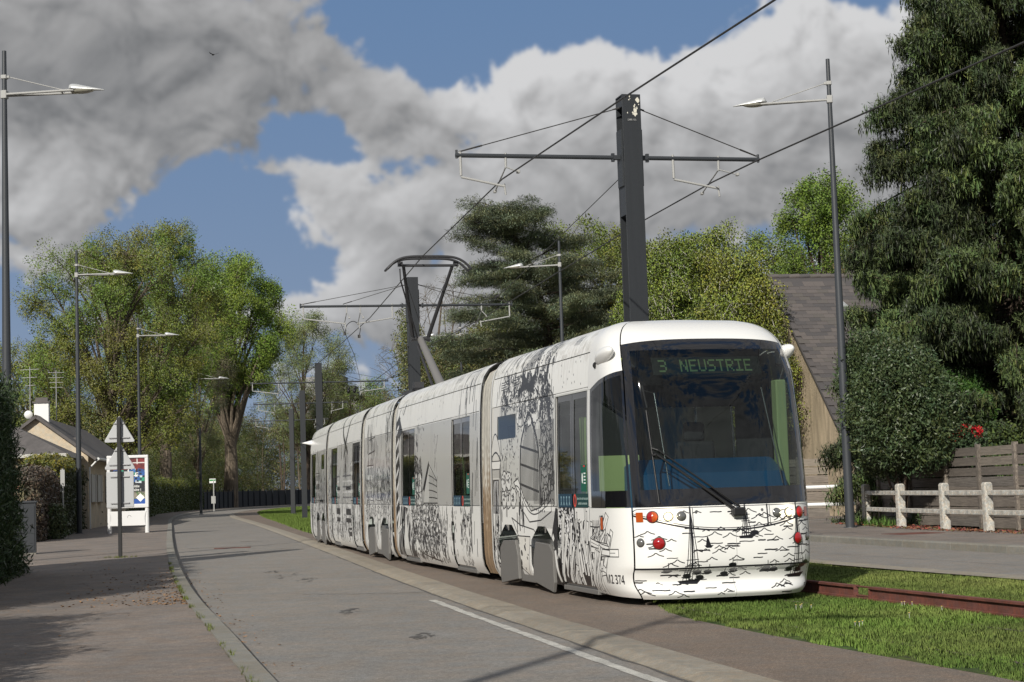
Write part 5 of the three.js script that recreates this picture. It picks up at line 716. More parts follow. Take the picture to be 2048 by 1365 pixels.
const barkT = (seed, c) => { const a = tileNoise(16, seed), b = tileNoise(64, seed + 1); return dataTex(256, 256, (u, v) => { const k = 0.6 + 0.5 * a(u * 16, v * 4) + 0.5 * (b(u * 64, v * 16) - 0.5); return [c[0] * k, c[1] * k, c[2] * k]; }); };
MAT.bark = std(0xffffff, 0.95, { map: barkT(201, [0.50, 0.45, 0.39]), bumpMap: withRep(coarseBump, 2), bumpScale: 0.03 }); MAT.barkDark = std(0xffffff, 0.95, { map: barkT(205, [0.34, 0.29, 0.25]) });
{ const a = tileNoise(16, 211), b = tileNoise(64, 212); MAT.barkBirch = std(0xffffff, 0.85, { map: dataTex(256, 256, (u, v) => { const n = a(u * 8, v * 16) * 0.6 + b(u * 16, v * 64) * 0.5, k = n > 0.72 ? 0.25 : 0.85; return [0.85 * k, 0.83 * k, 0.78 * k]; }) }); }
function limb(pts, r0, r1, seg, rs) { // tapered tube along points
  const c = new THREE.CatmullRomCurve3(pts), fr = c.computeFrenetFrames(seg), p = [], n = [], uv = [], ix = [];
  for (let i = 0; i <= seg; i++) { const t = i / seg, q = c.getPointAt(t), r = lerp(r0, r1, Math.pow(t, 0.8)); for (let j = 0; j <= rs; j++) { const a = j / rs * 6.2832, d = fr.normals[i].clone().multiplyScalar(Math.cos(a)).addScaledVector(fr.binormals[i], Math.sin(a)); p.push(q.x + d.x * r, q.y + d.y * r, q.z + d.z * r); n.push(d.x, d.y, d.z); uv.push(j / rs * Math.max(1, Math.round(r0 * 6)), t * 6); } }
  for (let i = 0; i < seg; i++) for (let j = 0; j < rs; j++) { const a = i * (rs + 1) + j, b = a + rs + 1; ix.push(a, a + 1, b, b, a + 1, b + 1); }
  const g = new THREE.BufferGeometry(); g.setAttribute('position', new THREE.Float32BufferAttribute(p, 3)); g.setAttribute('normal', new THREE.Float32BufferAttribute(n, 3)); g.setAttribute('uv', new THREE.Float32BufferAttribute(uv, 2)); g.setIndex(ix); return g;
}
const CL = { oak: leafClump(301, 44, 0.115, 0.08, 0.44), fine: leafClump(302, 40, 0.075, 0.05, 0.38), birch: leafClump(303, 40, 0.062, 0.045, 0.32, { hang: true }), laurel: leafClump(304, 34, 0.085, 0.034, 0.2, { soft: false }), hedge: leafClump(305, 22, 0.09, 0.06, 0.2), thuja: leafClump(306, 46, 0.12, 0.02, 0.2), cedar: leafClump(307, 44, 0.24, 0.034, 0.5, { flat: 0.2 }), spruce: (() => { const a = leafClump(308, 16, 0.2, 0.034, 0.2, { hang: true }), b = leafClump(318, 18, 0.17, 0.034, 0.24); return mergeGeometries([a, b], false); })(), twig: leafClump(309, 10, 0.5, 0.012, 0.4) };
const jit = (c, r, k = 0.3) => { const g = 1 + (r() - 0.5) * 2 * k, w = 1 + (r() - 0.5) * 0.3; return [c[0] * g * w, c[1] * g, c[2] * g / w]; };
// broadleaf tree: trunk, limbs to lobes of the crown, twigs within each lobe, leaf clumps along the twigs
function broadleaf(o) {
  const r = rng(o.seed), t = thing(o.name, o.label, 'tree', [o.x, 0, -o.d], 0, o.group), wood = [], leaves = [];
  const H = o.h, R = o.R, base = o.base ?? 0.35, cy = H * (base + 1) / 2, ry = H * (1 - base) / 2, lean = o.lean || [0, 0];
  const spine = [V(0, -0.1, 0), V(lean[0] * 0.2 + (r() - 0.5) * 0.5, H * 0.2, lean[1] * 0.2), V(lean[0] * 0.5 + (r() - 0.5) * 0.8, H * 0.42, lean[1] * 0.5), V(lean[0] * 0.8 + (r() - 0.5), H * 0.68, lean[1] * 0.8), V(lean[0], H * 0.9, lean[1])], sc = new THREE.CatmullRomCurve3(spine);
  wood.push(limb(spine, o.tr, o.tr * 0.2, 14, 10));
  for (let i = 0; i < o.lobes; i++) {
    const f = (i + 0.5) / o.lobes, yy = 1 - 2 * f, a = i * 2.39996 + r() * 0.8, rad = Math.sqrt(1 - yy * yy) * (0.62 + 0.38 * r()), c = V(lean[0] * 0.7 + Math.cos(a) * R * rad * 0.8, cy + yy * ry * (0.78 + 0.14 * r()), lean[1] * 0.7 + Math.sin(a) * R * rad * 0.8), lr = (o.lobeR || 0.3) * R * (0.7 + 0.6 * r());
    const t0 = clamp((c.y / H - 0.16 - 0.2 * rad) * 0.95, 0.22, 0.85), s = sc.getPointAt(t0), mid = s.clone().lerp(c, 0.5).add(V((r() - 0.5) * R * 0.2, (r() - 0.25) * R * 0.22, (r() - 0.5) * R * 0.2));
    wood.push(limb([s, mid, c], o.tr * (0.42 - 0.2 * t0), o.tr * 0.07, 7, 6));
    const col = o.cols[Math.floor(r() * o.cols.length)];
    for (let k = 0; k < (o.twigs || 10); k++) {
      const e = V(r() - 0.5, (r() - 0.42) * 0.85, r() - 0.5).normalize().multiplyScalar(lr * (0.6 + 0.5 * r())).add(c); if (o.weep) e.y -= r() * o.weep; const st = r() < 0.5 ? c : mid.clone().lerp(c, 0.4 + 0.6 * r()), m2 = st.clone().lerp(e, 0.5).add(V((r() - 0.5) * 0.4, 0.15, (r() - 0.5) * 0.4));
      wood.push(limb([st, m2, e], o.tr * 0.055, 0.012, 3, 4));
      const q = o.per || 5; for (let j = 0; j < q; j++) { if (r() < (o.bare || 0)) continue; const u = 0.3 + 0.75 * r(), w = st.clone().multiplyScalar((1 - u) * (1 - u)).addScaledVector(m2, 2 * u * (1 - u)).addScaledVector(e, u * u).add(V((r() - 0.5) * lr * 0.45, (r() - 0.5) * lr * 0.4, (r() - 0.5) * lr * 0.45)); leaves.push([w.x, w.y, w.z, (o.cs || 1) * (0.6 + 0.7 * r()), r() * 6.28, jit(col, r, 0.16), (r() - 0.5) * 1.5, (r() - 0.5) * 1.5]); }
    }
  }
  mesh('trunk', merge(wood), o.bark || MAT.bark, t); scatter('crown', o.clump || CL.oak, o.mat || MAT.leaf, leaves, null, null, t); return t;
}
const OAK = [[0.155, 0.235, 0.02], [0.175, 0.24, 0.022], [0.14, 0.23, 0.02]], OAKB = [[0.2, 0.225, 0.028], [0.195, 0.205, 0.03], [0.17, 0.225, 0.025]], FRESH = [[0.175, 0.265, 0.02], [0.155, 0.25, 0.018], [0.2, 0.275, 0.022]];
broadleaf({ name: 'oak_tree', label: 'sparse brownish oak with spreading crooked limbs behind the house', seed: 1, x: -28.3, d: 122, h: 20.416, R: 8.12, base: 0.2, tr: 0.58, lobes: 52, twigs: 13, per: 6, lobeR: 0.26, cols: [...OAKB, OAK[0]], bare: 0.12, cs: 1.102, lean: [0.4, 0] });
broadleaf({ name: 'oak_tree', label: 'tall yellow-green oak with a straight forked trunk behind the advertising panel', seed: 2, x: -36.8, d: 181, h: 30.72, R: 7.68, base: 0.32, tr: 0.8, lobes: 30, twigs: 11, per: 6, cols: [...OAK, OAKB[0]], cs: 1.6 });
broadleaf({ name: 'oak_tree', label: 'dense bright green oak with a thick twisted trunk beside the road bend', seed: 3, x: -35.3, d: 213, h: 31.28, R: 7.99, base: 0.42, tr: 1.02, lobes: 34, twigs: 14, per: 7, cols: FRESH, cs: 1.87, lean: [0.5, 0] });
broadleaf({ name: 'young_tree', label: 'thin pale green tree at the right end of the left-hand trees', seed: 4, x: -29.6, d: 245, h: 27.52, R: 8.4, base: 0.25, tr: 0.43, lobes: 34, twigs: 13, per: 6, cols: [[0.24, 0.28, 0.09], [0.2, 0.25, 0.08]], clump: CL.fine, cs: 2.0, bare: 0.1, bark: MAT.barkDark });
broadleaf({ name: 'young_tree', label: 'slim half-bare tree between the two large oaks', seed: 5, x: -37.2, d: 202, h: 22.5, R: 5.7, base: 0.2, tr: 0.36, lobes: 20, twigs: 11, per: 6, cols: [[0.2, 0.23, 0.08], [0.18, 0.17, 0.08]], clump: CL.fine, cs: 1.5, bare: 0.15, bark: MAT.bark });
broadleaf({ name: 'young_tree', label: 'olive green tree closing the view left of the houses', seed: 6, x: -36, d: 128, h: 13.75, R: 6.05, base: 0.15, tr: 0.33, lobes: 26, twigs: 11, per: 5, cols: OAKB, cs: 1.21 });
broadleaf({ name: 'young_tree', label: 'reddish brown budding tree behind the far catenary masts', seed: 7, x: -27.2, d: 252, h: 19.375, R: 7.44, base: 0.15, tr: 0.341, lobes: 22, twigs: 10, per: 5, cols: [[0.26, 0.17, 0.1], [0.2, 0.19, 0.08], [0.17, 0.23, 0.05]], clump: CL.fine, cs: 1.86 });
broadleaf({ name: 'young_tree', label: 'low bright green tree over the tail of the tram', seed: 8, x: -23.9, d: 275, h: 19.0, R: 7.6, base: 0.1, tr: 0.4, lobes: 22, twigs: 11, per: 6, cols: FRESH, clump: CL.fine, cs: 2.4 });
broadleaf({ name: 'bare_tree', label: 'nearly bare grey tree behind the pantograph', seed: 9, x: -5.0, d: 125, h: 17.04, R: 5.52, base: 0.2, tr: 0.264, lobes: 26, twigs: 12, per: 2, cols: [[0.2, 0.17, 0.1], [0.16, 0.14, 0.08]], clump: CL.fine, cs: 0.66, bare: 0.25, bark: MAT.bark });
broadleaf({ name: 'oak_tree', label: 'yellow-green oak between the cedar and the big mast', seed: 10, x: 5.2, d: 99, h: 16.6, R: 5.0, base: 0.25, tr: 0.35, lobes: 26, twigs: 12, per: 6, cols: [[0.28, 0.25, 0.02], ...OAKB], cs: 1.05, bark: MAT.barkDark });
broadleaf({ name: 'oak_tree', label: 'small olive oak just right of the big mast', seed: 11, x: 9.2, d: 94, h: 14.6, R: 4.2, base: 0.2, tr: 0.3, lobes: 22, twigs: 12, per: 6, cols: [OAKB[1], [0.2, 0.22, 0.03]], cs: 1, bark: MAT.barkDark });
broadleaf({ name: 'oak_tree', label: 'large round-topped green oak above the slate roof', seed: 12, x: 15.8, d: 86, h: 16.9, R: 4.4, base: 0.3, tr: 0.45, lobes: 32, twigs: 13, per: 6, cols: [...OAK, FRESH[1]], cs: 1.05, bark: MAT.barkDark });
broadleaf({ name: 'young_tree', label: 'dull brown-green tree between the oak and the spruce', seed: 13, x: 18.3, d: 80, h: 14.2, R: 3.6, base: 0.2, tr: 0.3, lobes: 24, twigs: 11, per: 5, cols: [[0.22, 0.2, 0.08], [0.2, 0.17, 0.08]], clump: CL.fine, cs: 1.3, bark: MAT.barkDark });
const BIR = [[0.27, 0.33, 0.04], [0.24, 0.32, 0.042], [0.29, 0.32, 0.042]];
broadleaf({ name: 'birch_tree', label: 'left birch of three, pale green with a thin white trunk', seed: 21, x: 6.0, d: 66, h: 11.1, R: 2.35, base: 0.22, tr: 0.12, lobes: 24, twigs: 15, per: 8, lobeR: 0.42, weep: 1.2, cols: [FRESH[2], BIR[1]], clump: CL.birch, cs: 1.1, bark: MAT.barkBirch });
broadleaf({ name: 'birch_tree', label: 'tallest middle birch, yellow-green with twin white trunks', seed: 22, x: 7.9, d: 68, h: 11.9, R: 2.4, base: 0.22, tr: 0.13, lobes: 26, twigs: 15, per: 8, lobeR: 0.42, weep: 1.3, cols: BIR, clump: CL.birch, cs: 1.1, bark: MAT.barkBirch });
broadleaf({ name: 'birch_tree', label: 'right birch, olive yellow, leaning against the slate roof', seed: 23, x: 7.95, d: 59, h: 9.8, R: 1.85, base: 0.22, tr: 0.12, lobes: 24, twigs: 15, per: 8, lobeR: 0.42, weep: 1.2, cols: [BIR[2], BIR[0]], clump: CL.birch, cs: 1.1, bark: MAT.barkBirch });
{ // cedar: flat layered branches, top bent to one side
  const r = rng(31), t = thing('cedar_tree', 'dark blue-green cedar with flat layered branches and a bent top', 'tree', [2.15, 0, -91]), wood = [], lv = [];
  const sp = new THREE.CatmullRomCurve3([V(0, 0, 0), V(0.1, 5.5, 0), V(-0.3, 9.8, 0), V(-1.1, 13.4, 0), V(-2.7, 16.2, 0)]); wood.push(limb(sp.getPoints(10), 0.55, 0.06, 14, 10));
  for (let i = 0; i < 104; i++) { const f = 0.1 + 0.9 * (i / 103), s = sp.getPointAt(clamp(f)), a = i * 2.4 + r() * 0.6, L = (f < 0.62 ? lerp(7.6, 6.2, f / 0.62) : lerp(6.2, 1.1, (f - 0.62) / 0.38)) * (0.7 + 0.4 * r()) * (f > 0.45 && Math.cos(a) > 0.2 ? 1.2 : 1), d = V(Math.cos(a), 0, Math.sin(a)), rise = f > 0.8 ? 0.5 : 0.12, e = s.clone().addScaledVector(d, L).add(V(f > 0.75 ? -0.6 : 0, L * rise * (0.3 + r()) - 0.25, 0)), m = s.clone().lerp(e, 0.55).add(V(0, 0.3 * r() + 0.1, 0)); wood.push(limb([s, m, e], 0.11 * (1.1 - f * 0.8), 0.015, 5, 5));
    const tone = 0.75 + 0.6 * r(), n = Math.ceil(L * 32); for (let k = 0; k < n; k++) { const u = Math.pow(0.1 + 0.92 * r(), 0.75), q = s.clone().multiplyScalar((1 - u) * (1 - u)).addScaledVector(m, 2 * u * (1 - u)).addScaledVector(e, u * u), w = (0.35 + 0.9 * u * (1.15 - u)) * 1.0; lv.push([q.x + (r() - 0.5) * w * 2, q.y + (r() - 0.45) * 0.6, q.z + (r() - 0.5) * w * 2, 0.55 + 0.55 * r(), r() * 6.28, jit([[0.135, 0.17, 0.09], [0.155, 0.19, 0.11], [0.165, 0.18, 0.08]][k % 3], r, 0.3).map((c) => c * tone), (r() - 0.5) * 0.5, (r() - 0.5) * 0.5]); } }
  mesh('trunk', merge(wood), MAT.barkDark, t); scatter('crown', CL.cedar, MAT.needle, lv, null, null, t);
}
{ // big spruce at the right edge: tiers of drooping branches with hanging sprays
  const spruce = (label, x, d, h, R, seed, nb, col, b0 = 1.2) => { const r = rng(seed), t = thing('spruce_tree', label, 'tree', [x, 0, -d]), wood = [limb([V(0, -0.1, 0), V(0.1, h * 0.5, 0), V(0, h, 0)], 0.42, 0.04, 10, 10)], lv = [];
    for (let i = 0; i < nb; i++) { const f = i / nb, y = lerp(b0, h - 0.6, f), a = i * 2.39996 + r(), L = R * (1 - Math.pow(f, 1.6) * 0.86) * (0.68 + 0.4 * r()), dir = V(Math.cos(a), 0, Math.sin(a)), s = V(0, y, 0), m = s.clone().addScaledVector(dir, L * 0.55).add(V(0, -L * 0.08, 0)), e = s.clone().addScaledVector(dir, L).add(V(0, -L * (0.05 + 0.34 * r()) + 0.3, 0)); wood.push(limb([s, m, e], 0.06, 0.012, 4, 4));
      const tone = 0.6 + 0.9 * r(), n = Math.ceil(L * 27); for (let k = 0; k < n; k++) { const u = 0.2 + 0.82 * Math.sqrt(r()), q = s.clone().multiplyScalar((1 - u) * (1 - u)).addScaledVector(m, 2 * u * (1 - u)).addScaledVector(e, u * u); const sw = 0.5 + 0.7 * (1 - u); lv.push([q.x + (r() - 0.5) * sw, q.y - Math.pow(r(), 1.6) * 0.5, q.z + (r() - 0.5) * sw, [0.7 + 0.4 * r(), 0.7 + 0.6 * r(), 0.7 + 0.4 * r()], r() * 6.28, jit(col[k % col.length], r, 0.3).map((c) => c * tone), (r() - 0.5) * 0.6, (r() - 0.5) * 0.6]); } }
    mesh('trunk', merge(wood), MAT.barkDark, t); scatter('crown', CL.spruce, MAT.needle, lv, null, null, t); };
  spruce('huge dark green spruce with drooping branches filling the right edge', 14.1, 48, 21, 5.3, 41, 440, [[0.062, 0.1, 0.028], [0.078, 0.12, 0.032], [0.1, 0.13, 0.036]], 0.9);
  spruce('dark spruce behind the huge one, mostly hidden by it', 17.6, 52, 16, 3.6, 42, 200, [[0.025, 0.042, 0.015], [0.032, 0.05, 0.018]]);
  spruce('small pointed fir top beside the yellow-green oak', 9.9, 99, 15.6, 2.6, 43, 90, [[0.04, 0.06, 0.035]]);
}
function bush(name, label, category, x, y, d, rx, ry, rz, n, clump, mat, cols, seed, cs = 1, group) { // rounded shrub: stems and a shell of leaf clumps
  const r = rng(seed), t = thing(name, label, category, [x, 0, -d], 0, group), lv = [], wood = [];
  for (let i = 0; i < 9; i++) { const a = r() * 6.28, e = V(Math.cos(a) * rx * 0.6 * r(), y + ry * (0.3 * r()), Math.sin(a) * rz * 0.6 * r()); wood.push(limb([V((r() - 0.5) * 0.2, 0, (r() - 0.5) * 0.2), e.clone().multiplyScalar(0.5).add(V((r() - 0.5) * 0.2, 0, 0)), e], 0.05, 0.012, 4, 5)); }
  const lumps = []; for (let i = 0; i < 16; i++) { const v = V(r() - 0.5, r() - 0.5, r() - 0.5).normalize(); lumps.push([v, 0.75 + 0.45 * r()]); }
  for (let i = 0; i < n; i++) { const v = V(r() - 0.5, r() - 0.5, r() - 0.5).normalize(); let k = 0.8; for (const [q, s] of lumps) { const c = v.dot(q); if (c > 0.72) k = Math.max(k, lerp(0.8, s, (c - 0.72) / 0.28)); } const f = k * (0.62 + 0.4 * Math.pow(r(), 0.5)), yy = y + v.y * ry * f; if (yy < 0.06) continue; lv.push([v.x * rx * f, yy, v.z * rz * f, cs * (0.7 + 0.6 * r()), r() * 6.28, jit(cols[i % cols.length], r, 0.3), (r() - 0.5) * 2, (r() - 0.5) * 2]); }
  mesh('stems', merge(wood), MAT.barkDark, t); scatter('foliage', clump, mat, lv, null, null, t); return t;
}
bush('laurel_bush', 'big glossy dark green laurel overhanging the wooden fence by the lamp', 'bush', 9.7, 3.15, 43.6, 1.5, 1.95, 1.5, 2500, CL.laurel, MAT.leafGloss, [[0.045, 0.07, 0.028], [0.06, 0.085, 0.03]], 51, 1.15);
bush('laurel_bush', 'brighter green rounded shrub above the wooden fence', 'bush', 11.4, 3.0, 46.2, 1.35, 1.35, 1.3, 1800, CL.laurel, MAT.leafGloss, [[0.05, 0.12, 0.025], [0.07, 0.14, 0.028]], 52, 1.1);
bush('laurel_bush', 'upright dark shrub behind the laurel, below the slate roof', 'bush', 11.3, 4.1, 48.5, 1.2, 1.6, 1.3, 1300, CL.laurel, MAT.leafGloss, [[0.05, 0.075, 0.025], [0.07, 0.09, 0.028]], 53, 1.15);
bush('shrub', 'low mixed shrub peeping over the right end of the wooden fence', 'bush', 13.0, 1.9, 45.2, 1.3, 0.9, 0.8, 900, CL.hedge, MAT.leaf, [[0.05, 0.09, 0.02], [0.09, 0.13, 0.02]], 54);
{ const a = bush('azalea', 'red flowering azalea showing above the wooden fence', 'bush', 11.2, 2.1, 43.0, 0.5, 0.42, 0.4, 260, CL.hedge, MAT.leaf, [[0.04, 0.08, 0.02]], 55), r = rng(56), fl = []; for (const [cx, cy] of [[-0.26, 2.42], [-0.12, 2.5], [0.22, 2.45], [-0.3, 2.32]]) for (let i = 0; i < 46; i++) fl.push([cx + (r() - 0.5) * 0.24, cy + (r() - 0.5) * 0.16, (r() - 0.2) * 0.4, 0.5, r() * 6, [0.55, 0.012, 0.02], r() * 3, r() * 3]); scatter('blossom', CL.hedge, std(0xffffff, 0.7, { side: THREE.DoubleSide }), fl, null, null, a); }
// hedges follow a line; leaf clumps fill the skin of a clipped box
function hedge(name, label, fx, d0, d1, w, h, per, clump, mat, cols, seed, o = {}) {
  const r = rng(seed), t = thing(name, label, 'hedge', [fx((d0 + d1) / 2), 0, -(d0 + d1) / 2]), ox = fx((d0 + d1) / 2), oz = (d0 + d1) / 2, lv = [], nz = createNoise2D(rng(seed + 1));
  const core = []; for (let d = d0; d < d1; d += 1) { const e = Math.min(1, d1 - d); core.push(box(w * 0.55, h * 0.86, e, fx(d + e / 2) - ox, h * 0.43, -(d + e / 2) + oz)); } mesh('branch_mass', merge(core), MAT.hedgeCore, t);
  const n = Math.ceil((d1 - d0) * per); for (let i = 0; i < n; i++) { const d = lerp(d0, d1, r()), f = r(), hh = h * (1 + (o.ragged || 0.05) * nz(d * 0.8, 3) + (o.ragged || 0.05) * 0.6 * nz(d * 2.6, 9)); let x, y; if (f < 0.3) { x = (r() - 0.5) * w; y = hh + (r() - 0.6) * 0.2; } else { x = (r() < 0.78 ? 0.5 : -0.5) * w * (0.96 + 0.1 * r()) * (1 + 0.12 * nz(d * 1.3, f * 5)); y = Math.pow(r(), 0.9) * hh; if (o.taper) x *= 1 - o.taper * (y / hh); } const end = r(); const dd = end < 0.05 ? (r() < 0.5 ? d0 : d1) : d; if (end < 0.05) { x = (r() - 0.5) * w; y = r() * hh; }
    const top = y > hh * 0.93 && o.tops; lv.push([fx(dd) - ox + x, Math.max(0.08, y), -dd + oz, (o.cs || 1) * (0.7 + 0.6 * r()), r() * 6.28, jit(top ? o.tops[i % o.tops.length] : cols[i % cols.length], r, 0.3), (r() - 0.5) * 1.6, (r() - 0.5) * 1.6]); }  // top clumps take brighter colours: light on the hedge top is painted in
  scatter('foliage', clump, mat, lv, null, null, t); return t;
}
MAT.hedgeCore = std([0.19, 0.17, 0.1], 1);
const TH = [[0.035, 0.07, 0.02], [0.045, 0.085, 0.022], [0.055, 0.09, 0.026]], thujaX = (d) => -6.3 - 0.182 * (d - 10.5);
hedge('thuja_hedge', 'tall dark thuja hedge beside the left pavement, before the grey cabinet', thujaX, 20.5, 33.4, 1.6, 3.5, 250, CL.thuja, MAT.needle, TH, 61, { ragged: 0.09, taper: 0.3, cs: 1.15 });
hedge('thuja_hedge', 'near end of the thuja hedge, shading the left pavement', thujaX, -9, 16.6, 1.5, 2.45, 120, CL.thuja, MAT.needle, TH, 62, { ragged: 0.12, taper: 0.3, cs: 1.5 });
hedge('beech_hedge', 'brown leafed beech hedge behind the low fence', (d) => walkL(d) - 0.7, 60, 67, 1.2, 2.45, 190, CL.hedge, MAT.leaf, [[0.13, 0.09, 0.06], [0.1, 0.07, 0.05], [0.12, 0.1, 0.06]], 63, { cs: 1.1, ragged: 0.08 });
hedge('ivy_hedge', 'clipped hedge coloured with shaded dark sides and a lit yellow-green top in front of the houses', (d) => walkL(d) - 0.75, 67.5, 94, 1.4, 3.05, 160, CL.hedge, MAT.leaf, [[0.045, 0.06, 0.018], [0.06, 0.075, 0.02]], 64, { tops: [[0.2, 0.2, 0.02], [0.16, 0.18, 0.02], [0.22, 0.19, 0.02]], cs: 1.2, ragged: 0.07 });  // dark side colours paint the shadow side, yellow-green tops the lit leaves
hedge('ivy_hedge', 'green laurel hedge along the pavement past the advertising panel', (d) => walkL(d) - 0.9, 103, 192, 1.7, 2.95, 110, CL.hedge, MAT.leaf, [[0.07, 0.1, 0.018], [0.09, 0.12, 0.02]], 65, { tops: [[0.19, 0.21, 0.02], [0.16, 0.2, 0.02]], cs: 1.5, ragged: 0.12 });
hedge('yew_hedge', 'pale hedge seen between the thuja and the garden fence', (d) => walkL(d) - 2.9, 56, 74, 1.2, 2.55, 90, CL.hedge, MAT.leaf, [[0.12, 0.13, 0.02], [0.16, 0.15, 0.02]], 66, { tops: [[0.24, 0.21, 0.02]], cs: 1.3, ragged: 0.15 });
bush('shrub', 'loose pale flowering shrub by the pavement next to the cabinet', 'bush', -17.3, 0.75, 63.5, 0.75, 0.75, 0.7, 420, CL.hedge, MAT.leaf, [[0.06, 0.1, 0.025], [0.13, 0.16, 0.06]], 67, 1.1);
// a conifer out of view on the left casts the broken shadow over the pavement and road
{ const r = rng(71), t = thing('cypress_tree', 'dark narrow cypress behind the thuja hedge, left of the pavement', 'tree', [-11.7, 0, -31.2]), lv = []; for (let i = 0; i < 2200; i++) { const y = Math.pow(r(), 0.8) * 9.0 + 0.2, a = r() * 6.28, q = 1.0 * Math.pow(1 - y / 9.4, 0.7) * (0.7 + 0.4 * r()); lv.push([Math.cos(a) * q, y, Math.sin(a) * q, 1.2, a, jit(TH[i % 3], r, 0.3), (r() - 0.5) * 0.8, (r() - 0.5) * 0.8]); } mesh('trunk', limb([V(0, 0, 0), V(0, 4.5, 0), V(0, 8.8, 0)], 0.14, 0.02, 6, 7), MAT.barkDark, t); scatter('crown', CL.thuja, MAT.needle, lv, null, null, t); }
// far woods that read as one mass
{
  const r = rng(81), nz = createNoise2D(rng(82));
  const mass = (n, f, cols, cs) => { const lv = []; for (let i = 0; i < n; i++) { const q = f(r); if (q) lv.push([...q, cs * (0.7 + 0.7 * r()), r() * 6.28, jit(cols[i % cols.length], r, 0.35), (r() - 0.5) * 2, (r() - 0.5) * 2]); } return lv; };
  scatter('woodland', CL.fine, MAT.leaf, mass(15000, (r) => { const x = lerp(-84, -4, r()), top = 13.5 + 4.0 * nz(x * 0.16, 1) + 2.0 * nz(x * 0.7, 2); const y = Math.pow(r(), 0.8) * top; if (nz(x * 0.4, y * 0.4) < -0.35) return null; return [x, y, -(264 + r() * 20)]; }, [[0.16, 0.17, 0.05], [0.18, 0.15, 0.08], [0.13, 0.17, 0.04]], 2.7), 'distant brown-green wood closing the road bend behind the oaks', 'woodland');
  scatter('woodland', CL.fine, MAT.leaf, mass(20000, (r) => { const x = lerp(-7.5, 46, r() * (0.5 + 0.5 * r())), top = 8.6 + (x < 9 ? 3.6 : 0) + 2.2 * nz(x * 0.3, 4) + 1.0 * nz(x * 1.1, 5); const y = Math.pow(r(), 0.8) * top; return [x, y, -(112 + r() * 9)]; }, [[0.16, 0.17, 0.04], [0.18, 0.16, 0.06], [0.13, 0.17, 0.04]], 1.6), 'distant green wood behind the cedar and birches', 'woodland');
  scatter('undergrowth', CL.fine, MAT.leaf, mass(19000, (r) => { const d = 100 + r() * 135, x = walkL(d) - 2.2 - r() * 9, y = Math.pow(r(), 1.1) * (4.6 + 2.6 * nz(d * 0.2, x * 0.25) + (d - 100) * 0.05); return [x, y, -d]; }, [[0.15, 0.19, 0.03], [0.18, 0.17, 0.05], [0.11, 0.15, 0.03]], 1.6), 'mixed green undergrowth below the oaks', 'undergrowth');
  const tk = []; for (let i = 0; i < 26; i++) { const x = lerp(-60, -14, (i + r()) / 26), h = 11 + 7 * r(), d = 256 + r() * 8, k = 0.16 + 0.16 * r(); const t = tag(mesh('tree_trunk', limb([V(x, 0, -d), V(x + (r() - 0.5), h * 0.5, -d), V(x + (r() - 0.5) * 2, h, -d)], k, 0.03, 6, 6), i % 3 ? MAT.barkDark : MAT.bark), 'slim trunk among the distant wood at the road bend', 'tree', 'slim trunks in the distant wood'); }
}
// ---------------------------------------------------------------- houses, fences and street furniture
MAT.render = std(0xffffff, 0.95, { map: withRep(grain(401, [0.77, 0.715, 0.63], 0.07, 0.18, { warm: 0.05 }), 0.25), bumpMap: withRep(coarseBump, 1), bumpScale: 0.006 });
MAT.renderStreaked = std(0xffffff, 0.95, { map: withRep(dataTex(512, 512, (u, v) => { const s = tileN1(u * 40, v * 5) * 0.5 + tileN1(u * 64, v * 14) * 0.5, k = 0.78 + 0.28 * s + 0.08 * (tileN1(u * 300, v * 300) - 0.5); return [0.72 * k, 0.655 * k, 0.555 * k]; }), 0.16), bumpMap: withRep(coarseBump, 1), bumpScale: 0.008 });  // darker vertical streaks paint tree shadows onto the slate-roofed gable
const roofT = grain(411, [0.36, 0.345, 0.34], 0.14, 0.25); MAT.roof = std(0xffffff, 0.8, { map: withRep(roofT, 0.4) });
MAT.slate = [[0.102, 0.09, 0.086], [0.086, 0.077, 0.075], [0.118, 0.103, 0.096], [0.076, 0.07, 0.07], [0.1, 0.09, 0.082]].map((c) => std(c, 0.6, { bumpMap: withRep(fineBump, 1), bumpScale: 0.003 }));
MAT.shutter = std([0.5, 0.49, 0.46], 0.6); MAT.glassDark = phys([0.02, 0.022, 0.025], 0.06, { clearcoat: 1 }); MAT.gutter = std([0.72, 0.72, 0.7], 0.4); MAT.antenna = std([0.4, 0.4, 0.4], 0.4, { metalness: 0.6 });
function prism(pts, depth) { return new THREE.ExtrudeGeometry(new THREE.Shape(pts.map(([x, y]) => new THREE.Vector2(x, y))), { depth, bevelEnabled: false }); }
function slab(a, b, c, d, t) { // thin plate with four corners, thickness along its normal
  const n = b.clone().sub(a).cross(d.clone().sub(a)).normalize().multiplyScalar(-t), P = [a, b, c, d, ...[a, b, c, d].map((q) => q.clone().add(n))], F = [[0, 1, 2, 3], [7, 6, 5, 4], [0, 4, 5, 1], [1, 5, 6, 2], [2, 6, 7, 3], [3, 7, 4, 0]], p = [], uv = [];
  for (const f of F) for (const k of [0, 1, 2, 0, 2, 3]) { const q = P[f[k]]; p.push(q.x, q.y, q.z); uv.push(q.x + q.z * 0.3, q.y + q.z); } const g = new THREE.BufferGeometry(); g.setAttribute('position', new THREE.Float32BufferAttribute(p, 3)); g.setAttribute('uv', new THREE.Float32BufferAttribute(uv, 2)); g.computeVertexNormals(); return g;
}
function metreUV(g) { const P = g.attributes.position, N = g.attributes.normal, U = g.attributes.uv; for (let i = 0; i < P.count; i++) U.setXY(i, Math.abs(N.getX(i)) > 0.7 ? P.getZ(i) : P.getX(i), Math.abs(N.getY(i)) > 0.7 ? P.getZ(i) : P.getY(i)); return g; }
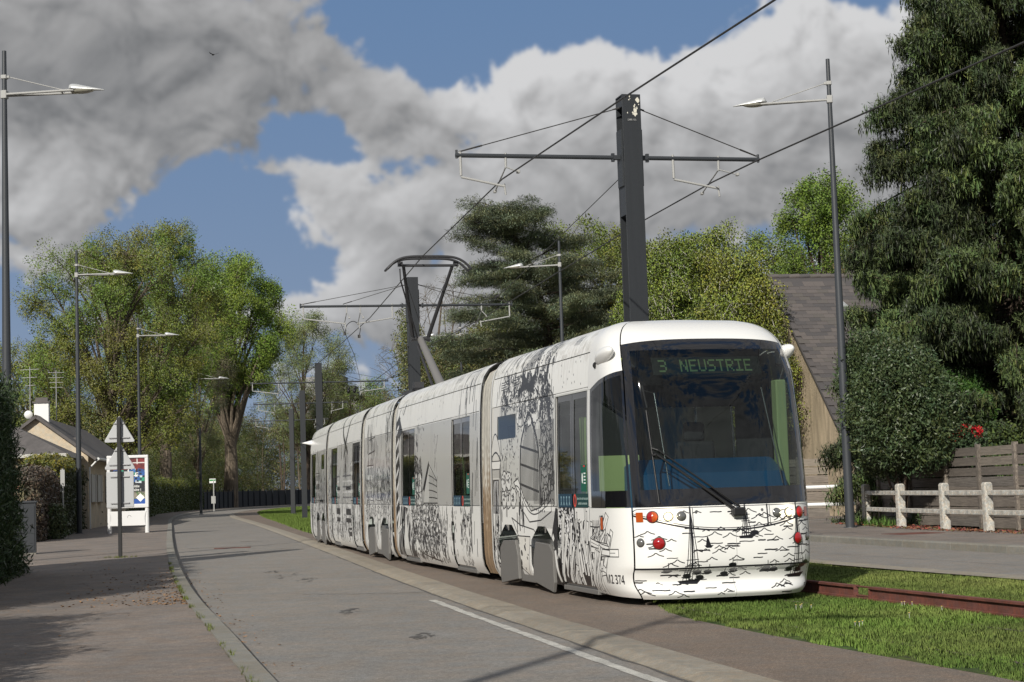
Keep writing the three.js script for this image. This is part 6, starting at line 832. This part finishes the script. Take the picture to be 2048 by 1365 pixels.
{ // rendered house with gable towards the road and chimney
  const h = thing('house', 'cream rendered gable house with grey roof, chimney and satellite dish', 'house', [-20.95, 0, -84.6], 0.13), W = 4.9, e = 3.75, a = 5.75, L = 21;
  mesh('wall', metreUV(clean(prism([[-W, 0], [0, 0], [0, e], [-W / 2, a - 0.08], [-W, e]], L).translate(0, 0, -L))), MAT.render, h);
  mesh('roof', merge([slab(V(-W / 2, a, 0.3), V(0.45, e - 0.2, 0.3), V(0.45, e - 0.2, -L - 0.3), V(-W / 2, a, -L - 0.3), 0.14), slab(V(-W / 2, a, 0.3), V(-W / 2, a, -L - 0.3), V(-W - 0.45, e - 0.2, -L - 0.3), V(-W - 0.45, e - 0.2, 0.3), 0.14)]), MAT.roof, h);
  const ch = mesh('chimney', metreUV(box(0.7, 1.0, 0.5, -W / 2 + 0.05, a + 0.15, -1.6).toNonIndexed()), MAT.white, h); mesh('chimney_cap', merge([box(0.85, 0.08, 0.62, -W / 2 + 0.05, a + 0.69, -1.6), box(0.6, 0.2, 0.35, -W / 2 + 0.05, a + 0.83, -1.6)]), MAT.roof, h);
  mesh('gutter', merge([rod(V(0.5, e - 0.24, 0.2), V(0.5, e - 0.24, -L), 0.07), rod(V(0.5, e - 0.25, 0.18), V(0.14, e - 0.62, 0.1), 0.045), rod(V(0.08, e - 0.62, 0.08), V(0.08, 0.1, 0.08), 0.04)]), MAT.gutter, h);
  for (const z of [-1.9, -4.6, -8.5, -12.5, -16.5]) { const w = mesh('window', box(0.06, 1.35, 1.0, 0.03, 2.1, z), MAT.shutter, h); mesh('sill', box(0.16, 0.07, 1.2, 0.08, 1.38, z), MAT.renderStreaked, h); for (const k of [-0.78, 0.78]) mesh('shutter', box(0.05, 1.4, 0.5, 0.06, 2.1, z + k, 0.01), MAT.shutter, h); }
  for (const [x, z] of [[-0.9, -2.5], [-1.2, -7]]) mesh('roof_vent', box(0.16, 0.2, 0.2, x, lerp(e, a, -x / (W / 2)) + 0.1, z), MAT.roof, h);
  const dish = new THREE.SphereGeometry(0.3, 20, 8, 0, 6.283, 0, 0.75).rotateX(Math.PI / 2 + 0.1).translate(-W / 2 - 0.55, a + 0.1, -1.4); mesh('satellite_dish', dish, MAT.white, h);
  mesh('antenna', merge([rod(V(-W / 2 - 0.55, a - 0.4, -1.8), V(-W / 2 - 0.55, a + 2.5, -1.8), 0.025), rod(V(-W / 2 + 0.7, a - 0.2, -2), V(-W / 2 + 0.7, a + 2.3, -2), 0.025), ...[0, 1, 2].map((i) => rod(V(-W / 2 - 1.0 + i * 0.1, a + 2.35 - i * 0.4, -1.8), V(-W / 2 - 0.1 - i * 0.1, a + 2.38 - i * 0.4, -1.8), 0.014)), ...[0, 1, 2, 3].map((i) => rod(V(-W / 2 + 0.3 + i * 0.03, a + 2.2 - i * 0.25, -2), V(-W / 2 + 1.1 - i * 0.03, a + 2.2 - i * 0.25, -2), 0.012))]), MAT.antenna, h);
}
{ // lower house with hipped roof in front of it
  const h = thing('house', 'low beige house with a hipped grey roof left of the gable house', 'house', [-21.0, 0, -79.2], 0.13), W = 7, L = 5;
  mesh('wall', metreUV(box(W, 3.7, L, -W / 2, 1.85, -L / 2).toNonIndexed()), MAT.renderStreaked, h);
  const A = V(0.45, 3.68, 0.45), B = V(-W - 0.45, 3.68, 0.45), C = V(-W - 0.45, 3.68, -L - 0.45), D = V(0.45, 3.68, -L - 0.45), p = V(-W / 2 + 1.1, 5.15, -L / 2), q = V(-W / 2 - 1.1, 5.15, -L / 2);
  const tri = (a, b, c, d) => slab(a, b, c, d, 0.13); mesh('roof', merge([tri(B, A, p, q), tri(D, C, q, p), tri(A, D, p, p.clone().add(V(0.001, 0, 0))), tri(C, B, q, q.clone().add(V(0.001, 0, 0)))]), MAT.roof, h);
  mesh('fascia', merge([box(W + 0.9, 0.16, 0.04, -W / 2, 3.6, 0.47), box(0.04, 0.16, L + 0.9, 0.47, 3.6, -L / 2)]), MAT.shutter, h); mesh('downpipe', rod(V(-1.1, 3.5, 0.08), V(-1.1, 0.1, 0.08), 0.05), MAT.gutter, h);
  for (const x of [-2.2, -4.6]) { mesh('window', box(1.0, 1.4, 0.06, x, 2.1, 0.02), MAT.shutter, h); mesh('sill', box(1.2, 0.07, 0.14, x, 1.36, 0.08), MAT.render, h); }
}
{ // steep slate-roofed house on the right
  const h = thing('house', 'house with a steep brown slate roof and beige gable streaked with painted tree shade, right of the tram', 'house', [10.75, 0.1, -55.2], 0.186), run = 7.1, e = 2.05, rz = 8.55, L = 15; // local: x along the ridge, z towards the eave in front
  mesh('wall', metreUV(clean((() => { const g = prism([[0, 0], [run, 0], [run * 2, 0], [run * 2, e], [run, rz], [0, e]], L); g.applyMatrix4(new THREE.Matrix4().makeBasis(V(0, 0, -1), V(0, 1, 0), V(1, 0, 0))); const ix = g.index; return g; })())), MAT.renderStreaked, h);
  mesh('roof', merge([slab(V(-0.12, e - 0.1, 0.12), V(L, e - 0.1, 0.12), V(L, rz + 0.02, -run), V(-0.12, rz + 0.02, -run), -0.08), slab(V(-0.12, rz + 0.02, -run), V(L, rz + 0.02, -run), V(L, e - 0.1, -2 * run - 0.1), V(-0.12, e - 0.1, -2 * run - 0.1), -0.08)]), MAT.slate[3], h);
  // slates laid in courses
  const r = rng(431), up = V(0, rz - e + 0.12, -run - 0.12).normalize(), nrm = V(0, run, rz - e).normalize(), q = new THREE.Quaternion().setFromRotationMatrix(new THREE.Matrix4().makeBasis(V(1, 0, 0), up, nrm)), slope = Math.hypot(run, rz - e), geo = new THREE.BoxGeometry(0.395, 0.30, 0.012); let count = 0; const rest = MAT.slate.map(() => []);
  for (let row = Math.floor(slope / 0.21) - 1; row >= 0; row--) for (let k = 0; k < 23; k++) { const u = -0.1 + k * 0.4 + (row % 2) * 0.2 + 0.2, c = V(u, e - 0.1, 0.12).addScaledVector(up, 0.12 + row * 0.21).addScaledVector(nrm, 0.1 + 0.006 * r()), mi = Math.floor(r() * 5); if (u > 8.6) continue;
    const sx = 1, tilt = new THREE.Quaternion().setFromAxisAngle(V(1, 0, 0), -0.035), qq = q.clone().multiply(tilt);
    if (u < 5.6 && row % 2 === 0 && row > 3 && count < 290) { const m = mesh('slate', geo, MAT.slate[mi], h); m.position.copy(c); m.quaternion.copy(qq); count++; } else rest[mi].push(geo.clone().applyQuaternion(qq).translate(c.x, c.y, c.z)); }
  stuff(multi('slate_courses', rest.map((g, i) => [g, MAT.slate[i]]), h));
  for (let k = 0; k < 22; k++) mesh('ridge_tile', rod(V(-0.1 + k * 0.4, rz + 0.1, -run), V(0.3 + k * 0.4, rz + 0.13, -run), 0.11, 0.1, 10), MAT.slate[k % 5], h);
  mesh('roof_vent', prism([[0, 0], [0.28, 0], [0.14, 0.34]], 0.25).applyQuaternion(q).translate(2.0, e + (rz - e) * 0.79, -run * 0.79 + 0.1), MAT.galv, h);
  const w2 = thing('house', 'taller slate gable showing above the ridge beside the spruce', 'house', [12.75, -0.1, -66], -0.3); mesh('wall', metreUV(clean(prism([[0, 0], [2.4, 0], [2.4, 8.0], [1.2, 10.3], [0, 8.0]], 6).applyMatrix4(new THREE.Matrix4().makeBasis(V(0.5, 0, -0.86), V(0, 1, 0), V(0.86, 0, 0.5))))), MAT.renderStreaked, w2);
  const T = (x, y, z) => V(0.5 * x + 0.86 * z, y, -0.86 * x + 0.5 * z); mesh('roof', merge([slab(T(-0.2, 7.7, -0.15), T(1.2, 10.42, -0.15), T(1.2, 10.42, 6), T(-0.2, 7.7, 6), 0.1), slab(T(1.2, 10.42, -0.15), T(2.6, 7.7, -0.15), T(2.6, 7.7, 6), T(1.2, 10.42, 6), 0.1)]), MAT.slate[1], w2); mesh('ridge_cap', rod(T(1.2, 10.46, -0.1), T(1.2, 10.46, 6), 0.09), MAT.slate[2], w2);
}
// three grey cladded blocks far behind the tram
{ const clad = std(0xffffff, 0.7, { map: dataTex(256, 256, (u, v) => { const k = (Math.floor(u * 8) % 2 ? 0.5 : 0.56) * (Math.abs(u * 8 - Math.round(u * 8)) < 0.03 ? 0.6 : 1) + 0.05 * tileN1(u * 60, v * 60); return [k, k * 0.99, k]; }) }), dk = std([0.06, 0.06, 0.065], 0.7);
  for (const [x0, x1, y, d, l] of [[-41, -32.4, 23.8, 330, 'tallest grey cladded block, left of three'], [-34, -29.9, 21.6, 325, 'middle grey cladded block of three'], [-30.6, -27.6, 19.4, 320, 'lowest grey cladded block, right of three']]) { const b = thing('apartment_block', `${l}, beyond the tram roof`, 'building', [x0, 0, -d], -0.05), w = x1 - x0 - 1.5; const n = Math.ceil(w / 1.05); for (let i = 0; i < n; i++) mesh('cladding_panel', box(w / n - 0.03, y, 0.12, (i + 0.5) * w / n, y / 2, 0), clad, b); mesh('side_wall', box(1.5, y - 0.02, 6, w + 0.74, y / 2, -2.2), dk, b); mesh('core', box(w - 0.02, y - 0.04, 4, w / 2, y / 2, -2.1), dk, b); } }
// ---- right-hand fences
{
  MAT.concreteFence = std(0xffffff, 0.95, { map: withRep(grain(441, [0.72, 0.705, 0.67], 0.26, 0.5, { warm: 0.08 }), 0.9), bumpMap: withRep(coarseBump, 3), bumpScale: 0.004 });
  const f = thing('concrete_fence', 'weathered white concrete post and rail fence with rounded posts', 'fence'), posts = [[10.98, 31.4], [10.75, 33.2], [10.4, 35.0], [10.04, 37.0], [9.66, 39.2], [9.33, 42.2], [9.12, 45.3]], B = 0.18;
  const pg = (() => { const s = new THREE.Shape(); s.moveTo(-0.085, 0); s.lineTo(0.085, 0); s.lineTo(0.085, 1.0); s.absarc(0.03, 1.0, 0.055, 0, Math.PI / 2, false); s.lineTo(-0.03, 1.055); s.absarc(-0.03, 1.0, 0.055, Math.PI / 2, Math.PI, false); s.lineTo(-0.085, 0); return clean(new THREE.ExtrudeGeometry(s, { depth: 0.12, bevelEnabled: true, bevelSize: 0.012, bevelThickness: 0.012, bevelSegments: 2 }).translate(0, 0, -0.06)); })();
  posts.forEach(([x, d], i) => { const p = mesh('post', pg, MAT.concreteFence, f); p.position.set(x, B, -d); p.rotation.y = 0.35; if (i) { const [a, b] = posts[i - 1]; for (const y of [0.42, 0.84]) { const A = V(a, B + y, -b), C = V(x, B + y, -d), dir = C.clone().sub(A), L = dir.length(), g = new RoundedBoxGeometry(0.075, 0.11, L - 0.1, 2, 0.015); const m = mesh('rail', metreUV(clean(g)), MAT.concreteFence, f); m.position.copy(A.clone().lerp(C, 0.5)); m.rotation.y = Math.atan2(dir.x, dir.z); } } });
  // board fence behind it
  const wt = (seed, c) => { const a = tileNoise(64, seed), b = tileNoise(256, seed + 1); return dataTex(512, 128, (u, v) => { const k = 0.72 + 0.4 * a(u * 6, v * 48) + 0.3 * (b(u * 24, v * 128) - 0.5); return [c[0] * k, c[1] * k, c[2] * k]; }); };
  MAT.board = [[0.50, 0.465, 0.43], [0.44, 0.41, 0.38], [0.55, 0.515, 0.47], [0.47, 0.445, 0.42]].map((c, i) => std(0xffffff, 0.95, { map: wt(451 + i * 3, c), bumpMap: withRep(coarseBump, 1), bumpScale: 0.003 }));
  const boardGeo = new THREE.BoxGeometry(1, 1, 1), r = rng(461);
  const panelFence = (label, pts, H, nb, gapY, yb = 0.16) => { const t = thing('board_fence', label, 'fence'); pts.forEach(([x, d, dh = 0], i) => { const p = mesh('post', boardGeo, MAT.board[i % 4], t); p.scale.set(0.11, H + dh + 0.1, 0.11); p.position.set(x - 0.03, yb + (H + dh) / 2, -d); p.rotation.y = 0.15; p.rotation.z = (r() - 0.5) * 0.03; if (!i) return; const [a, b, ah = 0] = pts[i - 1], A = V(a, 0, -b), C = V(x, 0, -d), dir = C.clone().sub(A), L = dir.length(); for (let k = 0; k < nb; k++) { const hh = H / nb, m = mesh('board', boardGeo, MAT.board[Math.floor(r() * 4)], t); m.scale.set(L - 0.02, hh - (k > nb - 4 ? gapY : 0.008) - r() * 0.012, 0.028); m.position.copy(A.clone().lerp(C, 0.5)).setY(yb + (k + 0.5) * hh + ah + (r() - 0.5) * 0.012); m.rotation.order = 'YXZ'; m.rotation.y = Math.atan2(-dir.z, dir.x); m.rotation.z = (r() - 0.5) * 0.012; } }); };
  panelFence('weathered grey board fence behind the concrete rail fence', [[12.4, 31.2], [12.1, 33.2], [11.85, 35.2], [11.6, 37.2], [11.35, 39.2], [11.05, 41.2], [10.75, 43.2], [10.3, 45.2, -0.05], [9.95, 47.4, -0.1], [9.75, 49.4, -0.1]], 1.92, 8, 0.03);
  panelFence('far board fence below the shade-streaked gable beside the tram', [[5.4, 58.5], [7.4, 58], [9.4, 57.6], [11.4, 57.2]], 1.95, 7, 0.035);
  const w = thing('white_barrier', 'white metal two-rail barrier behind the street lamp', 'barrier'), Y = 0.18; MAT.paintW = std([0.8, 0.8, 0.79], 0.4);
  for (const [x, d] of [[10.28, 51.2], [7.9, 52.6], [5.6, 54]]) mesh('post', box(0.13, 1.2, 0.13, x, Y + 0.6, -d, 0.02), MAT.paintW, w);
  for (const y of [1.0, 0.48]) mesh('rail', rod(V(10.45, Y + y, -51.1), V(5.4, Y + y - 0.02, -54.1), 0.055, 0.055, 10), MAT.paintW, w);
}
// ---- left-hand furniture
{
  const g = thing('traffic_sign', 'black post with two triangle signs and a panel, seen from behind', 'road sign', [-9.34, 0.11, -40.67], 0.06); MAT.signBack = std([0.42, 0.43, 0.44], 0.5, { metalness: 0.3 }); MAT.signRim = std([0.3, 0.3, 0.31], 0.5);
  mesh('post', box(0.085, 3.28, 0.085, 0, 1.64, 0, 0.008), MAT.black, g); mesh('post_cap', box(0.09, 0.03, 0.09, 0, 3.29, 0, 0.006), MAT.black, g);
  const tri = (cy, s) => { const sh = new THREE.Shape(), R = 0.06, P = [[-s / 2, 0], [s / 2, 0], [0, s * 0.86]].map(([x, y]) => new THREE.Vector2(x, y)); for (let i = 0; i < 3; i++) { const a = P[(i + 2) % 3], b = P[i], c = P[(i + 1) % 3], u = a.clone().sub(b).normalize().multiplyScalar(R).add(b), v = c.clone().sub(b).normalize().multiplyScalar(R).add(b); i ? sh.lineTo(u.x, u.y) : sh.moveTo(u.x, u.y); sh.quadraticCurveTo(b.x, b.y, v.x, v.y); } sh.closePath(); const q = new THREE.ExtrudeGeometry(sh, { depth: 0.03, bevelEnabled: true, bevelSize: 0.008, bevelThickness: 0.006, bevelSegments: 2 }).translate(0, cy, -0.11); const m = mesh('sign_plate', q, MAT.signBack, g); for (const y of [0.1, 0.44]) mesh('bracket', box(s * (0.78 - y), 0.03, 0.03, 0, cy + y, -0.058, 0.006), MAT.signRim, g); };
  tri(2.72, 0.72); tri(2.08, 0.72);
  mesh('sign_plate', box(0.64, 0.84, 0.025, 0, 1.6, -0.095, 0.012), MAT.signBack, g); for (const y of [1.28, 1.9]) mesh('bracket', box(0.44, 0.03, 0.03, 0, y, -0.066, 0.006), MAT.signRim, g);
}
{
  const b = thing('advertising_panel', 'white street advertising panel with a colourful poster on two legs', 'billboard', [-15.8, 0.11, -70.3], 0.1), Wd = 1.66; MAT.panelWhite = phys([0.72, 0.72, 0.72], 0.35, { clearcoat: 0.3 });
  mesh('leg', rod(V(-0.75, 0, 0), V(-0.75, 1.05, 0), 0.09, 0.08, 18), MAT.panelWhite, b); mesh('leg', rod(V(0.75, 0, 0), V(0.75, 1.05, 0), 0.09, 0.08, 18), MAT.panelWhite, b);
  mesh('apron', new THREE.ExtrudeGeometry((() => { const s = new THREE.Shape(); s.moveTo(-0.7, 0.32); s.lineTo(0.7, 0.32); s.quadraticCurveTo(0.6, 0.6, 0.72, 0.88); s.lineTo(-0.72, 0.88); s.quadraticCurveTo(-0.6, 0.6, -0.7, 0.32); return s; })(), { depth: 0.16, bevelEnabled: true, bevelSize: 0.02, bevelThickness: 0.02, bevelSegments: 3 }).translate(0, 0, -0.08), MAT.panelWhite, b);
  mesh('badge', new THREE.TorusGeometry(0.07, 0.008, 6, 24, 3.6).translate(0.05, 0.66, 0.105), MAT.signRim, b);
  mesh('case', merge([box(Wd, 0.12, 0.22, 0, 3.1, 0, 0.03), box(Wd, 0.16, 0.22, 0, 1.1, 0, 0.03), box(0.14, 1.9, 0.22, -0.76, 2.1, 0, 0.03), box(0.14, 1.9, 0.22, 0.76, 2.1, 0, 0.03), box(1.5, 1.95, 0.12, 0, 2.1, -0.02)]), MAT.panelWhite, b);
  const post = canvasTex(512, 700, (c, w, h) => { c.fillStyle = '#1b1b20'; c.fillRect(0, 0, w, h); c.fillStyle = '#7c2424'; c.fillRect(0, 0, w, 170); for (let i = 0; i < 5; i++) for (let j = 0; j < 9; j++) { c.fillStyle = `hsl(${2 + i},${45 + j * 2}%,${22 + ((i * 7 + j * 5) % 12)}%)`; c.fillRect(j * 60 - (i % 2) * 30, i * 34, 57, 31); } c.fillStyle = '#d9d4cf'; c.fillRect(330, 60, 180, 16); c.fillRect(390, 0, 16, 90); const r = rng(5), cols = ['#2c5a9c', '#cfd8de', '#2f8f6f', '#3c6fb0', '#e8e8e4', '#274a86']; for (let i = 0; i < 34; i++) { c.save(); c.translate(30 + r() * 450, 180 + r() * 200); c.rotate((r() - 0.5) * 0.8); c.fillStyle = cols[i % 6]; c.fillRect(-45, -28, 90, 56); c.fillStyle = '#15151a'; c.fillRect(-30, -14, 34, 26); c.restore(); } c.fillStyle = '#17171b'; c.fillRect(0, 400, w, 110); c.fillStyle = '#f2f2ee'; c.font = 'bold 46px sans-serif'; c.fillText('Votre Ville', 200, 445); c.fillText('une boîte !', 215, 498); c.fillStyle = '#6b655a'; c.fillRect(0, 510, w, 110); for (let i = 0; i < 50; i++) { c.fillStyle = i % 2 ? '#3f6a2a' : '#8d8676'; c.fillRect(r() * w, 510 + r() * 100, 46, 22); } c.fillStyle = '#1d4fa0'; c.fillRect(0, 620, w, 80); c.fillStyle = '#dfe6f2'; for (let i = 0; i < 9; i++) c.fillRect(30 + i * 36, 655, 28, 8); c.save(); c.translate(440, 600); c.rotate(Math.PI / 4); c.fillStyle = '#f4f4f0'; c.fillRect(-46, -46, 92, 92); c.restore(); });
  mesh('poster', new THREE.PlaneGeometry(1.38, 1.86).translate(0, 2.1, 0.045), std(0xffffff, 0.5, { map: post }), b);
  mesh('glass_front', new THREE.PlaneGeometry(1.38, 1.86).translate(0, 2.1, 0.09), phys([1, 1, 1], 0.03, { transmission: 1, thickness: 0 }), b);
}
{
  const c = thing('electric_cabinet', 'dark grey street cabinet at the foot of the thuja hedge', 'cabinet', [-13.0, 0.11, -45.6], 0.25); MAT.cab = std([0.03, 0.034, 0.04], 0.55);
  mesh('body', box(0.62, 1.3, 0.42, 0, 0.7, 0, 0.015), MAT.cab, c); mesh('roof', box(0.68, 0.06, 0.48, 0, 1.38, 0, 0.02), MAT.cab, c); mesh('plinth', box(0.6, 0.08, 0.4, 0, 0.04, 0), MAT.kerb[1], c); mesh('door', box(0.54, 1.16, 0.015, 0, 0.7, 0.215, 0.006), MAT.cab, c); mesh('label_plate', box(0.11, 0.16, 0.006, -0.16, 1.14, 0.226), MAT.galvDull, c); mesh('lock', box(0.05, 0.1, 0.02, 0.2, 0.75, 0.23, 0.006), MAT.black, c);
  const f = thing('panel_fence', 'low dark panel fence with terracotta topped posts near the cabinet', 'fence'); const tc = std([0.4, 0.2, 0.13], 0.9); for (let i = 0; i < 5; i++) { const d = 58.4 - i * 0.05, x = -18.9 + i * 0.52; mesh('post', box(0.14, 1.85, 0.14, x, 0.95, -d), MAT.renderStreaked, f); mesh('post_cap', box(0.17, 0.16, 0.17, x, 1.95, -d, 0.02), i > 2 ? tc : MAT.kerb[0], f); if (i) for (let k = 0; k < 5; k++) mesh('board', box(0.4, 0.32, 0.04, x - 0.26, 0.3 + k * 0.34, -d), MAT.barkDark, f); }
  const q = thing('marker_post', 'thin pale post standing by the brown beech hedge', 'post', [-16.9, 0, -64.4]); mesh('shaft', rod(V(0, 0, 0), V(0, 2.7, 0), 0.035), MAT.galvDull, q); mesh('plate', box(0.16, 0.62, 0.02, 0, 2.35, 0.03), MAT.galvDull, q);
}
{ // balustrade beyond the panel, dark fence at the bend, bus stop
  const f = thing('concrete_fence', 'low concrete baluster wall between the two left hedges', 'fence'); for (let i = 0; i < 14; i++) { const d = 94.6 + i * 0.6, x = walkL(d) - 0.55; mesh('baluster', new THREE.LatheGeometry([[0.05, 0], [0.11, 0.05], [0.07, 0.2], [0.12, 0.45], [0.06, 0.75], [0.1, 0.85]].map(([a, b]) => new THREE.Vector2(a, b)), 10).translate(x, 0.3, -d), MAT.renderStreaked, f); } mesh('plinth', block(walkL, 94.2, 103.2, [[-0.7, 0], [-0.4, 0], [-0.4, 0.32], [-0.7, 0.32]]), MAT.renderStreaked, f); mesh('coping', block(walkL, 94.2, 103.2, [[-0.7, 1.15], [-0.4, 1.15], [-0.4, 1.25], [-0.7, 1.25]]), MAT.renderStreaked, f);
  const df = thing('board_fence', 'dark board fence closing the bend of the left road', 'fence'), dm = std([0.02, 0.024, 0.03], 0.8); for (let d = 194; d < 250; d += 2.2) { const m = mesh('fence_panel', block((e) => walkL(e), d, d + 2.1, [[-0.7, 0], [-0.6, 0], [-0.6, 2.1], [-0.7, 2.1]]), dm, df); mesh('post', box(0.14, 2.3, 0.14, walkL(d) - 0.55, 1.15, -d), dm, df); }
  const b = thing('bus_stop', 'bus stop flag on a pale pole at the road bend', 'bus stop', [-28.9, 0.11, -165], 0.1); mesh('pole', rod(V(0, 0, 0), V(0, 3.0, 0), 0.06), MAT.galvDull, b); mesh('flag', box(0.6, 0.42, 0.06, -0.1, 2.9, 0, 0.02), MAT.white, b); mesh('flag_band', box(0.56, 0.16, 0.07, -0.1, 2.96, 0), std([0.05, 0.25, 0.08], 0.6), b); mesh('timetable', box(0.4, 0.7, 0.08, -0.05, 1.1, 0), MAT.galvDull, b);
}
// birds
function bird(label, x, y, z, s, turn) { const b = thing('bird', label, 'bird', [x, y, z], turn, undefined), m = MAT.black; const body = new THREE.SphereGeometry(1, 12, 8).scale(0.09 * s, 0.06 * s, 0.2 * s); mesh('body', body, m, b); for (const k of [-1, 1]) { const w = new THREE.ExtrudeGeometry(new THREE.Shape([[0, -0.09], [0.3, -0.06], [0.52, -0.16], [0.3, 0.08], [0, 0.09]].map(([p, q]) => new THREE.Vector2(p * s, q * s))), { depth: 0.015 * s, bevelEnabled: false }).rotateX(-Math.PI / 2).rotateZ(0.35); if (k < 0) w.scale(-1, 1, 1); mesh('wing', w, m, b); } }
bird('dark bird gliding under the large grey cloud', -10.6, 17.6, -62, 0.4, 0.6); bird('tiny dark bird in front of the clouds beside the spruce', 13.9, 13.1, -66, 0.35, 1.2);
for (const [l, x] of [['small bird perched on the guy wire, nearer the jumper loop', -6.95], ['small bird perched on the guy wire, nearer the mast', -6.7]]) { const b = thing('bird', l, 'bird', [x, 5.72, -72.5]); mesh('body', new THREE.SphereGeometry(0.09, 10, 8).scale(0.8, 1.1, 1.2), MAT.black, b); mesh('head', new THREE.SphereGeometry(0.05, 8, 6).translate(0.02, 0.12, 0.05), MAT.black, b); mesh('tail', box(0.03, 0.02, 0.18, 0, -0.06, -0.15), MAT.black, b); }
renderer.render(scene, camera);
